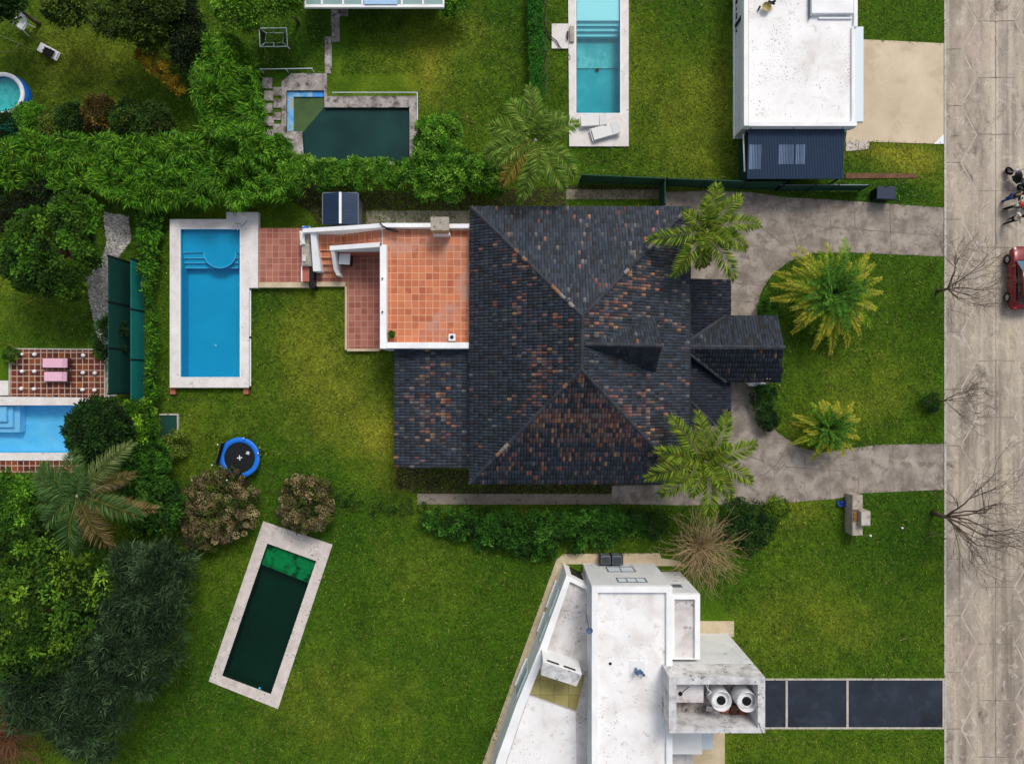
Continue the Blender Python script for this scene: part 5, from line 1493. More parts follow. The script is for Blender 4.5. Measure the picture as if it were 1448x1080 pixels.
# chairs on the left lawn
pc = thing('plastic_chair', 'white plastic armchair tipped on the grass near the inflatable pool', 'chair', P(39, 41))
pc.rotation_euler = (0, 0, math.radians(-35)); pc.scale = (1.2, 1.2, 1.2)
s = MB(); s.rbox(0, 0, .4, .45, .5, .48).build('seat', M['white_plastic'], pc, local=True, bevel=.02)
s = MB()
s.add([(-.27, .22, .45), (.27, .22, .45), (.3, .5, 1.0), (-.3, .5, 1.0), (-.27, .26, .45), (.27, .26, .45), (.3, .54, 1.0), (-.3, .54, 1.0)], [(0, 1, 2, 3), (7, 6, 5, 4), (0, 4, 5, 1), (1, 5, 6, 2), (2, 6, 7, 3), (3, 7, 4, 0)])
s.build('backrest', M['white_plastic'], pc, local=True)
for sx in (-1, 1):
    s = MB(); s.rbox(sx * .29, .02, .62, .67, .08, .56); s.rbox(sx * .29, -.22, .4, .62, .06, .06); s.build('armrest', M['white_plastic'], pc, local=True)
    for sy in (-1, 1): MB().tube([(sx * .24, sy * .22, .42), (sx * .32, sy * .3, 0)], .03).build('leg', M['white_plastic'], pc, local=True)
def lounger(label, loc, rz, cushion, group=None, seat='white_plastic', L=1.85, W=.62, h=.3, name='sun_lounger', back=.25):
    t = thing(name, label, 'sun lounger', loc, group, rz)
    s = MB()
    for y in (-W / 2, W / 2): s.rbox(0, y, h - .06, h, L, .05)
    for x in (-L / 2, L / 2): s.rbox(x, 0, h - .062, h - .002, .05, W)
    s.build('frame', M[seat], t, local=True)
    s = MB()
    for k_ in range(16): s.rbox(-L / 2 + .1 + k_ * (L - .2) / 15, 0, h, h + .02, .07, W - .06)
    s.build('slats', M[seat], t, local=True)
    for sx in (-.8, .8):
        for sy in (-1, 1): MB().rbox(sx * L / 2, sy * W / 2 * .95, 0, h - .06, .06, .06).build('leg', M[seat], t, local=True)
    if cushion:
        s = MB(); s.rbox(-.22, 0, h + .02, h + .11, L * .70, W); s.build('cushion', M[cushion], t, local=True, bevel=.03)
        s = MB(); x0_, x1_ = L * .24, L * .5
        s.add([(x0_, -W / 2, h + .03), (x1_, -W / 2, h + .03 + back), (x1_, W / 2, h + .03 + back), (x0_, W / 2, h + .03), (x0_, -W / 2, h + .11), (x1_, -W / 2, h + .11 + back), (x1_, W / 2, h + .11 + back), (x0_, W / 2, h + .11)],
              [(3, 2, 1, 0), (4, 5, 6, 7), (0, 1, 5, 4), (1, 2, 6, 5), (2, 3, 7, 6), (3, 0, 4, 7)])
        s.build('head_cushion', M[cushion], t, local=True)
    return t
M['dark_wood'] = plain('dark_wood', '#4a2a1e', .6)
lounger('upper of two pink cushioned sun loungers on the dark tiled patio', P(84, 513.5, .16), 0.0, 'pink', 'pink loungers on the patio', 'dark_wood')
lounger('lower of two pink cushioned sun loungers on the dark tiled patio', P(85, 532.5, .16), 0.0, 'pink', 'pink loungers on the patio', 'dark_wood', L=1.7)
dc = lounger('metal deck chair with a black towel on the left lawn', P(73, 76), math.radians(-28), None, None, 'white_plastic', 1.45, .55, .3, 'deck_chair')
dc['category'] = 'deck chair'
rag('black_towel', [(64, 67), (79, 73), (71, 85), (60, 76)], .4, M['black_cloth'], 'black towel draped over the middle of the deck chair', 'towel', .12)
# white slabs / loungers by teal pool
lounger('white sun lounger lying nearer the water at the end of the teal pool', P(838, 172.5, .15), math.radians(4), 'white_cloth', 'white loungers by the teal pool', 'white_plastic', 1.75, .75, .22, back=.1)
lounger('tilted white sun lounger nearer the lawn at the end of the teal pool', P(855, 187.5, .15), math.radians(16), 'white_cloth', 'white loungers by the teal pool', 'white_plastic', 1.9, .8, .22, back=.1)
hs_ = MB(); hs_.tube([P(-10, 48, .02), P(5, 52, .04), P(18, 58, .02), P(32, 63, .03), P(40, 68, .02), P(48, 71, .03), P(47, 67, .03)], .018)
hs_.tube([P(-10, 76, .02), P(8, 73, .02), P(18, 73, .03), P(23, 68, .02), P(27, 62, .03)], .018); hs_.tube([P(35, 74, .02), P(37, 69, .03), P(34, 66, .02), P(39, 67, .03)], .016)
tag(hs_.build('garden_hose', plain('pale_hose', '#9a9c72', .6), smooth=True), 'thin pale garden hose looping over the left lawn', 'hose')
# patio lamps
PL = [(31, 501, 'bright star-shaped pale light at the upper left corner of the patio'), (48.5, 501, 'white round stool light second along the top row of the patio'), (117.5, 502.5, 'white round stool light at the right of the top patio row'),
      (31, 525, 'white round stool light at the left end of the middle patio row'), (48.5, 525, 'white round stool light second along the middle patio row'), (117, 527, 'white round stool light third along the middle patio row'), (134, 527.5, 'white round stool light at the right end of the middle patio row'),
      (30, 549.5, 'white round stool light at the left end of the lower patio row'), (48, 550, 'white round stool light second along the lower patio row'), (116.5, 551, 'white round stool light third along the lower patio row'), (133.5, 551.5, 'white round stool light at the right end of the lower patio row')]
for x, y, l_ in PL:
    l_ = l_.replace('stool light', 'patio lamp').replace('star-shaped pale light', 'small pale patio lamp')
    c_ = P2(x, y, .3); s = MB(); r_ = .1 if 'small' in l_ else .13
    s.lathe(c_[0], c_[1], [(0, .16), (r_ * .9, .16), (r_, .3), (r_ * .8, .38), (0, .4)], 16)
    tag(s.build('patio_lamp', M['white_plastic'], smooth=True), l_, 'lamp', 'white lamps on the dark tiled patio')
# ================================================================ vegetation
def unit(a):
    return a / np.maximum(np.linalg.norm(a, axis=1, keepdims=True), 1e-9)


def leaves(base, dirs, L, W, cols, up=0.7, bend=0.0):
    """kite-shaped leaves: returns verts, quad faces, vertex colours"""
    n = len(base)
    nr = rng.normal(0, 1, (n, 3)) * (1 - up); nr[:, 2] += up
    sd = unit(np.cross(dirs, nr))
    L = np.broadcast_to(L, (n,))[:, None]; W = np.broadcast_to(W, (n,))[:, None]
    mid = base + dirs * L * 0.45
    tip = base + dirs * L; tip = tip - np.array([0, 0, 1.0]) * (bend * L)
    v = np.stack([base, mid + sd * W / 2, tip, mid - sd * W / 2], 1).reshape(-1, 3)
    f = np.arange(n * 4).reshape(-1, 4)
    return v, f, np.repeat(cols, 4, 0)


def palette(pal, n, jit=0.25):
    a = np.array([C3(c) for c in pal])
    return a[rng.integers(0, len(a), n)] * rng.uniform(1 - jit, 1 + jit, (n, 1))


def crown(center, rx, ry, rz, nclump, per, clump_r, L, W, pal, sparse=0.0, flat=0.55, droop=0.0, seed=None, lobes=None):
    """foliage of leaf clumps spread over a dome; lobes = list of (dx, dy, dz, rx, ry, rz)"""
    V, F, K = [], [], []; off = 0
    lobes = lobes or [(0, 0, 0, rx, ry, rz)]
    tot = sum(l[3] * l[4] for l in lobes)
    pals = np.array([C3(c) for c in pal])
    for lx, ly, lz, ax, ay, az_ in lobes:
        nc = max(3, int(nclump * ax * ay / tot))
        d = unit(rng.normal(0, 1, (nc, 3))); d[:, 2] = np.abs(d[:, 2]) * 1.0 - 0.25
        rr = rng.uniform(0.55, 1.0, (nc, 1)) ** 0.6
        cc = np.array(center) + np.array([lx, ly, lz]) + d * rr * np.array([ax, ay, az_])
        cr = clump_r * rng.uniform(0.6, 1.4, nc)
        ccol = pals[rng.integers(0, len(pals), nc)] * rng.uniform(0.5, 1.5, (nc, 1))
        per_ = int(per * 1.5); n = nc * per_; ci = np.repeat(np.arange(nc), per_)
        ld = unit(rng.normal(0, 1, (n, 3)) + d[ci] * 0.5 + np.array([0, 0, 0.35]))
        base = cc[ci] + ld * cr[ci][:, None] * rng.uniform(0.25, 1.0, (n, 1)) * np.array([1, 1, 0.75])
        dr_ = unit(ld + rng.normal(0, 0.55, (n, 3)) - np.array([0, 0, droop])); dr_[:, 2] *= flat; dr_ = unit(dr_)
        v, f, k = leaves(base, dr_, L * .8 * rng.uniform(0.6, 1.35, n), W * .8 * rng.uniform(0.7, 1.3, n), ccol[ci] * rng.uniform(0.7, 1.3, (n, 1)))
        V.append(v); F.append(f + off); K.append(k); off += len(v)
    return np.concatenate(V), np.concatenate(F), np.concatenate(K)


def trunk(parent, base, top, r0, mat='bark', limbs=(), name='trunk'):
    s = MB(); b = Vector(base); t_ = Vector(top)
    pts = [b + (t_ - b) * (i / 5) + Vector((random.uniform(-.05, .05), random.uniform(-.05, .05), 0)) * (1 if 0 < i < 5 else 0) for i in range(6)]
    s.tube(pts, r0, r0 * .45, 8)
    for l in limbs:
        l = Vector(l); m = t_.lerp(l, .5) + Vector((0, 0, -.15)); s.tube([b.lerp(t_, .65), m, l], r0 * .4, r0 * .12, 6)
    return s.build(name, M[mat], parent, smooth=True)


def tree(name, label, cat, px, py, r, h, pal, nclump, per, clump_r, L, W, group=None, th=None, lobes=None, rz=None, mat='bark', droop=0.0, flat=0.55, ry=None):
    """px,py = where the crown's middle shows in the photo; r = crown radius (m), h = height of the crown middle"""
    c = P(px, py, h)
    root = thing(name, label, cat, (c.x, c.y, 0), group)
    rz = rz or min(h * 0.75, r * 0.75)
    v, f, k = crown(c, r, ry or r, rz, nclump, per, clump_r, L, W, pal, lobes=lobes, droop=droop, flat=flat)
    v[:, 2] = np.maximum(v[:, 2], 0.03)
    npmesh('crown', v, f, k, M['leaf'], root)
    trunk(root, (c.x, c.y, 0), (c.x, c.y, h * 0.8), th or max(.06, .09 * r), mat,
          [(c.x + math.cos(a) * r * .6, c.y + math.sin(a) * r * .6, h * .95) for a in np.arange(0, 6.2, 1.25) + px * .1])
    return root


def grow_bed(poly_px, z_ref, n, h0, h1, L, W, pal, seed, upward=0.5, clump=1.2, bend=0.3, edge=0.0, stuff=False):
    """mass of shoots over a polygon"""
    pp = np.array(poly_px, float); lo, hi = pp.min(0), pp.max(0)
    q_ = rng.uniform(lo, hi, (int(n * 2.2), 2)); q_ = q_[inpoly(q_, poly_px)][:n]
    n = len(q_); s = (H - z_ref) / H / PPM
    x, y = (q_[:, 0] - 724) * s, (540 - q_[:, 1]) * s
    top = vnoise(x / clump + 100, y / clump + 100, seed); top2 = vnoise(x / (clump * .35) + 30, y / (clump * .35) + 30, seed + 1)
    hz = h0 + (h1 - h0) * (0.6 * top + 0.4 * top2)
    z = hz * rng.uniform(0.25, 1.0, n) ** 0.45
    # shoots fan out from the local bump centres
    e = 0.25
    gx_ = (vnoise((x + e) / (clump * .5) + 60, y / (clump * .5) + 60, seed + 2) - vnoise((x - e) / (clump * .5) + 60, y / (clump * .5) + 60, seed + 2))
    gy_ = (vnoise(x / (clump * .5) + 60, (y + e) / (clump * .5) + 60, seed + 2) - vnoise(x / (clump * .5) + 60, (y - e) / (clump * .5) + 60, seed + 2))
    d = np.stack([-gx_ * 4, -gy_ * 4, np.full(n, upward)], 1) + rng.normal(0, .55, (n, 3))
    d = unit(d); d[:, 2] = np.abs(d[:, 2]) * 0.7; d = unit(d)
    c = palette(pal, n, .3) * (0.8 + 0.5 * vnoise(x / .9 + 20, y / .9 + 80, seed + 3))[:, None]
    return leaves(np.stack([x, y, z], 1), d, L * rng.uniform(.6, 1.4, n), W * rng.uniform(.7, 1.3, n), c, 0.75, bend)


def hedge(name, label, cat, poly, zr_, n, h0, h1, L, W, pal, seed, group=None, stems=10, **kw):
    v, f, k = grow_bed(poly, zr_, n, h0, h1, L, W, pal, seed, **kw)
    lo, hi = v.min(0), v.max(0)
    root = thing(name, label, cat, ((lo[0] + hi[0]) / 2, (lo[1] + hi[1]) / 2, 0), group)
    npmesh('foliage', v, f, k, M['leaf'], root)
    pp = np.array(poly, float)
    k_ = 0; r_ = np.random.default_rng(seed)
    while k_ < stems:
        q_ = r_.uniform(pp.min(0), pp.max(0))
        if not inpoly(q_[None], poly)[0]: continue
        c_ = P2(q_[0], q_[1], zr_); s = MB(); s.tube([(c_[0], c_[1], 0), (c_[0] + .1, c_[1], h0 * .5), (c_[0] + .15, c_[1] + .1, h0 * .9)], .03, .015, 5); k_ += 1; s.build('stem', M['dark_bark'], root)
    return root


BAM = ['#3c6a16', '#4b821b', '#5d9420', '#2a4f12', '#7aa52a', '#335c14']
LAU = ['#41701b', '#528520', '#639528', '#325a17', '#78a436']
OLI = ['#4a5f1e', '#5d7326', '#6b8030', '#3c4f1a', '#7d8b38']
DRK = ['#1f3a16', '#2a4a1c', '#33561f', '#243c1a']
LIT = ['#304f18', '#40611b', '#587d22', '#263f15', '#71922a', '#37571a', '#2b4816']
PIN = ['#22361f', '#2e4329', '#3b5133', '#192a1a', '#4c6443']
BRN = ['#5f5238', '#7c6c4b', '#94835f', '#4c4430', '#62663f', '#75644f', '#a3946f']

hedge('bamboo_hedge', 'bright green feathery bamboo hedge running across the left of the photo', 'hedge', [(-20, 196), (60, 188), (180, 192), (275, 186), (345, 190), (372, 222), (410, 228), (432, 250), (425, 275), (330, 292), (240, 282), (190, 292), (120, 262), (60, 268), (-20, 262)],
      2.4, 36000, 1.2, 3.5, .47, .055, BAM, 21, upward=.5, clump=1.4, stems=24)
hedge('bamboo_hedge', 'bright green feathery bamboo hedge standing upright on the photo between the upper left lawns', 'hedge', [(285, 60), (325, 48), (350, 75), (356, 110), (362, 150), (372, 190), (378, 222), (285, 200), (278, 150), (276, 110), (280, 80)],
      2.8, 26000, 1.6, 4.2, .47, .055, BAM, 31, upward=.5, clump=1.4, stems=16)
hedge('climbing_plant', 'green climber growing along the teal screen and down to the trees', 'climber', [(190, 285), (224, 285), (220, 345), (214, 400), (216, 470), (218, 560), (212, 580), (206, 575), (207, 520), (209, 440), (200, 400), (194, 350)],
      1.2, 5000, .7, 1.7, .32, .07, BAM[:3] + DRK[:2], 41, clump=.9, stems=8)
# rounded laurel hedge
def lobes_of(pts, h, rz_):
    c0 = P(*pts[0][:2], h)
    return c0, [((P(x, y, h) - c0).x, (P(x, y, h) - c0).y, dz, r, r, rz_) for x, y, r, dz in pts]
def lobed(name, label, cat, pts, h, rz_, nclump, per, cr, L, W, pal, group=None, stems='trunk', flat=.55, mat='bark'):
    c0, lb = lobes_of(pts, h, rz_)
    root = thing(name, label, cat, (c0.x, c0.y, 0), group)
    v, f, k = crown(c0, 1, 1, 1, nclump, per, cr, L, W, pal, lobes=lb, flat=flat)
    v[:, 2] = np.maximum(v[:, 2], .03)
    npmesh('crown', v, f, k, M['leaf'], root)
    few = len(lb) <= 30
    s = MB()
    for l in lb:
        if few: s = MB()
        s.tube([(c0.x + l[0], c0.y + l[1], 0), (c0.x + l[0] + .05, c0.y + l[1], h * .6), (c0.x + l[0] * 1.02, c0.y + l[1] * 1.02, h + l[2])], .07, .03, 6)
        if few: s.build('stem', M[mat], root)
    if not few: s.build(stems, M[mat], root)
    return root
lobed('laurel_hedge', 'rounded leafy laurel hedge below the L-shaped green pool', 'hedge',
      [(390, 215, 1.1, 0), (410, 236, 1.0, 0), (432, 244, .95, .1), (458, 246, .95, 0), (482, 247, .9, .1), (506, 246, .95, 0), (530, 245, .9, .1), (554, 246, .95, 0), (578, 248, 1.0, .1), (600, 236, 1.1, .2), (604, 262, .95, -.1), (628, 245, 1.2, .2), (652, 240, 1.2, .2), (676, 246, 1.2, .1), (694, 256, 1.0, 0), (640, 268, .8, -.2)],
      1.5, .9, 900, 34, .27, .19, .11, LAU, stems='stems')
lobed('laurel_bush', 'round green laurel bush standing on the lawn right of the L-shaped pool', 'bush', [(612, 190, 1.15, 0), (634, 182, .9, -.1), (606, 206, .8, -.1), (632, 205, .8, -.1)], 1.4, .9, 190, 34, .27, .2, .11, LAU, stems='stems')
hedge('clipped_hedge', 'narrow clipped green hedge beside the wire fence at the top', 'hedge', [(747, -30), (768, -30), (769, 90), (770, 142), (752, 142), (748, 60)], 1.3, 9000, 1.15, 1.45, .14, .07, ['#2f6a1a', '#3b7d20', '#275a16'], 51, clump=.6, stems=8)
lobed('leafy_hedge', 'dark green leafy hedge along the lower edge of the south path', 'hedge',
      [(612, 734, .7, -.3), (640, 738, .8, -.2), (664, 736, .8, 0), (690, 738, .9, 0), (716, 738, .95, .1), (742, 744, 1.05, .1), (768, 746, 1.1, .1), (794, 744, 1.1, .1), (820, 740, 1.1, .1), (846, 736, 1.0, 0), (868, 734, .8, -.1), (700, 758, .9, -.2), (735, 765, .9, -.2), (776, 772, .8, -.2), (650, 756, .6, -.4), (625, 750, .5, -.5), (890, 740, .7, -.4), (905, 748, .6, -.5), (850, 760, .8, -.4), (815, 768, .7, -.4), (870, 752, .6, -.4), (755, 784, .6, -.5), (680, 768, .5, -.5)],
      0.8, .6, 620, 30, .28, .19, .1, ['#284f18', '#33601c', '#3f6f22', '#203f14', '#2d5518', '#4f7f2c'], stems='stems')
lobed('low_shrubs', 'low dark creeping shrub around the dry bare bush', 'shrub', [(1040, 722, .9, 0), (1068, 728, .9, 0), (1075, 750, .9, 0), (1050, 745, .9, 0), (1030, 745, .8, 0), (1060, 768, .7, 0), (1085, 735, .6, 0), (925, 742, .9, 0), (900, 735, .8, 0)], .45, .4, 300, 22, .26, .17, .08, DRK + ['#3c5a22'], stems='stems')
lobed('ground_cover', 'thin strip of weeds between the rounded brown bush and the south path', 'weeds', [(500, 712, .6, 0), (525, 716, .5, 0), (550, 716, .6, 0), (575, 718, .5, 0), (600, 720, .5, 0), (480, 706, .5, 0)], .25, .2, 80, 14, .2, .15, .06, DRK + OLI[:2], stems='stems')

# broadleaf trees
tree('garden_tree', 'round bright green tree on the left lawn above the tiled patio', 'tree', 72, 352, 3.2, 3.6, LIT[:4] + ['#4a7a1e'], 260, 44, .46, .27, .16, lobes=[(0, 0, 0, 2.9, 2.7, 2.0), (1.7, 1.9, .3, 1.5, 1.4, 1.2), (-1.8, -.9, -.3, 1.5, 1.5, 1.0), (.6, -2.2, -.4, 1.4, 1.0, .8)])
tree('broad_tree', 'large bright leafy tree filling the lower left edge', 'tree', 60, 868, 5.0, 5.0, LIT, 330, 44, .55, .3, .16, lobes=[(0, 0, 0, 3.6, 3.4, 2.4), (-1.2, 3.4, -.3, 2.6, 2.4, 1.6), (2.2, 1.8, -.4, 2.4, 2.0, 1.5), (-1, -2.2, -.3, 2.6, 1.8, 1.5), (2.2, -1.6, -.6, 1.8, 1.6, 1.2)])
tree('mixed_tree', 'mid green tree between the palm and the left edge', 'tree', 20, 722, 2.3, 3.8, ['#3f6a1c', '#548424', '#6a9a2c', '#335a1a'], 230, 40, .42, .27, .13)
for i, (x, y, r, h, l_) in enumerate([(205, 838, 2.7, 4.6, 'greyish green feathery conifer at the top of the lower left row'), (180, 915, 2.9, 5.0, 'greyish green feathery conifer in the middle of the lower left row'), (115, 1005, 2.9, 5.0, 'greyish green feathery conifer at the bottom of the lower left row'),
                                      (235, 800, 1.5, 3.4, 'smallest feathery conifer next to the slanted green pool lawn'), (40, 985, 1.9, 4.2, 'dark feathery conifer at the left edge above the dry brown bush')]):
    tree('conifer', l_, 'conifer', x, y, r, h, PIN, int(34 * r * r), 26, .5, .6, .06, 'feathery conifers at lower left', droop=.3, flat=.8, lobes=[(r * math.cos(a_) * .55, r * math.sin(a_) * .55, random.uniform(-.9, .2), r * random.uniform(.4, .62), r * random.uniform(.4, .62), 1.2) for a_ in np.arange(0, 6.2, 1.05)] + [(0, 0, .5, r * .5, r * .5, 1.2)], mat='dark_bark')
tree('dark_tree', 'very dark evergreen tree overhanging the right end of the light blue pool', 'tree', 140, 610, 2.0, 3.4, DRK + ['#1b3015'], 240, 36, .36, .26, .12, mat='dark_bark')
tree('green_shrub', 'bright green shrub between the dark evergreen and the teal screen', 'shrub', 192, 598, 1.3, 2.2, BAM + LIT[:2], 90, 34, .34, .24, .15)
tree('green_shrub', 'mid green shrub below the dark evergreen left of the trampoline', 'shrub', 205, 650, 1.5, 2.0, ['#3c6a1e', '#4c7d24', '#2f561a'], 110, 34, .36, .24, .14)
tree('green_shrub', 'dark green shrub under the palm beside the brown bushes', 'shrub', 215, 712, 1.9, 2.2, ['#2c4f1a', '#3a6420', '#24431a', '#4a7328'], 150, 34, .38, .24, .14)
tree('low_bush', 'small yellowish bush below the green net panel', 'bush', 250, 630, .9, .5, OLI, 50, 24, .25, .18, .09)
tree('dark_shrub', 'dark shrub beside the white gravel right of the patio', 'shrub', 155, 478, .95, 1.2, DRK, 55, 30, .28, .22, .1, ry=1.5)
tree('dark_shrub', 'very dark low shrub at the left edge above the round bright tree', 'shrub', 10, 285, 2.0, 1.4, ['#141d10', '#1d2a16', '#263520', '#2f2a1c'], 130, 30, .36, .22, .1)
tree('dark_shrub', 'dark shrub between bamboo hedge and the round bright tree', 'shrub', 75, 276, 1.8, 1.3, ['#161f10', '#223018', '#2c3f1e'], 120, 30, .36, .22, .1)
tree('box_bush', 'small square planter bush at the upper left corner of the patio', 'bush', 16, 502, .5, .5, LIT[:3], 34, 30, .16, .12, .07)
tree('box_bush', 'small square planter bush at the upper right corner of the patio', 'bush', 139, 499, .32, .35, ['#3f6420', '#56802a'], 22, 26, .12, .1, .06)
# top left
tree('dark_tree', 'dark leafy tree at the top left corner', 'tree', -6, -12, 1.6, 4.0, DRK + ['#3b4f1e'], 190, 36, .4, .26, .12)
tree('olive_tree', 'olive green tree above the white plastic chair', 'tree', 92, 2, 1.25, 3.6, OLI + DRK[:1], 190, 36, .4, .28, .14)
tree('olive_tree', 'broad olive green tree at the top above the yellow shrub', 'tree', 176, 14, 2.4, 3.8, ['#45591e', '#57701f', '#39491a', '#2f4018'], 270, 36, .42, .27, .12, lobes=[(0, 0, 0, 2.0, 1.7, 1.4), (1.4, -.9, -.5, 1.2, 1.0, .9), (2.2, .6, .1, 1.3, 1.3, 1.1)])
tree('olive_tree', 'lighter fluffy tree right above the yellow shrub', 'tree', 216, 54, .75, 2.6, ['#6b7d2c', '#7a8b38', '#566a24'], 90, 36, .32, .24, .08)
tree('dark_tree', 'nearly black tree between the olive trees and the upright bamboo hedge', 'tree', 264, 48, 1.0, 2.8, ['#151f10', '#1e2c15', '#28391b'], 150, 32, .38, .25, .1, ry=2.1)
tree('fluffy_tree', 'bright green fluffy tree at the top left of the glazed veranda', 'tree', 340, 4, 1.45, 4.0, ['#5d8a22', '#6f9a2a', '#4a741e', '#82a835'], 220, 40, .4, .26, .13)
tree('fluffy_tree', 'half hidden green tree beside the left end of the glazed veranda', 'tree', 398, -8, 1.2, 3.5, ['#527c22', '#678f2a', '#436a1e'], 130, 36, .38, .26, .13)
tree('fluffy_tree', 'small green bush at the right end of the glazed veranda', 'bush', 640, 4, .8, 1.5, LAU, 60, 30, .26, .18, .1)
ys = tree('yellow_shrub', 'slanting golden yellow shrub on the edge of the upper left lawn', 'shrub', 226, 98, 1.0, 1.9, ['#a5851f', '#b9962a', '#8f7420', '#c4a53a', '#7a7424'], 120, 30, .2, .13, .07,
          lobes=[(-1.0, .95, -.1, .55, .5, .6), (-.4, .4, 0, .62, .55, .7), (.25, -.15, 0, .55, .5, .6), (.85, -.75, -.2, .42, .42, .5), (1.2, -1.2, -.3, .25, .3, .4)])
for (x, y, r, pal, l_) in [(42, 168, 1.0, LAU[:3], 'round green shrub touching the inflatable pool'), (98, 168, .95, DRK + OLI[:1], 'dark rounded shrub second in the row above the bamboo hedge'), (140, 160, 1.1, ['#3b3318', '#55461e', '#6b5a26', '#2c3416'], 'bronze tipped shrub in the row above the bamboo hedge'),
                        (178, 166, 1.0, DRK + OLI[:2], 'dull green shrub right of the bronze shrub'), (216, 172, 1.2, ['#2a3f18', '#38511f', '#465f26'], 'dark green shrub at the right end of the row above the bamboo hedge'), (70, 176, .7, OLI[:3], 'small olive shrub between the two round shrubs near the inflatable pool'), (5, 178, .8, DRK[:2] + ['#1f5a4a'], 'dark teal-green shrub under the inflatable pool at the left edge')]:
    tree('garden_shrub', l_, 'shrub', x, y, r, .9, pal, int(85 * r * r), 32, .27, .2, .1, 'shrubs in the row above the bamboo hedge')
# brown bushes
def brown(label, px, py, r, h, n):
    c = P(px, py, h); root = thing('brown_bush', label, 'bush', (c.x, c.y, 0), 'brown seed-head bushes')
    nb_ = n; V, F, K = [], [], []; off = 0
    d = unit(rng.normal(0, 1, (nb_, 3))); d[:, 2] = np.abs(d[:, 2])
    cc = np.array(c) + d * np.array([r, r, h * .55]) * rng.uniform(.75, 1, (nb_, 1))
    for j in range(nb_):
        pr = rng.uniform(.16, .34); m = 80; ld = unit(rng.normal(0, 1, (m, 3)) + [0, 0, .5])
        base = cc[j] + ld * pr * .8; tang = unit(np.cross(ld, rng.normal(0, 1, (m, 3))))
        co = palette(BRN if rng.random() < .85 else OLI[:3] + ['#31531c'], 1, .4) * rng.uniform(.5, 1.6, (m, 1))
        v, f, k = leaves(base, unit(tang + ld * .4), .12, .05, co, .2); V.append(v); F.append(f + off); K.append(k); off += len(v)
    v, f, k = crown(c, r * .95, r * .95, h * .5, int(30 * r * r), 26, .3, .2, .1, ['#3a4a20', '#4a5428', '#2e3c1a', '#57502e'])
    V.append(v); F.append(f + off); K.append(k)
    npmesh('crown', np.concatenate(V), np.concatenate(F), np.concatenate(K), M['leaf'], root)
    trunk(root, (c.x, c.y, 0), (c.x, c.y, h * .8), .07, 'dark_bark', [(c.x + math.cos(a) * r * .7, c.y + math.sin(a) * r * .7, h) for a in range(0, 6)], 'stems')
brown('large brown lumpy bush below the trampoline', 313, 714, 2.5, 1.3, 210); brown('smaller rounded brown bush right of the large one', 433, 712, 1.95, 1.15, 150); brown('low brown bush in front of the slanted pool corner', 290, 748, 1.5, .9, 80)
# island shrubs
tree('island_shrub', 'round dark shrub at the left edge of the front lawn below the porch', 'shrub', 1085, 592, .75, .6, DRK[:2], 60, 34, .2, .13, .07)
tree('island_shrub', 'dark green shrub close to the entrance porch corner', 'shrub', 1080, 562, .8, .6, DRK[:3], 60, 34, .2, .13, .07, ry=1.1)
tree('island_shrub', 'green shrub under the large yellow-tipped palm beside the driveway', 'shrub', 1087, 438, .75, .5, ['#2c5216', '#3a651c'], 60, 30, .2, .13, .07)
tree('island_shrub', 'small loose bush under the bare tree in the middle of the road edge', 'shrub', 1316, 568, .6, .4, DRK + OLI[:1], 40, 24, .22, .16, .05)
tree('island_shrub', 'yellow green bush at the corner of the driveway and the dark creeping shrub', 'shrub', 1097, 722, .9, .4, ['#5d7a1e', '#7a8f2a', '#46631a'], 60, 26, .25, .17, .07)


# ---- palms
def frond(az, el, L, width, n=54, droop=1.0, pal=LIT, tipcol=None, vee=.5, lw=.05, twist=0.0, plume=0.0):
    """leaflets and rachis of one palm frond starting at the origin"""
    t = np.linspace(0.02, 1, n)
    cv = rng.normal(0, .28) if plume > .4 else 0.0
    azt = az + cv * (t - .2)
    h = np.stack([np.cos(azt), np.sin(azt), 0 * t], 1)
    ang = el - droop * t ** 1.5
    st_ = L / n
    pts = np.cumsum(np.stack([np.cos(ang)[:, None] * h * st_ + np.array([0, 0, 1]) * (np.sin(ang) * st_)[:, None]], 0)[0], 0)
    tg = unit(np.gradient(pts, axis=0))
    sdv = np.stack([-h[:, 1], h[:, 0], 0 * t], 1); upv = unit(np.cross(tg, sdv)); upv *= np.sign(upv[:, 2:3] + 1e-6)
    V, F, K = [], [], []; off = 0
    for s in (-1, 1):
        prof = np.sin(np.clip(t * 1.02 + .08, 0, 1) * pi * .93) ** .6
        lf = width * prof * rng.uniform(.8, 1.1, n)
        pl = rng.normal(0, plume, (n, 1))
        d = unit(tg * rng.uniform(.55, .9, (n, 1)) + s * sdv * 1.0 + upv * (vee * .5 + pl) - np.array([0, 0, .18]))
        c = palette(pal, n, .22)
        if tipcol is not None:
            w_ = np.clip((t - .42) / .4, 0, 1)[:, None] * rng.uniform(.5, 1, (n, 1)); c = c * (1 - w_) + palette(tipcol, n, .2) * w_
        v, f, k = leaves(pts, d, lf, lw, c, .8, .18)
        V.append(v); F.append(f + off); K.append(k); off += len(v)
    # rachis as a thin ribbon prism
    w0 = (.035 * (1 - t * .8))[:, None]
    ra = np.concatenate([pts + sdv * w0, pts - sdv * w0, pts + upv * w0], 0)
    fr_ = []
    for i in range(n - 1):
        for a_, b_ in ((0, n), (n, 2 * n), (2 * n, 0)): fr_.append([a_ + i, a_ + i + 1, b_ + i + 1, b_ + i])
    V.append(ra); F.append(np.array(fr_) + off); K.append(np.tile(C3('#7d8038'), (len(ra), 1)))
    return np.concatenate(V), np.concatenate(F), np.concatenate(K)


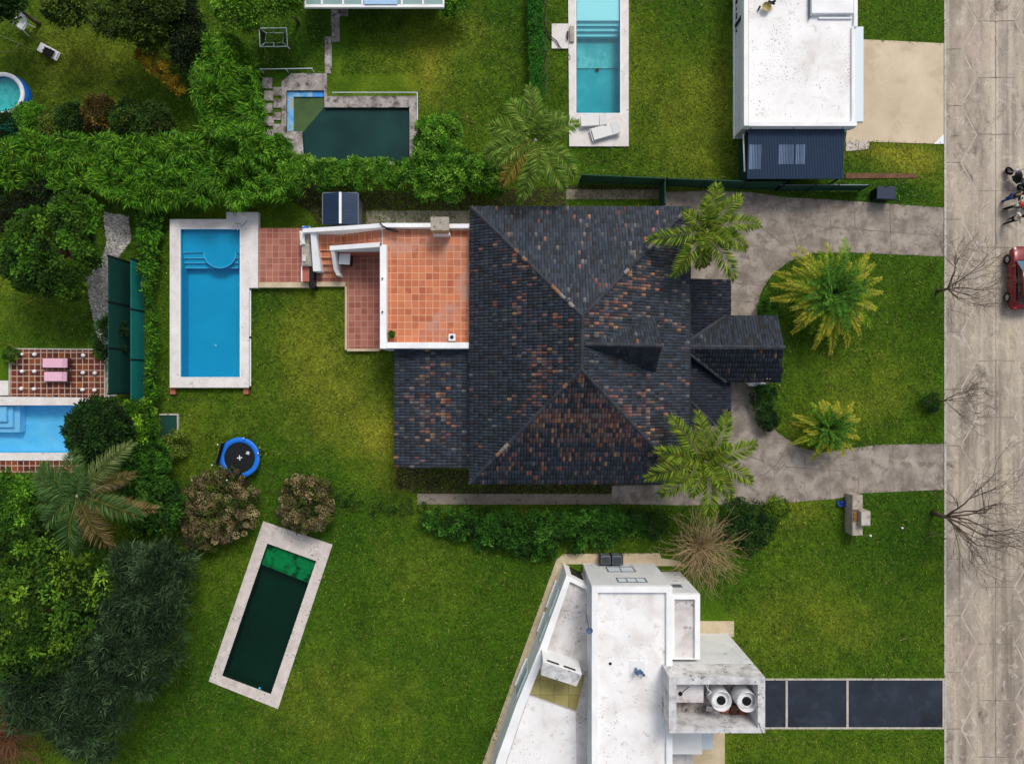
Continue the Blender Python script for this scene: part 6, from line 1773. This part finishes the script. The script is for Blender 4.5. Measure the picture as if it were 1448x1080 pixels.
def ring_trunk(root, b, h, r, mat='bark'):
    s = MB(); prof = [(0, 0)]; k_ = int(h / .16)
    prof = []
    for i in range(k_):
        z = h * i / k_; rr = r * (1.15 - .3 * i / k_); prof += [(rr, z), (rr * .93, z + .12)]
    prof += [(r * .9, h), (r * .5, h + .25), (0, h + .3)]
    s.lathe(b[0], b[1], prof, 14)
    return s.build('trunk', M[mat], root)


def palm(name, label, px, py, h, fr, pal, group=None, r=.2, mat='pale_bark', tipcol=None):
    """fr: list of (azimuth deg in the picture (0 = right, 90 = up), elevation, length, width, droop)"""
    b = P(px, py, h)
    root = thing(name, label, 'palm tree', (b.x, b.y, 0), group)
    ring_trunk(root, (b.x, b.y), h, r, mat)
    for a in fr:
        v, f, k = frond(math.radians(a[0]), a[1], a[2], a[3] * 1.35, droop=a[4], pal=a[5] if len(a) > 5 else pal, tipcol=tipcol, n=140, plume=.65, lw=.055)
        npmesh('frond', v + np.array([b.x, b.y, h + .1]), f, k, M['leaf'], root)
    return root


QP = ['#4d6c1c', '#618022', '#779228', '#3c5618', '#8ca234', '#959a38']
palm('queen_palm', 'tall plumed palm at the upper right corner of the tiled roof', 998, 326, 5.6,
     [(78, .5, 3.0, .62, 1.2), (48, .45, 3.1, .62, 1.2), (12, .4, 3.6, .62, 1.25), (-20, .4, 2.9, .6, 1.3), (-62, .4, 3.7, .65, 1.3), (-98, .3, 2.5, .5, 1.5), (-128, .45, 3.5, .62, 1.3), (-165, .45, 3.8, .62, 1.35), (150, .7, 1.9, .5, 1.2), (100, .9, 2.0, .5, 1.2), (-40, .95, 2.0, .5, 1.2), (-110, 1.0, 1.7, .5, 1.1), (-88, .1, 2.6, .4, 1.6, ['#7d6a40', '#93805a', '#6a5a38'])], QP, 'plumed palms around the tiled house')
palm('queen_palm', 'plumed palm at the lower right corner of the tiled roof', 996, 652, 5.4,
     [(95, .4, 3.2, .55, 1.2), (60, .45, 3.4, .62, 1.2), (130, .45, 3.6, .62, 1.25), (18, .4, 3.6, .62, 1.25), (-15, .4, 3.5, .62, 1.3), (-82, .4, 3.6, .66, 1.3), (-140, .4, 3.6, .66, 1.3), (-170, .4, 3.9, .66, 1.3), (168, .45, 3.2, .6, 1.3), (-115, .6, 2.4, .55, 1.3), (-50, .5, 3.0, .6, 1.3), (40, .95, 2.0, .5, 1.2), (-60, 1.0, 2.0, .5, 1.1), (-30, .1, 2.9, .4, 1.6, ['#7d6a40', '#93805a', '#6a5a38']), (176, .1, 3.2, .45, 1.5, ['#8a8038', '#9a8a40', '#75682f'])], QP, 'plumed palms around the tiled house')
palm('queen_palm', 'wispy palm standing on the line of the mesh fence below the teal pool', 757, 200, 5.0,
     [(92, .45, 3.6, .65, 1.2), (120, .4, 3.2, .7, 1.3), (158, .35, 3.3, .7, 1.35), (190, .3, 3.5, .7, 1.3), (228, .35, 3.6, .62, 1.3, ['#8a7a36', '#7a7a34', '#99803a']), (262, .4, 4.0, .62, 1.3), (300, .35, 3.7, .68, 1.3), (330, .35, 3.4, .68, 1.3), (22, .4, 3.1, .62, 1.25), (50, .4, 2.6, .55, 1.3), (210, .5, 3.0, .6, 1.3), (280, .7, 2.6, .6, 1.2), (70, .9, 2.0, .5, 1.2)],
     ['#56782a', '#668a2e', '#789838', '#466222', '#8fa048'], 'plumed palms around the tiled house')
palm('dark_palm', 'dark drooping palm among the trees below the light blue pool', 112, 700, 5.0,
     [(45, .35, 4.6, .75, 1.1, ['#6a7a45', '#7c8a55', '#5a6a3a']), (22, .3, 3.6, .6, 1.3, ['#6b6238', '#5a5630', '#7a6c44']), (-12, .35, 4.2, .75, 1.2), (-18, .2, 4.6, .7, 1.2, ['#8a7548', '#75653c', '#9a845a']), (-62, .3, 4.0, .75, 1.3, ['#6f5f3a', '#7d6c44', '#5e5433']), (-100, .35, 4.2, .8, 1.3), (165, .4, 3.2, .75, 1.2), (140, .35, 3.3, .75, 1.2), (100, .4, 2.8, .75, 1.2), (-140, .4, 3.0, .7, 1.2), (60, .9, 1.8, .6, 1.2), (195, .3, 3.0, .7, 1.3)],
     ['#3f5f2e', '#4d6d36', '#5a7a40', '#365428'])


def date_palm(label, px, py, h, R, n, seed):
    b = P(px, py, h); root = thing('date_palm', label, 'palm tree', (b.x, b.y, 0), 'yellow-tipped palms on the front lawn')
    ring_trunk(root, (b.x, b.y), h, .32, 'dark_bark')
    V, F, K = [], [], []; off = 0; r_ = np.random.default_rng(seed)
    for i in range(n):
        u_ = (i + .5) / n; az = i * 2.39996 + r_.uniform(-.15, .15)
        outer = u_ > .45
        el = 1.35 - 1.25 * u_ + r_.uniform(-.1, .1); L = R * (.55 + .5 * u_) * r_.uniform(.72, 1.15)
        v, f, k = frond(az, el, L, .4 * (.8 + .4 * u_) * R / 3.0, n=56, droop=.85 + .35 * r_.random(), pal=['#3a6a1c', '#4c8024', '#649a30', '#2d5618'] if not outer else ['#5c861e', '#769c26', '#8aab2e'],
                        tipcol=['#c4b02e', '#d2c042', '#a9a830', '#98a834', '#a08f48'] if outer and r_.random() < .88 else None, vee=.9, lw=.05, plume=.25)
        V.append(v + np.array([b.x, b.y, h + .2])); F.append(f + off); K.append(k); off += len(v)
    npmesh('crown', np.concatenate(V), np.concatenate(F), np.concatenate(K), M['leaf'], root)


date_palm('large dense palm with yellow frond tips on the upper front lawn', 1172, 416, 1.5, 3.6, 104, 4)
date_palm('smaller dense palm with yellow frond tips by the lower driveway arm', 1168, 604, 1.2, 2.4, 54, 9)
s_ = fp; c_ = P2(554, 473, zT + .3)
v, f, k = crown((c_[0], c_[1], zT + .42), .17, .17, .16, 22, 16, .08, .1, .05, ['#3f6a22', '#57842c', '#2f5219']); npmesh('foliage', v, f, k, M['leaf'], s_)
for x, y, d_ in ((1236, 612, .5), (255, 585, .3)): pass


# ---- bare trees and dry bushes
def branch(s, p, d, L, r, depth, spread=.55, up=.05, minr=.006, kids=3):
    n = 4; pts = [p]; q_ = p.copy(); dd = d.copy()
    for i in range(n):
        dd = (dd + Vector((random.gauss(0, .13), random.gauss(0, .13), random.gauss(0, .1) + up))).normalized(); q_ = q_ + dd * L / n; pts.append(q_.copy())
    s.tube(pts, r, max(minr, r * .55), 5 if r > .03 else 3)
    if depth == 0: return
    for i in range(kids):
        at_ = pts[random.randint(1, n)] if i else pts[-1]
        nd = (dd + Vector((random.gauss(0, spread), random.gauss(0, spread), random.gauss(0, spread * .7)))).normalized()
        branch(s, at_, nd, L * random.uniform(.6, .85), max(minr, r * .55), depth - 1, spread, up, minr, kids)


M['twig_bark'] = surf('twig_bark', [(0.3, '#4d4038'), (0.7, '#6f6055')], 4, .9, .2, 14, 0)
def bare_tree(label, px, py, h0, dirs, L, r, seed, depth=4):
    random.seed(seed); b = P(px, py, 0)
    root = thing('bare_tree', label, 'tree', (b.x, b.y, 0), 'leafless trees along the road')
    top = b + Vector((.05, .02, h0))
    s = MB(); s.tube([b, b + Vector((.03, 0, h0 * .5)), top], r * 1.25, r, 8); s.build('trunk', M['bark'], root, smooth=True)
    s = MB()
    for d in dirs: branch(s, top - Vector((0, 0, .1)), Vector(d).normalized(), L, r * .5, depth)
    s.build('branches', M['twig_bark'], root)


bare_tree('leafless tree at the road edge left of the red car', 1324, 412, 1.2, [(.3, 1.1, .9), (.6, .6, .9), (.7, .15, .9), (.6, -.45, .9), (.3, -1.0, .8), (-.2, .5, 1), (-.1, -.4, .9)], 1.75, .08, 5)
bare_tree('small leafless tree in the middle of the road edge', 1322, 566, 1.0, [(.6, .4, 1), (.7, 0, .9), (.4, -.5, 1), (.3, .6, 1.1), (.0, .1, 1)], 1.3, .06, 8, 4)
bare_tree('largest leafless tree beside the grey entrance wall', 1318, 725, 1.5, [(.5, .9, .9), (.7, .4, .9), (.8, -.05, .8), (.7, -.5, .8), (.5, -1.0, .8), (.15, -.5, .9), (.15, .5, .9)], 2.4, .13, 11)
bare_tree('pale leafless branches at the top above the upright bamboo hedge', 268, 18, 2.2, [(-.6, .3, .4), (-.4, -.7, .4), (.2, -.8, .4), (.5, .3, .5)], 1.1, .07, 21, 2)


def dry_bush(label, px, py, h, R, n, pal, seed, mat, flat=.5):
    random.seed(seed); c = P(px, py, 0); root = thing('dry_bush', label, 'bush', (c.x, c.y, 0), None)
    s = MB()
    for i in range(n):
        a = random.uniform(0, 2 * pi); e = random.uniform(.15, 1.2); d = Vector((math.cos(a) * math.cos(e), math.sin(a) * math.cos(e), math.sin(e) * 1.0 + .1))
        branch(s, c + Vector((random.uniform(-.15, .15), random.uniform(-.15, .15), .05)), d.normalized(), R * random.uniform(.4, .62), random.uniform(.018, .035), 2, .35, -.03, .008, 2)
    s.build('twigs', M[mat], root)
M['dry_twig'] = surf('dry_twig', [(0.3, '#8f7653'), (0.7, '#b9a27c')], 3, .9, .25, 9, 0)
M['brown_twig'] = surf('brown_twig', [(0.3, '#6b4a34'), (0.7, '#8a6548')], 3, .9, .25, 9, 0)
dry_bush('dry tan bare-twigged bush at the right corner of the cubic house', 988, 773, 1.5, 2.9, 140, None, 3, 'dry_twig')
dry_bush('brown leafless bush at the lower left corner of the photo', 18, 1040, 1.6, 3.2, 170, None, 6, 'brown_twig')
tw_ = MB(); random.seed(2)
for (x, y, a) in ((1272, 905, .4), (1098, 1045, .5)):
    branch(tw_, P(x, y, .04), Vector((math.cos(a), math.sin(a), .02)), .9, .025, 1, .4, 0, .01, 2)
tag(tw_.build('fallen_twigs', M['dry_twig']), 'small pale fallen twig on the grass just below the tank tower', 'twig')

# ================================================================ vehicles and people on the road
def loft(sections, n=16, cap=True):
    """sections: list of (y, half width, z bottom, z top, roundness)"""
    vs = []; fs = []
    for (y, hw, zb, zt_, rd_) in sections:
        for i in range(n):
            a = 2 * pi * i / n; ca, sa = math.cos(a), math.sin(a)
            e = 2 / rd_
            x = math.copysign(abs(ca) ** e, ca) * hw; z = (zb + zt_) / 2 + math.copysign(abs(sa) ** e, sa) * (zt_ - zb) / 2
            vs.append((x, y, z))
    m = len(sections)
    for k_ in range(m - 1):
        for i in range(n): fs.append((k_ * n + i, k_ * n + (i + 1) % n, (k_ + 1) * n + (i + 1) % n, (k_ + 1) * n + i))
    if cap: fs += [tuple(range(n - 1, -1, -1)), tuple(range((m - 1) * n, m * n))]
    return vs, fs


def make_car(label, loc, rz, paint, group=None):
    c = thing('parked_car', label, 'car', loc, group, rz)
    v, f = loft([(-2.08, .5, .42, .62, 3), (-2.05, .72, .32, .78, 4), (-1.85, .82, .24, .88, 5), (-1.2, .86, .2, .93, 5), (0, .87, .2, .93, 5), (.9, .87, .2, .92, 5), (1.5, .84, .22, .86, 5), (1.85, .77, .26, .76, 4), (2.05, .6, .34, .66, 3), (2.1, .4, .42, .58, 3)], 24)
    b = MB(); b.add(v, f).build('body', M[paint], c, smooth=True, local=True)
    v, f = loft([(-1.75, .60, .8, .95, 5), (-1.35, .66, .8, 1.28, 5), (-.9, .68, .8, 1.40, 5), (-.2, .69, .8, 1.43, 5), (.3, .68, .8, 1.36, 5), (.75, .68, .8, 1.12, 5), (1.15, .66, .8, .9, 5)], 24)
    MB().add(v, f).build('windows', M['dark_glass'], c, smooth=True, local=True)
    v, f = loft([(-1.3, .56, 1.22, 1.31, 4), (-.9, .62, 1.3, 1.435, 4), (-.2, .63, 1.3, 1.465, 4), (.28, .6, 1.28, 1.39, 4), (.33, .5, 1.28, 1.36, 4)], 20)
    MB().add(v, f).build('roof', M[paint], c, smooth=True, local=True)
    w_ = MB(); w_.add([(-.58, .36, 1.37), (.58, .36, 1.37), (.66, 1.08, .955), (-.66, 1.08, .955)], [(0, 1, 2, 3)]).build('windscreen', M['windscreen'], c, local=True)
    w_ = MB()
    for sx in (-1, 1):
        w_.tube([(sx * .6, .33, 1.38), (sx * .68, .75, 1.14), (sx * .7, 1.12, .93)], .035, n=5)
        w_.tube([(sx * .6, -1.25, 1.28), (sx * .66, -1.7, .96)], .045, n=5); w_.tube([(sx * .64, -.35, 1.42), (sx * .73, -.35, .95)], .03, n=5)
    w_.build('pillars', M[paint], c, local=True)
    for sx in (-1, 1):
        MB().rbox(sx * .9, .72, .93, 1.06, .2, .12).build('mirror', M[paint], c, local=True, bevel=.03)
        v, f = loft([(1.72, .12, .6, .76, 3), (1.95, .1, .56, .7, 3), (2.04, .05, .56, .64, 3)], 12)
        MB().add([(x + sx * .56, y, z) for x, y, z in v], f).build('headlight', M['lamp_glass'], c, smooth=True, local=True)
        MB().rbox(sx * .64, -2.0, .62, .8, .22, .1).build('tail_light', M['light_red'], c, local=True, bevel=.02)
        for y in (-1.25, 1.28):
            t_ = MB(); n = 24; vs = []; fs = []
            prof = [(.2, -.1), (.3, -.11), (.32, -.07), (.32, .07), (.3, .11), (.2, .1)]
            for r_, o_ in prof: vs += [(sx * .8 + o_, y + r_ * math.cos(2 * pi * i / n), .32 + r_ * math.sin(2 * pi * i / n)) for i in range(n)]
            for k_ in range(5):
                for i in range(n): fs.append((k_ * n + i, k_ * n + (i + 1) % n, (k_ + 1) * n + (i + 1) % n, (k_ + 1) * n + i))
            w2 = t_.add(vs, fs).build('wheel', M['rubber'], c, local=True)
            r2 = MB()
            vs = [(sx * .9, y, .32)] + [(sx * .88, y + .2 * math.cos(2 * pi * i / 20), .32 + .2 * math.sin(2 * pi * i / 20)) for i in range(20)]
            r2.add(vs, [(0, 1 + i, 1 + (i + 1) % 20) for i in range(20)])
            for i in range(5):
                a = 2 * pi * i / 5; r2.tube([(sx * .91, y, .32), (sx * .9, y + .19 * math.cos(a), .32 + .19 * math.sin(a))], .03, .02, 4)
            r2.build('rim', M['chrome'], w2, local=True)
    return c


make_car('shiny red parked car cut by the right edge of the photo', P(1437.5, 395, .02), 0.0, 'red_paint')
make_car('white car parked under the tiled entrance porch with only its front showing', P(1067, 502, .03), pi, 'white_car')


def make_motorcycle(label, loc, rz, paint):
    c = thing('motorcycle', label, 'motorcycle', loc, 'motorcycles at the right edge', rz)
    for y in (-.68, .70):
        t_ = MB(); n = 22; vs = []; fs = []
        for j in range(8):
            b_ = 2 * pi * j / 8
            vs += [(.06 * math.sin(b_), y + (.25 + .06 * math.cos(b_)) * math.cos(2 * pi * i / n), .31 + (.25 + .06 * math.cos(b_)) * math.sin(2 * pi * i / n)) for i in range(n)]
        for j in range(8):
            for i in range(n): fs.append((j * n + i, j * n + (i + 1) % n, ((j + 1) % 8) * n + (i + 1) % n, ((j + 1) % 8) * n + i))
        w_ = t_.add(vs, fs).build('wheel', M['rubber'], c, local=True, smooth=True)
        r2 = MB(); r2.add([(.02, y, .31)] + [(.02, y + .2 * math.cos(2 * pi * i / 16), .31 + .2 * math.sin(2 * pi * i / 16)) for i in range(16)], [(0, 1 + i, 1 + (i + 1) % 16) for i in range(16)]); r2.build('rim', M['chrome'], w_, local=True)
    v, f = loft([(-.1, .08, .62, .82, 3), (.05, .17, .62, .95, 3), (.3, .19, .64, 1.0, 3), (.45, .1, .7, .95, 3)], 14); MB().add(v, f).build('tank', M[paint], c, local=True, smooth=True)
    v, f = loft([(-.85, .09, .8, .9, 4), (-.5, .15, .74, .86, 4), (-.1, .13, .72, .82, 4)], 14); MB().add(v, f).build('seat', M['black'], c, local=True, smooth=True)
    v, f = loft([(-.3, .1, .25, .6, 4), (0, .17, .22, .62, 4), (.3, .12, .28, .6, 4)], 12); MB().add(v, f).build('engine', M['dark_metal'], c, local=True)
    h_ = MB(); h_.tube([(-.38, .3, 1.02), (-.2, .42, 1.05), (.2, .42, 1.05), (.38, .3, 1.02)], .022); h_.build('handlebar', M['dark_metal'], c, local=True)
    h_ = MB(); h_.tube([(-.08, .42, 1.0), (-.08, .7, .32)], .03); h_.tube([(.08, .42, 1.0), (.08, .7, .32)], .03); h_.build('fork', M['chrome'], c, local=True)
    v, f = loft([(.48, .08, .8, .98, 2), (.58, .1, .78, 1.0, 2), (.62, .06, .82, .96, 2)], 14); MB().add(v, f).build('headlight', M['lamp_glass'], c, local=True, smooth=True)
    v, f = loft([(-.95, .06, .6, .68, 3), (-.7, .09, .62, .72, 3)], 10); MB().add(v, f).build('mudguard', M[paint], c, local=True)
    for sx in (-1, 1): h_ = MB(); h_.tube([(sx * .3, .34, 1.04), (sx * .36, .36, 1.18)], .012); h_.rbox(sx * .37, .36, 1.17, 1.25, .12, .03); h_.build('mirror', M['black'], c, local=True)
    h_ = MB(); h_.tube([(.14, -.1, .3), (.17, -.5, .32), (.17, -.85, .42)], .045); h_.build('exhaust', M['chrome'], c, local=True)
    return c


make_motorcycle('black motorcycle at the right edge above the people', P(1431, 256, .02), math.radians(35), 'black')
make_motorcycle('red motorcycle between the two people at the right edge', P(1436, 293, .02), math.radians(100), 'light_red')


def make_person(label, loc, rz, joints, top, legs, seed=0):
    """one continuous skinned body with clothing and hair as children; joints in local metres"""
    c = thing('person', label, 'person', loc, 'people beside the motorcycles', rz)
    J = joints
    def skin(name, verts, edges, radii, mat, sub=2):
        me = bpy.data.meshes.new(name); me.from_pydata(verts, edges, []); me.update()
        o = bpy.data.objects.new(name, me); col.objects.link(o); o.parent = c; me.materials.append(mat)
        m = o.modifiers.new('skin', 'SKIN'); m.use_smooth_shade = True
        for sv, r in zip(me.skin_vertices[0].data, radii): sv.radius = (r if isinstance(r, tuple) else (r, r))
        me.skin_vertices[0].data[0].use_root = True
        sb_ = o.modifiers.new('sub', 'SUBSURF'); sb_.levels = sb_.render_levels = sub
        return o
    names = list(J.keys()); idx = {n: i for i, n in enumerate(names)}
    E = [('pelvis', 'waist'), ('waist', 'chest'), ('chest', 'neck'), ('neck', 'chin'), ('chin', 'brow'), ('brow', 'crown')]
    for s in 'LR':
        E += [('chest', 'sho' + s), ('sho' + s, 'elb' + s), ('elb' + s, 'wri' + s), ('wri' + s, 'pal' + s), ('pelvis', 'hip' + s), ('hip' + s, 'kne' + s), ('kne' + s, 'ank' + s), ('ank' + s, 'toe' + s)]
        for k_ in range(5): E += [('pal' + s, 'f%d%s' % (k_, s))]
    R = {'pelvis': (.15, .11), 'waist': (.13, .1), 'chest': (.17, .12), 'neck': .055, 'chin': (.07, .08), 'brow': (.08, .095), 'crown': (.06, .07)}
    for s in 'LR':
        R.update({'sho' + s: .06, 'elb' + s: .042, 'wri' + s: .03, 'pal' + s: (.035, .02), 'hip' + s: .085, 'kne' + s: .06, 'ank' + s: .04, 'toe' + s: (.04, .03)})
        for k_ in range(5): R['f%d%s' % (k_, s)] = .009
    skin('body', [J[n] for n in names], [(idx[a], idx[b]) for a, b in E], [R[n] for n in names], M['skin'])
    def sub(name, ns, es, grow, mat, extra=None):
        ii = {n: i for i, n in enumerate(ns)}
        RR = dict(R); RR.update(extra or {})
        g_ = lambda r: tuple(x + grow for x in r) if isinstance(r, tuple) else r + grow
        return skin(name, [J[n] for n in ns], [(ii[a], ii[b]) for a, b in es], [g_(RR[n]) for n in ns], mat)
    sub('shirt', ['pelvis', 'waist', 'chest', 'shoL', 'elbL', 'shoR', 'elbR'], [('pelvis', 'waist'), ('waist', 'chest'), ('chest', 'shoL'), ('shoL', 'elbL'), ('chest', 'shoR'), ('shoR', 'elbR')], .018, M[top])
    sub('trousers', ['pelvis', 'hipL', 'kneL', 'ankL', 'hipR', 'kneR', 'ankR'], [('pelvis', 'hipL'), ('hipL', 'kneL'), ('kneL', 'ankL'), ('pelvis', 'hipR'), ('hipR', 'kneR'), ('kneR', 'ankR')], .014, M[legs])
    for s in 'LR': sub('shoe', ['ank' + s, 'toe' + s], [('ank' + s, 'toe' + s)], .012, M['black_cloth'])
    hc = Vector(J['brow']) + Vector((0, -.02, .04)); hb_ = MB()
    hb_.lathe(hc.x, hc.y, [(.095, hc.z - .02), (.1, hc.z + .03), (.085, hc.z + .08), (.05, hc.z + .11), (0, hc.z + .12)], 16); hb_.build('hair', M['hair'], c, local=True, smooth=True)
    fc = Vector(J['brow']); face = MB()
    for sx in (-1, 1): face.rbox(sx * .032 + fc.x, fc.y + .09, fc.z - .03, fc.z - .015, .02, .01)
    face.build('eyes', M['black'], c, local=True)
    nz = MB(); nz.add([(fc.x - .012, fc.y + .085, fc.z - .07), (fc.x + .012, fc.y + .085, fc.z - .07), (fc.x, fc.y + .115, fc.z - .065), (fc.x, fc.y + .088, fc.z - .03)], [(0, 1, 2), (0, 2, 3), (2, 1, 3), (0, 3, 1)]); nz.build('nose', M['skin'], c, local=True)
    return c


def pose(stride=.2, armL=(.05, .0), armR=(.05, .0), lean=.0):
    J = {'pelvis': (0, 0, .95), 'waist': (0, lean * .4, 1.1), 'chest': (0, lean, 1.33), 'neck': (0, lean * 1.2, 1.5), 'chin': (0, lean * 1.3 + .03, 1.58), 'brow': (0, lean * 1.35 + .02, 1.66), 'crown': (0, lean * 1.35, 1.73)}
    for s, sx, st, ar in (('L', -1, stride, armL), ('R', 1, -stride, armR)):
        J.update({'sho' + s: (sx * .19, lean, 1.42), 'elb' + s: (sx * (.24 + ar[0]), lean + ar[1] * .5, 1.14), 'wri' + s: (sx * (.24 + ar[0] * .6), lean + ar[1] + .1, .93 + abs(ar[1]) * .4), 'pal' + s: (sx * (.24 + ar[0] * .5), lean + ar[1] + .15, .86 + abs(ar[1]) * .45),
                  'hip' + s: (sx * .09, 0, .9), 'kne' + s: (sx * .11, st * .6 + .03, .5), 'ank' + s: (sx * .13, st, .09), 'toe' + s: (sx * .15, st + .17, .04)})
        p = J['pal' + s]
        for k_ in range(5): J['f%d%s' % (k_, s)] = (p[0] + sx * (-.03 + .017 * k_ - (.03 if k_ == 0 else 0)), p[1] + .05 + .01 * (2 - abs(2 - k_)), p[2] - (.075 - .01 * abs(2 - k_)) * (.5 if k_ == 0 else 1))
    return J


make_person('person in a white shirt and black trousers standing above the red car', P(1421, 314, .02), math.radians(-80), pose(.22, (.1, .1), (.12, .25)), 'white_cloth', 'black_cloth')
make_person('person in a dark green top and blue trousers beside the red motorcycle', P(1418, 283, .02), math.radians(-95), pose(.15, (.08, .35), (.08, .3), .12), 'green_cloth', 'blue_cloth')
